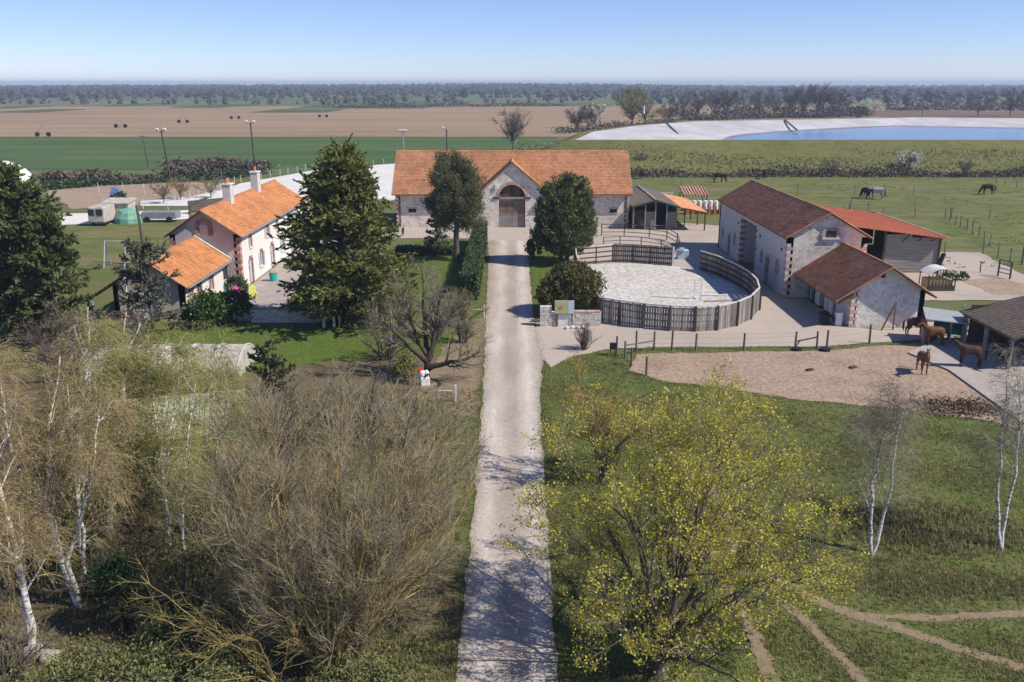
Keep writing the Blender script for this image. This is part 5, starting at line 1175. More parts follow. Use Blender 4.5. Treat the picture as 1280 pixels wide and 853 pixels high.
def field_tree(label, u, v, h, rx, tw, n=14, leaf=None, name='bare_tree', y=None, bark=None):
    b = gp(u, v); s_ = b[1] / 300
    pth = [[(b[0], b[1], 0), (b[0], b[1], h * .3), (b[0] + .3, b[1], h * .62)]]
    for k in range(n):
        a = 6.28 * k / n + random.uniform(-.3, .3); q = random.uniform(.35, 1); zz = h * (.45 + .52 * math.sqrt(max(.05, 1 - q * q)))
        pth.append([(b[0], b[1], h * random.uniform(.12, .3)), (b[0] + math.cos(a) * rx * q * .5, b[1] + math.sin(a) * rx * q * .5, zz * .66), (b[0] + math.cos(a) * rx * q, b[1] + math.sin(a) * rx * q, zz)])
    return bare(name, label, (b[0], b[1], 0), pth, [(.022 * h, .012 * h)] + [(.011 * h, .03)] * n,
        [dict(n=13, t0=.2, t1=1, ang=(.4, 1.0), length=h * .26, K=5, trop=.06, jit=.15, rr=.6, rmin=.03 * s_), dict(n=11, t0=.15, t1=1, ang=(.4, 1), length=h * .13, K=4, trop=.04, jit=.15, rr=.7, rmin=.026 * s_)], bark or M['bark_grey'], tw, 'tree', None, leaf, 2, (6, 4, 3, 3, 3))
field_tree('round bare tree just behind the ridge of the main barn', 641, 190, 11.8, 5.6, M['twig_far'])
field_tree('bare bushy tree left of the white blossoming one behind the bank', 722, 166, 10.5, 6.0, M['twig_far'])
field_tree('bushy tree with patch of white blossom behind the bank', 742, 165, 10.5, 6.0, M['twig_far'], leaf=(1, .7, .8, 'blossom', .2))
field_tree('tall tree with yellow green haze of buds behind the bank', 790, 158, 16.5, 8.5, M['twig_yellow'], leaf=(1, .6, .7, 'leaf_willow', .3))
field_tree('shorter budding tree right of the tall yellow green one', 806, 158, 12, 7.5, M['twig_yellow'])
field_tree('bare shrubby tree at the end of the white reservoir edge', 836, 155, 10, 6.0, M['twig_far'])
for k, (u, v, h, rx, lab) in enumerate(((853, 151, 13.5, 9, 'first bare tree of the line beyond the reservoir'), (872, 150, 15, 10, 'second bare tree of the line beyond the reservoir'), (893, 149, 14.5, 9, 'bare tree in the middle of the line beyond the reservoir'), (908, 149, 15, 8, 'bare tree just left of the gap in the line beyond the reservoir'),
        (928, 148, 11, 10, 'low wide bare tree at the gap in the line beyond the reservoir'), (948, 147, 14, 9.5, 'bare tree right of the gap beyond the reservoir'), (988, 147, 16.5, 9, 'leftmost tall bare tree of the clump above the reservoir'),
        (1004, 147, 18.5, 10, 'tallest bare tree in the clump above the reservoir'), (1022, 147, 18.5, 10, 'bare tree right of the tallest one above the reservoir'), (1040, 147, 16, 9.5, 'rightmost tall bare tree of the clump above the reservoir'), (1056, 146, 10, 7, 'small bare tree right of the clump above the reservoir'), (968, 147, 12, 9, 'bare tree left of the tall clump above the reservoir'), (1222, 146, 13, 13, 'wide bare tree near the right edge beyond the reservoir'), (1262, 146, 15, 14, 'bare tree at the right edge beyond the reservoir'))):
    field_tree(lab, u, v, h, rx, M['twig_far'], 10)
for (u, v, rx, h, lab, mt) in ((1088, 146, 7, 9.5, 'round white blossoming bush above the reservoir', 'blossom'), (1074, 147, 5, 5.5, 'dark green bush left of the white blossoming bush', 'leaf_hedge'), (1135, 219, 3.0, 5.0, 'pale flowering bush on the slope of the reservoir bank', 'blossom')):
    b = gp(u, v); s_ = b[1] / 180
    bush('flowering_bush' if mt == 'blossom' else 'green_bush', lab, (b[0], b[1], 0), rx, rx * .8, h, 60, 18 if mt == 'blossom' else 30, rx * .3, .32 * s_, M[mt], upb=.3, cat='bush', stem=M['bark_grey'])
for (u, v, h, rx, lab) in ((1135, 219, 4.8, 2.6, 'bare shrub inside the pale flowering bush'), (870, 205, 5, 3.2, 'brown bare shrub on the slope of the reservoir bank'), (800, 216, 4.2, 1.2, 'thin bare shrub at the corner of the reservoir bank'), (1205, 222, 3.4, 2.5, 'dark bare shrub near the right end of the bank foot'), (1040, 221, 3.4, 3.5, 'reddish bare shrub at the bank foot above the stone barn')):
    field_tree(lab, u, v, h, rx, M['twig_purple'], 10, name='bare_shrub')
# far woods: thousands of crowns, one mass
def woods(name, rows, sz):
    C = []; S = []; UU = []
    for (y, x0, x1, sp, h, p) in rows:
        n = int((x1 - x0) / sp); x = np.linspace(x0, x1, n) + rng.normal(size=n) * sp * .5; yy = y + rng.normal(size=n) * sp * 1.6
        g = np.sin(x * .006 + y) + np.sin(x * .0171 + y * 1.7) * .7 + rng.normal(size=n) * .5
        keep = g > np.quantile(g, 1 - p); x, yy = x[keep], yy[keep]; hh = h * rng.uniform(.42, 1.15, len(x)); z = hill(x, yy)
        k = 26; u = norm(rng.normal(size=(len(x), k, 3))); w = hh[:, None] * .42
        px = x[:, None] + u[..., 0] * w * .9; py = yy[:, None] + u[..., 1] * w * .9; pz = z[:, None] + hh[:, None] * .5 + u[..., 2] * hh[:, None] * .5
        C.append(np.stack([px, py, pz], -1).reshape(-1, 3)); S.append(np.repeat(hh * sz, k)); UU.append(u.reshape(-1, 3))
    C = np.concatenate(C); S = np.concatenate(S)[:, None]
    n = len(C); U = np.concatenate(UU); nr = norm(U * .7 + np.array([.1, -.25, .75]) + rng.normal(size=(n, 3)) * .25); a = norm(np.cross(nr, rng.normal(size=(n, 3)))); b = np.cross(nr, a)
    V = np.stack([C - a * S * .5, C + b * S * .35, C + a * S * .5, C - b * S * .35], 1).reshape(-1, 3)
    o = np_mesh(name, V, np.arange(4 * n).reshape(-1, 4), M['wood_far'], kind='stuff'); tag(o, 'brown leafless woodland along the horizon', 'woodland')
    return o
rows = [(850, -560, -120, 9, 7, .75), (900, -600, 60, 9, 6, .45), (1000, -650, -60, 10, 10, .5), (1130, -700, -150, 10, 12, .55), (880, 130, 560, 9, 9, .6), (940, 200, 620, 9, 13, .75), (720, 420, 560, 8, 14, .9), (760, 300, 480, 8, 9, .8), (1050, 40, 700, 10, 12, .8)]
for y in (1250, 1400, 1550, 1700, 1850, 2000, 2150, 2300, 2500, 2700, 2900, 3150, 3400): rows.append((y, -.72 * y, .72 * y, 6.5, 11.5, .97 if y > 1550 else .84))
woods('far_woods', rows, .52)

# ================================================================== round pen
pn = thing('round_pen', 'oval riding pen fenced with weathered grey slat panels beside the driveway', 'pen', (13, 76, 0))
front = [(6.88, 68.27), (8.32, 67.19), (10.02, 66.15), (11.89, 65.45), (13.77, 65.25), (15.44, 65.55), (17.25, 66.8), (18.84, 68.8), (20.3, 71.8), (20.95, 75.14), (21.1, 78.54), (20.75, 81.87), (19.95, 85.89), (18.86, 88.49)]
back = [(16.43, 90.6), (14.25, 91.5), (12.54, 92.2), (10.58, 92.5), (8.78, 91.6), (6.5, 90.6)]
def pen_panel(a, b, h, slats, rails, white, posts_out=True):
    a = Vector((*a, 0)); b = Vector((*b, 0)); d = b - a; L = d.length; d /= L; n = Vector((d.y, -d.x, 0)); ang = math.atan2(d.y, d.x)
    if slats:
        m = MB(); k = int(L / .19)
        for i in range(k):
            hh = h - .12 + random.uniform(-.05, .02)
            m.box(a + d * (L * (i + .5) / k) + n * .06 + Vector((0, 0, .06 + hh / 2)), (L / k - .03 + random.uniform(-.015, .01), .03, hh), rz=ang)
        W(m, 'slat_panel', M['slat'], pn, kind='stuff')
    for r_ in range(rails):
        z = .25 + (h - .45) * r_ / max(1, rails - 1); m = MB(); m.bar(a - n * .03 + Vector((0, 0, z)), b - n * .03 + Vector((0, 0, z)), .06, .13); W(m, 'rail', M['wood_dark'], pn)
    m = MB(); m.bar(a - d * .03 + Vector((0, 0, h)), b + d * .03 + Vector((0, 0, h)), .12, .1); W(m, 'top_rail', M['rail_white'] if white else M['wood_grey'], pn)
    m = MB(); m.bar(a + n * .14, a + n * .14 + Vector((0, 0, h + .04)), .12); W(m, 'post', M['wood_dark'], pn)
for k in range(len(front) - 1): pen_panel(front[k], front[k + 1], 1.95, True, 4, True)
for k in range(len(back) - 1): pen_panel(back[k], back[k + 1], 1.95, k < 3, 4, k >= 3)
left_ = [(6.5, 90.6), (6.3, 86), (6.35, 81), (6.5, 76), (6.88, 68.27)]
for k in range(len(left_) - 1): pen_panel(left_[k], left_[k + 1], 1.95, k > 1, 4, True)
m = MB(); m.bar((16.5, 90.5, 0), (16.5, 90.5, 2.0), .2); W(m, 'gate_post', M['rail_white'], pn)
rp = thing('rail_pen', 'small dark steel rail pen behind the oval riding pen', 'pen', (14, 104, 0))
def railrow(root, P, zs, mat, w=.07, ph=None, pm=None):
    for k in range(len(P)):
        m = MB(); m.bar((*P[k], 0), (*P[k], ph or zs[-1] + .05), w * 1.5); W(m, 'post', pm or mat, root)
        if k:
            for z in zs: m = MB(); m.bar((*P[k - 1], z), (*P[k], z), w, w); W(m, 'rail', mat, root)
railrow(rp, [(11.0, 109.5), (13.8, 109.6), (16.7, 108.3), (18.5, 106.4), (19.0, 102.3), (18.4, 97.5)], (.5, 1.0, 1.45), M['steel_dark'])
railrow(rp, [(10.6, 103.0), (12.6, 103.8), (15.0, 103.2), (17.0, 101.2), (18.0, 98.0)], (.45, .9), M['steel_dark'], .06)
m = MB(); m.box((18.2, 94.5, .5), (1.2, .9, 1.0)); m.box((18.0, 94.0, 1.1), (.6, .2, .4)); tag(m.build('white_crate', M['paleblue'], bevel=.05), 'pale crate by the opening of the oval riding pen', 'crate')
for lab, x, y in (('left white upright of the jump inside the pen', 15.9, 76.2), ('right white upright of the jump inside the pen', 16.35, 75.6)):
    j = thing('jump_stand', lab, 'jump stand', (x, y, 0)); m = MB(); m.bar((x, y, 0), (x, y, 1.75), .1); W(m, 'upright', M['white'], j)
    m = MB(); m.bar((x - .45, y, .08), (x + .45, y, .08), .12, .14); m.bar((x, y - .4, .07), (x, y + .4, .07), .1, .12); W(m, 'foot', M['white'], j)
for lab, a, b, mt in (('white jump pole lying left of the jump stands in the pen', (12.3, 76.6), (15.4, 75.8), 'white'), ('white jump pole lying in the shaded part of the pen', (16.8, 77.0), (18.8, 76.8), 'white'), ('pale ground pole lying towards the front rail of the pen', (16.6, 70.8), (17.9, 67.9), 'rail_white'), ('grey pole lying in the barn shadow inside the pen', (16.4, 74.6), (19.6, 75.0), 'steel')):
    m = MB(); m.tube([(*a, .14), (*b, .14)], .06, 8); tag(m.build('jump_pole', M[mt]), lab, 'pole')
m = MB(); m.box((15.2, 71.4, .14), (1.1, .35, .12), rz=.2); m.box((15.0, 71.9, .14), (.7, .25, .1), rz=-.3); tag(m.build('red_pole_block', M['red'], bevel=.03), 'red jump block lying on the pen sand', 'block')
# ================================================================== sign wall
sw = thing('sign_wall', 'low white stone wall at the driveway edge in front of the yew', 'wall', (4.4, 66.9, 0))
def stone_wall(root, x0, x1, y, h, t, mat, cap=None):
    """courses of individual stones"""
    m = MB(); z = 0
    while z < h - .05:
        hh = min(random.uniform(.14, .22), h - z); x = x0
        while x < x1 - .03:
            w = min(random.uniform(.2, .5), x1 - x)
            if x1 - x - w < .12: w = x1 - x
            m.box((x + w / 2, y + random.uniform(-.02, .02), z + hh / 2), (w - .02, t, hh - .02)); x += w
        z += hh
    return m
W(stone_wall(sw, 2.2, 6.85, 66.9, 1.15, .42, None), 'stones', M['quoin'], sw, kind='stuff')
m = MB(); m.box((4.5, 66.9, .55), (4.55, .36, 1.08)); W(m, 'mortar', M['render_grey'], sw)
W(stone_wall(sw, 2.15, 3.05, 66.85, 1.6, .55, None), 'end_pier', M['quoin'], sw, kind='stuff')
m = MB()
for k in range(9): m.box((4.75 + k * .24, 66.9, 1.19), (.22, .5, .07))
W(m, 'coping_tiles', M['brick_pink'], sw, kind='stuff')
m = MB(); m.box((4.0, 66.66, .5), (.9, .12, 1.0)); W(m, 'whitewashed_patch', M['white'], sw)
ib = thing('info_board', 'green and blue information board on two posts before the stone wall', 'sign', (4.0, 66.5, 0))
m = MB(); m.box((4.0, 66.5, 1.6), (1.5, .07, 1.05)); W(m, 'board', M['offwhite'], ib)
m = MB(); m.box((3.78, 66.45, 1.6), (.98, .03, .98)); W(m, 'green_panel', smat('sage_print', (0.42, 0.47, 0.22), .5, var=.05), ib)
m = MB(); m.box((4.5, 66.45, 1.6), (.42, .03, .98)); W(m, 'blue_panel', smat('pale_blue_print', (0.5, 0.6, 0.68), .5, var=.05), ib)
m = MB(); m.prism([(3.5, 66.43, 1.5), (3.62, 66.43, 1.42), (3.85, 66.43, 1.5), (3.95, 66.43, 1.6), (3.75, 66.43, 1.72), (3.58, 66.43, 1.66)], (0, -.012, 0)); W(m, 'brown_emblem', M['terracotta'], ib)
for x in (3.4, 4.6): m = MB(); m.bar((x, 66.56, 0), (x, 66.56, 2.1), .1); W(m, 'post', M['post'], ib)
m = MB(); m.tube([(1.5, 68.0, .12), (3.4, 68.0, .12)], [.16, .15], 8); tag(m.build('fallen_log', M['bark_grey']), 'pale log lying between the driveway and the stone wall', 'log')
for k in range(4):
    m = MB(); m.box((4.2 + k * .42, 65.9 + random.uniform(-.1, .1), .13), (.34, .3, .26), rz=random.random(), rx=.2); tag(m.build('stone', M['quoin'], bevel=.06), 'loose stone in the row at the foot of the sign wall', 'stone', 'loose stones at the foot of the sign wall')
# terrace wall, kennel
gwl = thing('terrace_wall', 'long white stone retaining wall below the terrace lawn', 'wall', (-17.8, 68, 0))
W(stone_wall(gwl, -20.4, -14.6, 68.0, 1.1, .4, None), 'stones', M['quoin'], gwl, kind='stuff'); m = MB(); m.box((-17.5, 68.0, .52), (5.7, .34, 1.02)); W(m, 'mortar', M['render_grey'], gwl)
m = MB(); m.box((-17.5, 68.0, 1.14), (5.9, .55, .07)); W(m, 'coping', M['concrete'], gwl)
kn = thing('stone_kennel', 'small stone kennel at the right end of the terrace wall', 'kennel', (-14.0, 66.8, 0))
m = MB(); wall(m, (-14.7, 66.2), (-13.3, 66.2), 0, 1.0, .2, [(.4, 1.0, 0, .75)]); wall(m, (-13.3, 66.2), (-13.3, 67.5), 0, 1, .2); wall(m, (-14.7, 67.5), (-14.7, 66.2), 0, 1, .2); W(m, 'wall', M['stone'], kn)
m = MB(); m.prism([(-14.9, 66.0, 1.0), (-13.1, 66.0, 1.0), (-13.1, 67.7, 1.25), (-14.9, 67.7, 1.25)], (0, 0, .1)); W(m, 'roof', M['shingle'], kn)
# garden chairs and bins
def adirondack(lab, x, y, rz, mt):
    o = thing('garden_chair', lab, 'chair', (x, y, .045), None, rz)
    def pc(nm, f): m = MB(); f(m); m.build(nm, M[mt], o)
    pc('seat', lambda m: [m.box((0, -.22 + k * .13, .36 - k * .03), (.56, .115, .03)) for k in range(4)])
    for k in range(5): pc('back_slat', lambda m: m.box((-.24 + k * .12, .32, .68 + .05 * (2 - abs(k - 2))), (.1, .03, .85 + .1 * (2 - abs(k - 2))), rx=-.35))
    for s_ in (-1, 1):
        pc('armrest', lambda m: m.box((s_ * .38, -.05, .6), (.14, .75, .03))); pc('leg', lambda m: m.box((s_ * .36, -.36, .3), (.06, .1, .6))); pc('leg', lambda m: m.box((s_ * .34, .25, .24), (.05, .5, .1), rx=-.45))
    return o
adirondack('pink wooden garden chair on the terrace', -23.4, 75.2, R(60), 'pink'); adirondack('yellow wooden garden chair on the terrace', -22.4, 75.5, R(15), 'yellow'); adirondack('turquoise garden chair left of the pink one', -23.9, 74.2, R(100), 'turq')
bn = thing('garden_bin', 'turquoise bin standing on the terrace by the house wall', 'bin', (-22.6, 83.2, 0)); m = MB(); m.tube([(-22.6, 83.2, .05), (-22.6, 83.2, .9)], [.32, .4], 10); W(m, 'body', M['turq'], bn); m = MB(); m.tube([(-22.6, 83.2, .9), (-22.6, 83.2, 1.0)], [.44, .3], 10); W(m, 'lid', M['straw'], bn)
# white ornament, posts
sf = thing('garden_ornament', 'white garden ornament with a red top beside the gnarled tree', 'ornament', (-5.45, 52.7, 0))
m = MB(); m.box((-5.4, 52.7, .38), (.82, .7, .76), rz=.25); W(m, 'pot', M['white'], sf, bevel=.1)
m = MB(); m.tube([(-5.62, 52.6, .74), (-5.62, 52.6, .95), (-5.62, 52.6, 1.25), (-5.62, 52.6, 1.4)], [.2, .3, .26, .1], 9); m.tube([(-5.2, 52.65, .74), (-5.2, 52.65, 1.05), (-5.24, 52.65, 1.3)], [.16, .24, .1], 9); W(m, 'white_top', M['white'], sf, smooth=True)
m = MB(); m.box((-5.72, 52.6, 1.36), (.5, .4, .16), rz=.4, rx=.2); W(m, 'red_top', M['red'], sf, bevel=.05)
m = MB(); m.bar((-5.35, 52.36, .78), (-5.0, 52.4, 1.1), .12); W(m, 'dark_band', M['black'], sf)
sf.scale = (.72, .72, .78)
for lab, x, y in (('white T shaped post on the grass verge by the many stemmed tree', -3.3, 49.6), ('white T shaped post at the end of the clipped hedge', -2.2, 69.2)):
    p = thing('white_post', lab, 'post', (x, y, 0)); m = MB(); m.bar((x, y, 0), (x, y, 1.1), .1); W(m, 'post', M['white'], p); m = MB(); m.bar((x - 1.0, y, .75), (x, y, .75), .06); W(m, 'crossbar', M['white'], p)
# ================================================================== fences
pf = thing('paddock_fence', 'row of dark wooden fence posts between the track and the dirt paddock', 'fence', (15, 60, 0))
for (x, y) in ((7.2, 59.1), (7.7, 58.3), (8.72, 60.3), (9.95, 60.2), (11.18, 60.15), (12.86, 60.1), (16.27, 60.3), (20.0, 60.7), (21.5, 60.6), (22.15, 60.5), (25.74, 62.0), (7.9, 56.6), (8.6, 54.6)):
    m = MB(); m.tube([(x, y, 0), (x + random.uniform(-.04, .04), y, random.uniform(1.25, 1.5))], [.08, .07], 6); W(m, 'post', M['post'], pf)
m = MB()
for z in (.5, .9, 1.2):
    for a, b in (((8.72, 60.3), (16.27, 60.3)), ((16.27, 60.3), (20.0, 60.7)), ((22.15, 60.5), (25.74, 62.0))): m.bar((*a, z), (*b, z), .012)
W(m, 'wire', M['steel'], pf, kind='stuff')
m = MB(); m.bar((7.7, 58.3, .95), (9.95, 60.2, .75), .08); W(m, 'rail', M['post'], pf)
m = MB(); m.bar((20.0, 60.7, .55), (21.5, 60.6, .9), .09); m.bar((20.0, 60.7, 0.15), (20.3, 60.68, .6), .07); W(m, 'gate_rail', M['post'], pf)
m = MB(); m.box((6.9, 58.9, .75), (.4, .3, .4)); m.bar((6.75, 58.9, 0), (6.75, 58.9, .6), .05); m.bar((7.05, 58.9, 0), (7.05, 58.9, .6), .05); tag(m.build('feed_box', M['black']), 'small dark box on legs against the first paddock fence post', 'box')
m = MB(); m.tube([(20.0, 60.3, .02), (20.0, 60.3, .2)], .35, 12); tag(m.build('black_tub', M['black']), 'black tub at the paddock fence by the gate', 'tub')
m = MB(); m.tube([(21.9, 60.1, .05), (21.9, 60.1, .22)], .38, 12); tag(m.build('black_tub', M['black']), 'black tub right of the paddock gate posts', 'tub')
def post_line(name, lab, px, h, mat, wires=(.5, .9, 1.2), gap=2.6, r=.06, jit=.5):
    P = [Vector(gp(*p)) for p in px]; o = thing(name, lab, 'fence', (P[0].x, P[0].y, 0)); w = MB()
    for a, b in zip(P, P[1:]):
        L = (b - a).length; n = max(1, int(L / gap))
        for i in range(n):
            q = a.lerp(b, (i + random.uniform(0, jit) * .4) / n); m = MB(); hh = h * random.uniform(.8, 1.15); ln = random.uniform(-.08, .08)
            m.tube([(q.x, q.y, 0), (q.x + ln, q.y, hh)], [r, r * .85], 5); W(m, 'post', mat, o)
        for z in wires: w.bar((a.x, a.y, z), (b.x, b.y, z), .014)
    if wires: W(w, 'wire', M['steel'], o, kind='stuff')
    return o
post_line('wire_fence', 'long wire fence with wooden posts nearest behind the orange roofed shed', [(1062, 262), (1100, 272), (1180, 273), (1275, 276)], 1.7, M['post'], gap=4.2)
post_line('wire_fence', 'far wire fence across the green pasture below the reservoir bank', [(985, 242), (1060, 243), (1130, 243), (1200, 248)], 1.6, M['post'], gap=6)
post_line('wire_fence', 'wire fence running down the pasture to the right of the orange roofed shed', [(1180, 273), (1200, 285), (1222, 297), (1243, 313)], 1.6, M['post'], gap=2.4)
post_line('wire_fence', 'short pale fence line along the foot of the orange roofed shed yard', [(1172, 318), (1228, 318), (1262, 330), (1290, 342)], 1.5, M['post'], gap=2.6)
post_line('wire_fence', 'wire fence in the pasture between the two grazing horse groups', [(1060, 262), (1130, 259), (1235, 268)], 1.4, M['post'], gap=6, r=.05)
post_line('wire_fence', 'wire fence at the top right corner of the pasture', [(1232, 226), (1255, 232), (1285, 240)], 1.3, M['post'], gap=4)
post_line('wire_fence', 'wire fence behind the wooden stable and the main barn end', [(790, 222), (840, 228), (862, 238)], 1.5, M['post'], gap=5)
post_line('arena_fence', 'white rail fence around the far edge of the pale sand arena', [(236, 250), (300, 229), (400, 211), (494, 204)], 1.4, M['rail_white'], wires=(.6, 1.3), gap=3.4, r=.07)
post_line('wire_fence', 'pale wire fence on the left beside the sand paddock', [(120, 242), (180, 243), (232, 254)], 1.7, M['rail_white'], gap=4, r=.06)
post_line('wire_fence', 'pale post fence along the gravel strip on the left', [(175, 262), (238, 263)], 1.6, M['rail_white'], gap=3, r=.06)
ak = thing('arena_kickboard', 'dark boarded end wall of the pale sand arena behind the farmhouse', 'wall', (-45, 135, 0))
a0, a1 = gp(236, 268), gp(296, 262)
for k in range(7): m = MB(); m.bar((*a0, .15 + k * .27), (*a1, .15 + k * .27), .06, .25); W(m, 'plank', M['wood_dark'], ak)
# gates and rails of the back yard
gt = thing('metal_gate', 'dark metal frame gate in the back yard on the right', 'gate', (46.5, 83, 0))
ga, gb = gp(1247, 346), gp(1262, 350)
for p in (ga, gb): m = MB(); m.bar((*p, 0), (*p, 1.7), .12); W(m, 'post', M['steel_dark'], gt)
for z in (.5, .9, 1.3, 1.7): m = MB(); m.bar((*ga, z), (*gb, z), .07); W(m, 'rail', M['steel_dark'], gt)
post_line('rail_fence', 'rusty rail fence left of the metal frame gate', [(1222, 341), (1247, 346)], 1.2, M['steel_dark'], wires=(.4, .8, 1.1), gap=1.6)
m = MB(); m.tube([gp(1277, 332) + (0,), gp(1277, 332) + (2.7,)], .1, 7); tag(m.build('tall_post', M['post']), 'tall dark post at the right edge of the back yard', 'post')
g2 = thing('field_gate', 'grey tube gate across the grass strip behind the small shelter', 'gate', (33, 66, 0))
for (u, v) in ((1150, 402), (1203, 404)): m = MB(); m.bar((*gp(u, v), 0), (*gp(u, v), 1.5), .12); W(m, 'post', M['steel'], g2)
for z in (.35, .65, .95, 1.25): m = MB(); m.bar((*gp(1150, 402), z), (*gp(1203, 404), z), .045); W(m, 'rail', M['steel'], g2)
for k, (u, v, u2, v2) in enumerate(((1188, 407, 1232, 412), (1186, 413, 1228, 420), (1184, 419, 1222, 426))):
    m = MB(); m.bar((*gp(u, v), .2), (*gp(u2, v2), .2), .14); tag(m.build('ground_rail', M['wood_brown']), ('farthest', 'middle', 'nearest')[k] + ' of three brown rails lying on the concrete by the shelter', 'rail')
# round hay feeder with curved roof
hf = thing('hay_feeder', 'metal hay feeder with curved white roof in the back yard', 'feeder', (38.6, 79.6, 0))
m = MB(); c = (38.6, 79.7)
pts = [(c[0] - 1.25 + 2.5 * k / 8, 1.55 + math.sin(math.pi * k / 8) * .55) for k in range(9)]
for (xa, za), (xb, zb_) in zip(pts, pts[1:]): m.prism([(xa, c[1] - 1, za), (xb, c[1] - 1, zb_), (xb, c[1] + 1, zb_), (xa, c[1] + 1, za)], (0, 0, .04))
W(m, 'roof', M['white'], hf)
for sx, sy in ((-1, -1), (1, -1), (1, 1), (-1, 1)): m = MB(); m.bar((c[0] + sx * 1.2, c[1] + sy * .9, 0), (c[0] + sx * 1.2, c[1] + sy * .9, 1.6), .07); W(m, 'post', M['steel_dark'], hf)
for k in range(9): m = MB(); m.bar((c[0] - 1.2 + k * .3, c[1] - .95, .1), (c[0] - 1.2 + k * .3, c[1] - .95, 1.6 + math.sin(math.pi * k / 8) * .45), .045); W(m, 'bar', M['steel_dark'], hf)
m = MB(); m.box((c[0], c[1] - .97, .3), (2.4, .04, .55)); W(m, 'trough', M['steel_dark'], hf)
m = MB(); m.box((c[0], c[1], .6), (2.1, 1.6, .9)); W(m, 'hay', M['straw'], hf)
bush('low_bush', 'low green bush in the back yard right of the hay feeder', (41.9, 83.4, 0), 1.5, .8, .8, 24, 35, .35, .2, M['leaf_hedge'])
# small shelter with grey sheet roof
ss = thing('small_shelter', 'small open shelter with grey corrugated roof beside the stable gable', 'shelter', (30.8, 62.5, 0))
m = MB(); m.prism([(29.3, 61.4, 2.0), (32.2, 61.0, 1.75), (33.2, 63.4, 1.95), (30.2, 64.0, 2.25)], (0, 0, -.06)); W(m, 'roof', M['sheet_grey'], ss)
for (x, y, h) in ((29.4, 61.5, 1.95), (32.1, 61.1, 1.7), (33.0, 63.3, 1.9), (30.3, 63.9, 2.2), (31.1, 61.3, 1.8)): m = MB(); m.bar((x, y, .1), (x, y, h), .12); W(m, 'post', M['wood_grey'], ss)
m = MB(); m.bar((31.1, 63.85, 1.0), (33.0, 63.4, 1.0), .06, 1.5); W(m, 'back_panel', M['teal'], ss); m = MB(); m.bar((29.35, 61.6, .9), (30.2, 63.8, .9), .05, 1.3); W(m, 'side_panel', M['sheet_grey'], ss)
# big open shelter at the right edge
bs = thing('horse_shelter', 'big open horse shelter with brown roof at the right edge', 'shelter', (36, 58, 0))
xa, ya0, ya1 = 32.3, 55.6, 61.8
m = MB(); m.prism([(xa - .3, ya0 - .5, 2.3), (40.5, ya0 - .5, 4.4), (40.5, ya1 + .4, 4.4), (xa - .3, ya1 + .4, 2.3)], (0, 0, .08))
W(m, 'roof', M['sheet_brown'], bs)
m = MB()
for k in range(16): m.bar((xa - .3, ya0 - .4 + k * .46, 2.41), (40.5, ya0 - .4 + k * .46, 4.51), .1, .05)
W(m, 'roof_rib', M['shingle'], bs, kind='stuff')
for x, h in ((xa, 2.25), (36.2, 3.2), (40.2, 4.2)):
    for y in (ya0, 58.8, ya1): m = MB(); m.bar((x, y, .1), (x, y, h), .2); W(m, 'post', M['wood_grey'], bs)
m = MB(); m.bar((xa, ya0 - .3, 2.2), (xa, ya1 + .3, 2.2), .14, .2); m.bar((xa, ya0, 2.15), (40, ya0, 4.1), .1, .18); m.bar((xa, ya1, 2.15), (40, ya1, 4.1), .1, .18); W(m, 'beam', M['wood_brown'], bs)
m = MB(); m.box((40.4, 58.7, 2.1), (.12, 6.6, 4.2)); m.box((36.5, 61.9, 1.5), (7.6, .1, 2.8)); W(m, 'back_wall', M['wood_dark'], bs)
# manure heap
m = MB()
P_ = rng.normal(size=(3200, 3)) * np.array([1.25, .75, .1]) + np.array([25.6, 48.6, .06]); P_[:, 2] = np.abs(P_[:, 2])
lv = leaves(P_, .16, .6); o = np_mesh('manure_heap', lv[0], lv[1], M['wood_brown'], None, kind='stuff'); tag(o, 'dark patch of manure and straw at the corner of the dirt paddock', 'manure')
for k, (u, v) in enumerate(((1012, 464), (1066, 461))):
    x, y = gp(u, v); m = MB(); m.box((x, y, .1), (.55, .3, .12), rz=.5); tag(m.build('dropping', M['wood_dark'], bevel=.05), ('left', 'right')[k] + ' dark dropping on the dirt paddock', 'dropping')
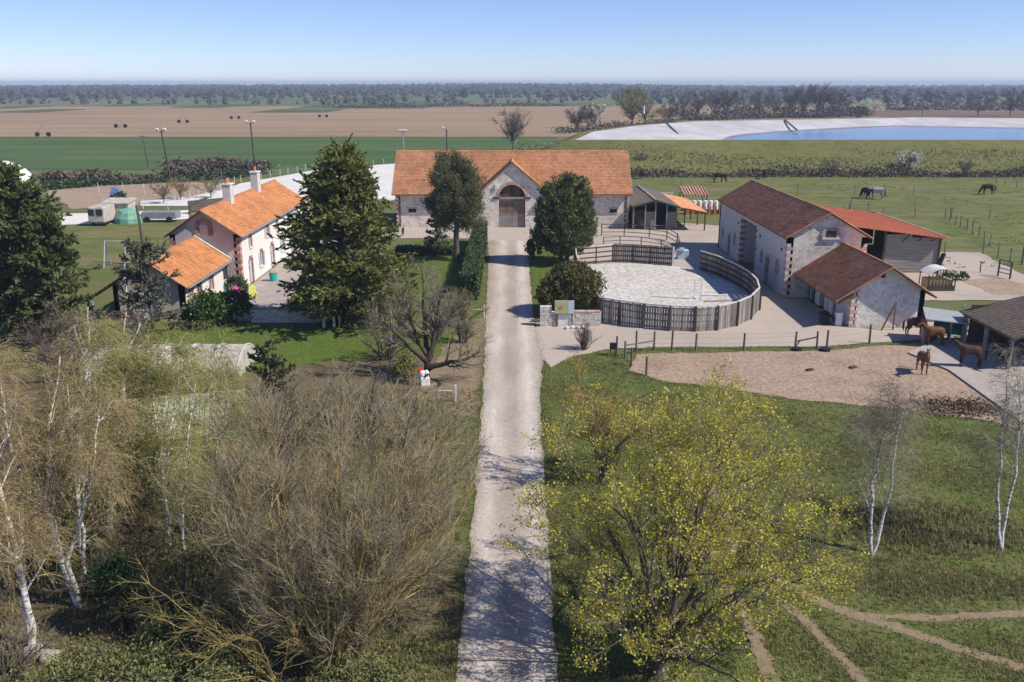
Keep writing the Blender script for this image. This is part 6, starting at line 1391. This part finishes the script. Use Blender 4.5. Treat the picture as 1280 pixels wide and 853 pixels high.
# ================================================================== horses
def horse(name, label, loc, rz, body, legs, mane, graze=False, s=1.0, blanket=None, turn=0.0):
    o = thing(name, label, 'horse', loc, None, rz); o.scale = (s, s, s)
    if graze: neck = [(.66, 0, 1.18, .2), (.9, 0, .86, .145), (1.06, turn * .2, .52, .11), (1.16, turn * .3, .34, .105), (1.24, turn * .4, .17, .085), (1.3, turn * .45, .06, .06)]
    else: neck = [(.66, 0, 1.36, .22), (.88, turn * .1, 1.58, .15), (1.04, turn * .22, 1.78, .115), (1.2, turn * .35, 1.7, .11), (1.38, turn * .5, 1.53, .082), (1.46, turn * .56, 1.44, .07)]
    sp = [(-.72, 0, 1.22, .2), (-.5, 0, 1.23, .3), (-.15, 0, 1.15, .315), (.2, 0, 1.14, .32), (.5, 0, 1.2, .29)] + neck
    V = [Vector(p[:3]) for p in sp]; Rr = [p[3] for p in sp]; E = [(k, k + 1) for k in range(len(sp) - 1)]
    for s_ in (-1, 1):
        for root, ch in ((1, [(-.55, s_ * .16, 1.0, .19), (-.46, s_ * .17, .8, .13), (-.7, s_ * .16, .52, .068), (-.66, s_ * .16, .18, .046), (-.6, s_ * .16, .03, .06)]),
                         (4, [(.46, s_ * .15, .95, .14), (.47, s_ * .15, .74, .09), (.5, s_ * .15, .48, .055), (.47, s_ * .15, .16, .042), (.52, s_ * .15, .03, .058)])):
            pr = root
            for p in ch: V.append(Vector(p[:3])); Rr.append(p[3]); E.append((pr, len(V) - 1)); pr = len(V) - 1
    me = bpy.data.meshes.new('body'); me.from_pydata([tuple(v) for v in V], E, []); ob = bpy.data.objects.new('body', me); COL.objects.link(ob); ob.parent = o
    md = ob.modifiers.new('skin', 'SKIN'); md.use_smooth_shade = True
    for k, sv in enumerate(me.skin_vertices[0].data): sv.radius = (Rr[k], Rr[k] * (1.12 if k in (2, 3) else 1.0)); sv.use_root = (k == 1)
    ob.modifiers.new('sub', 'SUBSURF').levels = 2; ob.modifiers['sub'].render_levels = 2
    mt, nt, b = _base(label[:20] + '_coat', .55)
    tc = nt.nodes.new('ShaderNodeTexCoord'); sx = nt.nodes.new('ShaderNodeSeparateXYZ'); nt.links.new(tc.outputs['Object'], sx.inputs[0])
    r = _ramp(nt, [(.0, legs), (.30, legs), (.46, body), (1, body)]); nt.links.new(sx.outputs[2], r.inputs[0])
    f = _noise(nt, tc.outputs['Object'], 3, 4); r2 = _ramp(nt, [(.3, (.8, .8, .8)), (.7, (1.15, 1.15, 1.15))]); nt.links.new(f, r2.inputs[0])
    nt.links.new(_mixc(nt, 1, r.outputs[0], r2.outputs[0], 'MULTIPLY'), b.inputs['Base Color']); me.materials.append(mt)
    mm = smat(label[:20] + '_mane', mane, .8)
    m = MB(); m.tube([(-.85, 0, 1.3), (-1.0, 0, 1.15), (-1.02, 0, .8), (-.98, 0, .42)], [.05, .085, .09, .03], 7); t = m.build('tail', mm, o, smooth=True)
    m = MB(); nk = neck[:4]
    for a, b_ in zip(nk, nk[1:]):
        up = Vector((-.4, 0, 1)) if not graze else Vector((.5, 0, .6))
        pa = Vector(a[:3]) + up.normalized() * a[3] * .9; pb = Vector(b_[:3]) + up.normalized() * b_[3] * .9; m.bar(pa, pb, .07, .16)
    m.build('mane', mm, o)
    for s_ in (-1, 1):
        hd = Vector(neck[2][:3]); m = MB(); m.tube([hd + Vector((.02, s_ * .06, .08)), hd + Vector((-.0 if not graze else -.08, s_ * .085, .16)), hd + Vector((0 if not graze else -.12, s_ * .085, .25))], [.035, .04, .008], 6); m.build('ear', mt, o)
    if blanket:
        m = MB(); n = 10
        for xk, rr in ((-.75, .33), (.45, .35)): m.v += [(xk, math.cos(math.pi * k / n) * rr * 1.06, 1.17 + math.sin(math.pi * k / n) * rr * 1.08 - (.3 if k in (0, n) else 0)) for k in range(n + 1)]
        for k in range(n): m.f.append((k, k + 1, n + 2 + k, n + 1 + k))
        m.build('blanket', M[blanket], o)
    return o
horse('horse', 'chestnut brown horse standing side on near the small grey shelter', (*gp(1166, 434), .05), R(183), (.16, .065, .03), (.08, .036, .02), (.06, .03, .018), turn=.2)
horse('horse', 'dark bay horse standing side on in the shade of the big shelter', (*gp(1210, 461), .15), R(172), (.075, .045, .028), (.02, .016, .014), (.018, .014, .012), turn=-.1)
horse('horse', 'tan brown horse facing the camera at the edge of the concrete', (*gp(1152, 467), .05), R(262), (.17, .085, .045), (.05, .03, .02), (.05, .028, .018), s=.95, turn=-.4)
horse('horse', 'reddish horse standing behind the others under the small shelter', (*gp(1143, 422), .15), R(5), (.18, .07, .03), (.1, .045, .024), (.1, .05, .03), s=.95)
horse('horse', 'black horse standing between the posts of the big shelter', (*gp(1252, 462), .15), R(250), (.02, .017, .016), (.12, .1, .09), (.012, .01, .01), turn=.2)
for lab, u, v, rz, c, bl in (('black horse grazing alone above the stone barn ridge', 898, 229, 5, (.014, .012, .012), None), ('dark horse seen from behind above the stone barn ridge end', 955, 224, 80, (.03, .02, .016), None),
        ('black pony beside the blanketed grey horse on the pasture', 1081, 249, 100, (.016, .014, .014), None), ('horse in a pale blanket grazing beside the black pony', 1095, 250, 160, (.12, .12, .13), 'sheet_grey'), ('dark brown horse grazing at the far right of the pasture', 1234, 244, 185, (.03, .02, .016), None), ('dark horse far off behind the main barn end', 802, 224, 70, (.02, .016, .015), None)):
    horse('horse', lab, (*gp(u, v), .06), R(rz), c, tuple(x * .8 for x in c), (.01, .01, .01), True, 1.25, bl)
# ================================================================== poles and far things
def light_pole(name, lab, u, v, h, n, mt, lean=0.0, arm=True):
    x, y = gp(u, v); o = thing(name, lab, 'pole', (x, y, 0)); m = MB(); m.tube([(x, y, 0), (x + lean, y, h)], [.2, .13], 8); W(m, 'pole', mt, o)
    if arm: m = MB(); m.bar((x + lean - .9, y, h - .15), (x + lean + .9, y, h - .15), .12); W(m, 'crossarm', M['steel'], o)
    for k in range(n): m = MB(); m.box((x + lean - .7 + 1.4 * k / max(1, n - 1), y - .1, h + .18), (.5, .35, .42), rx=.4); W(m, 'floodlight', M['white'], o)
light_pole('floodlight_pole', 'wooden floodlight pole left of the sand arena', 214, 228, 9.6, 2, M['bark_dark'], -.9); light_pole('floodlight_pole', 'tall floodlight pole behind the farmhouse chimneys', 320, 221, 10.6, 2, M['bark_dark'], -.3)
light_pole('floodlight_pole', 'slim floodlight pole rising behind the left end of the main barn roof', 505, 205, 7.4, 3, M['steel']); light_pole('floodlight_pole', 'thick floodlight pole behind the left half of the main barn roof', 559, 207, 8.2, 1, M['bark_dark'], 0, False)
light_pole('utility_pole', 'faint utility pole standing in the green field on the left', 186, 210, 7.0, 0, M['bark_grey'], -.6); light_pole('utility_pole', 'leaning wooden pole beside the cedar and the annex', 184, 332, 6.2, 0, M['bark_grey'], -.4, False)
light_pole('utility_pole', 'utility pole in the brown field above the reservoir', 1152, 148, 13, 0, M['bark_grey'])
m = MB(); x, y = gp(804, 160); m.tube([(x, y, 5.8), (x, y, 9.0)], .4, 8); tag(m.build('white_mast', M['white']), 'short white mast at the left tip of the reservoir', 'mast')
for k, (u, v, lab) in enumerate(((54, 171, 'nearest and leftmost irrigation tower in the brown field'), (151, 160, 'second irrigation tower from the left in the brown field'), (229, 154, 'third irrigation tower from the left in the brown field'), (294, 149, 'fourth irrigation tower from the left in the brown field'), (404, 147, 'small irrigation tower far out in the brown field'))):
    x, y = gp(u, v); s_ = 1.0; o = thing('irrigation_tower', lab, 'irrigation tower', (x, y, 0))
    for sx in (-1, 1): m = MB(); m.tube([(x + sx * 2.0, y - .25, .8), (x + sx * 2.0, y + .25, .8)], .8, 12); W(m, 'wheel', M['black'], o); m = MB(); m.bar((x + sx * 2.0, y, .8), (x, y, 4.2), .12); W(m, 'strut', M['steel'], o)
    m = MB(); m.bar((x - 2, y, .9), (x + 2, y, .9), .18); W(m, 'axle', M['steel'], o)
# far left clutter
o = thing('white_tunnel', 'white round topped storage tunnel at the far left edge', 'tunnel', (-86, 152, 0)); m = MB(); pr = [(-94, 150, 0)] + [(-92.5 - math.cos(math.pi * k / 12) * 6.5, 150, math.sin(math.pi * k / 12) * 4.8) for k in range(13)]
m.prism(pr[1:], (0, 14, 0)); W(m, 'cover', M['white'], o); m = MB(); m.box((-92.5, 149.9, 1.6), (3, .1, 3.2)); W(m, 'door', M['sheet_grey'], o)
o = thing('caravan', 'old white caravan with dark windows beside the green tarpaulin', 'caravan', (-54.4, 118.6, 0)); m = MB(); m.box((-54.4, 118.9, 1.5), (2.2, 3.6, 2.1)); W(m, 'body', M['offwhite'], o, bevel=.2)
for x in (-55.0, -53.9): m = MB(); m.box((x, 117.08, 1.85), (.8, .06, .8)); W(m, 'window', M['glass'], o)
for x in (-55.2, -53.6): m = MB(); m.tube([(x, 117.6, .35), (x + .2, 117.6, .35)], .35, 10); W(m, 'wheel', M['black'], o)
m = MB(); m.tube([(-51.6, 120.6, -.1), (-51.6, 120.6, .7), (-51.5, 120.6, 1.5), (-51.3, 120.6, 1.95)], [1.9, 1.8, 1.3, .3], 11); tag(m.build('tarpaulin_heap', M['tarp']), 'heap covered with a green tarpaulin beside the caravan', 'heap')
o = thing('flat_trailer', 'long grey trailer parked right of the green tarpaulin heap', 'trailer', (-47.8, 121.5, 0)); m = MB(); m.box((-47.6, 121.6, .95), (4.6, 2.0, .9)); W(m, 'bed', M['steel'], o, bevel=.05)
for x in (-49.2, -46.2): m = MB(); m.tube([(x, 120.5, .4), (x, 120.75, .4)], .4, 12); W(m, 'wheel', M['black'], o)
m = MB(); m.box((-53.4, 122.2, 1.3), (3.4, 2.6, 2.4)); m.prism([(-55.3, 120.7, 2.5), (-51.5, 120.7, 2.5), (-51.5, 123.7, 2.9), (-55.3, 123.7, 2.9)], (0, 0, .1)); tag(m.build('pale_hut', M['offwhite']), 'pale flat roofed hut behind the caravan', 'hut')
m = MB(); x, y = gp(143, 268); m.bar((x, y, 0), (x, y, 1.6), .1); m.prism([(x - .7, y, 1.6), (x + .9, y, 1.3), (x + .9, y + .3, 3.6), (x - .1, y + .3, 3.9)], (0, .08, 0)); tag(m.build('blue_sail', M['blue']), 'faded blue sheet hung on a pole behind the caravan', 'sheet')
bush('round_bush', 'dark green bush right of the blue sheet', (*gp(152, 268), 0), 1.4, 1.2, 3.0, 30, 40, .5, .35, M['leaf_hedge'])
for lab, u, v in (('bare shrub with green tinge left of the floodlight pole', 205, 255), ('bare shrub with green tinge under the floodlight pole', 226, 250), ('yellowish bare shrub at the arena corner', 264, 248)):
    field_tree(lab, u, v, 3.6, 2.6, M['twig_yellow'], 9, name='bare_shrub')
o = thing('swing_frame', 'pale blue swing frame on the left field beside the dark conifer', 'swing', (-40, 89, 0)); x, y = gp(148, 333)
for dx in (-1.1, 1.0):
    for dy in (-.9, .9): m = MB(); m.tube([(x + dx, y + dy, 0), (x + dx, y, 2.6)], .045, 6); W(m, 'leg', M['paleblue'], o)
m = MB(); m.tube([(x - 1.1, y, 2.6), (x + 1.0, y, 2.6)], .04, 6); W(m, 'crossbar', M['paleblue'], o)
# pale vaulted cover and mossy hut half hidden by the birches
o = thing('vaulted_cover', 'low pale vaulted cover on the lawn behind the birches', 'cover', (-21.5, 56, 0)); m = MB(); n = 9
prof = [(54.0 + 4.6 * k / n, 0.2 + 1.35 * math.sin(math.pi * (.08 + .84 * k / n))) for k in range(n + 1)]
for (ya, za), (yb, zb_) in zip(prof, prof[1:]):
    for k in range(6): xa = -27.5 + k * 1.68; m.prism([(xa, ya, za), (xa + 1.62, ya, za), (xa + 1.62, yb, zb_), (xa, yb, zb_)], (0, 0, -.05))
W(m, 'roof_panels', M['offwhite'], o, kind='stuff')
for k in range(7): m = MB(); [m.bar((-27.52 + k * 1.68, a[0], a[1] + .03), (-27.52 + k * 1.68, b[0], b[1] + .03), .1, .08) for a, b in zip(prof, prof[1:])]; W(m, 'rib', M['rail_white'], o)
m = MB(); m.prism([(-17.44, p_[0], p_[1] - .06) for p_ in prof] + [(-17.44, prof[-1][0], .02), (-17.44, prof[0][0], .02)], (.06, 0, 0)); m.box((-22.5, 54.0, .25), (10.1, .1, .5)); m.box((-17.4, 56.3, .3), (.1, 4.6, .6)); W(m, 'side', M['offwhite'], o)
hb = thing('garden_hut', 'low hut with pale mossy roof among the birches', 'hut', (-17, 41, 0)); m = MB()
wall(m, (-20.5, 38.5), (-13.2, 40.6), 0, 1.9, .3, [(5.6, 6.4, 0, 1.7)]); wall(m, (-13.2, 40.6), (-14.2, 44), 0, 1.9, .3); wall(m, (-14.2, 44), (-21.5, 41.9), 0, 1.9, .3); wall(m, (-21.5, 41.9), (-20.5, 38.5), 0, 1.9, .3); W(m, 'wall', M['stone'], hb)
moss = nmat('mossy_pale_roof', [(1.2, 6, [(.35, (.30, .31, .2)), (.6, (.46, .46, .34))], 1, None), (6, 4, [(.35, (.2, .21, .11)), (.65, (.5, .5, .4))], .4, None)], bump=.6, bscale=8)
V, F = tiles((-20.9, 38.1, 1.85), (-12.8, 40.4, 1.85), (-13.9, 44.2, 2.7), (-22.0, 41.9, 2.7), 12, 34, .05); rel(hb, np_mesh('roof_tiles', V, F, moss, hb, kind='stuff'))
m = MB(); m.prism([(-20.8, 38.2, 1.8), (-12.9, 40.45, 1.8), (-13.9, 44.1, 2.66), (-21.9, 41.85, 2.66)], (0, 0, -.08)); W(m, 'roof', M['wood_dark'], hb)
m = MB(); m.bar((-14.6, 39.9, 1.75), (-12.7, 40.4, 1.75), .12); W(m, 'gutter', M['turq'], hb)
for k, (x, y) in enumerate(((-14.9, 25.0), (-15.6, 25.3))): m = MB(); m.box((x, y, .18), (.6, .5, .36), rz=.6 * k, rx=.15); tag(m.build('boulder', M['concrete'], bevel=.12), ('right', 'left')[k] + ' boulder at the foot of the leaning white birch', 'boulder')

# ================================================================== grass
def tufts(name, lab, x0, x1, y0, y1, n, h, mat, avoid=(), inside=None, mask=None, blades=4):
    x = rng.uniform(x0, x1, n); y = y0 + (y1 - y0) * rng.uniform(0, 1, n) ** 1.35
    k = np.ones(n, bool)
    for p in avoid: k &= ~inpoly(x, y, p)
    if inside is not None: k &= inpoly(x, y, inside)
    if mask is not None: k &= mask(x, y)
    x, y = x[k], y[k]; n = len(x)
    c = np.repeat(np.stack([x, y, np.full(n, .03)], 1), blades, 0); N = len(c); c[:, :2] += rng.normal(size=(N, 2)) * .05
    a = rng.uniform(0, 6.28, N); hh = h * rng.uniform(.5, 1.3, N); w = hh * .16; l = hh * rng.uniform(.1, .7, N)
    sx, sy = np.cos(a), np.sin(a); tx, ty = np.cos(a + 1.57) * l, np.sin(a + 1.57) * l
    V = np.stack([np.stack([c[:, 0] - sx * w, c[:, 1] - sy * w, c[:, 2]], 1), np.stack([c[:, 0] + sx * w, c[:, 1] + sy * w, c[:, 2]], 1), np.stack([c[:, 0] + tx, c[:, 1] + ty, c[:, 2] + hh], 1)], 1).reshape(-1, 3)
    o = np_mesh(name, V, np.arange(3 * N).reshape(-1, 3), mat, kind='stuff'); tag(o, lab, 'grass'); return o
ROAD = RL + RRt
PADD = [(8.6, 59.3), (7.6, 55.6), (9.5, 53.4), (12.9, 52.0), (17, 49.9), (22.5, 48.4), (26.6, 46.4), (28.2, 44.0), (48, 44), (48, 68), (22.3, 60.2)]
YARD = [(1.6, 59.2), (2.6, 56.2), (4.0, 58.6), (6.6, 60.4), (10, 61.0), (22, 61.2), (30, 63.0), (31.4, 66.2), (20, 80), (1.6, 80)]
def pathd(x, y):
    d = np.full(len(x), 9.0)
    for L_ in (px_line((870, 680), (915, 712), (965, 722), (1010, 745), (1060, 768), (1120, 785), (1200, 812), (1285, 838)), px_line((1085, 772), (1130, 772), (1180, 774), (1285, 767)), px_line((984, 757), (1012, 783), (1040, 812), (1070, 842), (1100, 880)), px_line((885, 600), (900, 640), (920, 680), (905, 730), (935, 780), (960, 840))):
        for a, b in zip(L_, L_[1:]):
            ax, ay = a; bx, by = b; t = np.clip(((x - ax) * (bx - ax) + (y - ay) * (by - ay)) / ((bx - ax) ** 2 + (by - ay) ** 2), 0, 1)
            d = np.minimum(d, np.hypot(x - ax - t * (bx - ax), y - ay - t * (by - ay)))
    return d
pat = lambda x, y: np.sin(x * .9 + np.sin(y * .7) * 1.5) + np.sin(y * 1.1 + x * .4) + rng.normal(size=len(x)) * .5
tufts('meadow_grass', 'green grass tufts on the meadow right of the driveway', 1.5, 34, 20, 62, 70000, .11, M['blade'], (ROAD, PADD, YARD), mask=lambda x, y: pathd(x, y) > rng.uniform(.12, .42, len(x)))
tufts('dry_grass', 'dry straw coloured grass in the meadow', 1.5, 34, 20, 58, 80000, .12, M['blade_dry'], (ROAD, PADD, YARD), mask=lambda x, y: (pathd(x, y) > rng.uniform(.05, .3, len(x))) & (pat(x, y) > .3))
BANK = px_line((1120, 716), (1180, 706), (1290, 712), (1290, 745), (1190, 752), (1110, 742))
tufts('dry_bank_grass', 'brown dry grass bank on the right meadow', 10, 22, 26, 33, 9000, .15, M['blade_dry'], mask=lambda x, y: ((x - 16.8) / 4.6) ** 2 + ((y - 29.6) / 1.1) ** 2 < rng.uniform(.1, 1.1, len(x)))
DITCH = px_line((1100, 655), (1290, 640), (1290, 680), (1110, 690))
tufts('rough_grass', 'rough olive grass between the two white birches', 12, 24, 30, 37, 6000, .22, M['blade_dry'], mask=lambda x, y: ((x - 17.5) / 4.5) ** 2 + ((y - 34) / 2.6) ** 2 < rng.uniform(.1, 1.1, len(x)))
tufts('lawn_grass', 'short lawn grass beside the driveway', -31, 7, 40, 100, 60000, .09, M['blade'], (ROAD, YARD, [(-60, 8), (-1.9, 8), (-2.0, 46), (-2.4, 58), (-12, 60), (-20, 52), (-46, 58)], [(-25, 68), (-19.5, 68), (-19.5, 106), (-25, 106)]))
edge = lambda x, y: rng.random(len(x)) < np.exp(-np.minimum(np.abs(x - np.interp(y, [p[1] for p in RL], [p[0] for p in RL])), np.abs(x - np.interp(y, [p[1] for p in RRt[::-1]], [p[0] for p in RRt[::-1]]))) / .16)
tufts('verge_grass', 'ragged grass creeping over the driveway edges', -3.4, 2.4, 18, 58, 60000, .07, M['blade'], mask=edge)
tufts('verge_grass', 'dry grass creeping over the driveway edges', -3.4, 2.4, 18, 100, 60000, .06, M['blade_dry'], mask=edge)
tufts('woodland_grass', 'thin grass and weeds on the woodland floor', -22, -1.6, 20, 50, 30000, .13, M['blade'], (ROAD,), mask=lambda x, y: pat(x, y) > .6)
tufts('leaf_litter_blades', 'dead stems on the woodland floor', -26, -1.8, 20, 52, 30000, .14, M['blade_dry'], (ROAD,))
# embankment scrub, pasture tussocks
n = 16000; x = rng.uniform(0, 210, n); t_ = rng.uniform(0, 1, n); y = 181 + t_ * 21; z = t_ * 5.6
lv = leaves(np.stack([x, y, z + .2], 1), .55, .5, np.array([0, 0, .8])); tag(np_mesh('bank_scrub', lv[0], lv[1], M['blade_dry'], kind='stuff'), 'rough dry grass covering the reservoir bank', 'grass')
n = 5200; x = rng.uniform(20, 190, n); y = 84 + 96 * rng.uniform(0, 1, n) ** .8; g = np.sin(x * .21 + np.sin(y * .13) * 2) + np.sin(y * .33 + x * .07) + rng.normal(size=n) * .5; k_ = (g > .4) & (x > 43 - (y - 84) * .1) & (x < 60 + (y - 84) * 1.4)
c = np.repeat(np.stack([x, y, np.full(n, .1)], 1)[k_], 7, 0) + rng.normal(size=(k_.sum() * 7, 3)) * np.array([.35, .3, .03]); lv = leaves(c, .3, .5, np.array([0, 0, .8]))
tag(np_mesh('pasture_tussocks', lv[0], lv[1], M['blade'], kind='stuff'), 'taller green tussocks scattered over the pasture', 'grass')
# ================================================================== air
m = MB(); m.box((0, 2760, 13.5), (10380, 5640, 33)); hz = m.build('haze', bpy.data.materials.new('haze_air'), kind='stuff')
hm = hz.data.materials[0]; hm.use_nodes = True; nt = hm.node_tree; nt.nodes.clear()
pv = nt.nodes.new('ShaderNodeVolumePrincipled'); out = nt.nodes.new('ShaderNodeOutputMaterial')
pv.inputs['Density'].default_value = .00028; pv.inputs['Color'].default_value = (.62, .78, 1.0, 1); pv.inputs['Anisotropy'].default_value = .1
nt.links.new(pv.outputs[0], out.inputs['Volume'])
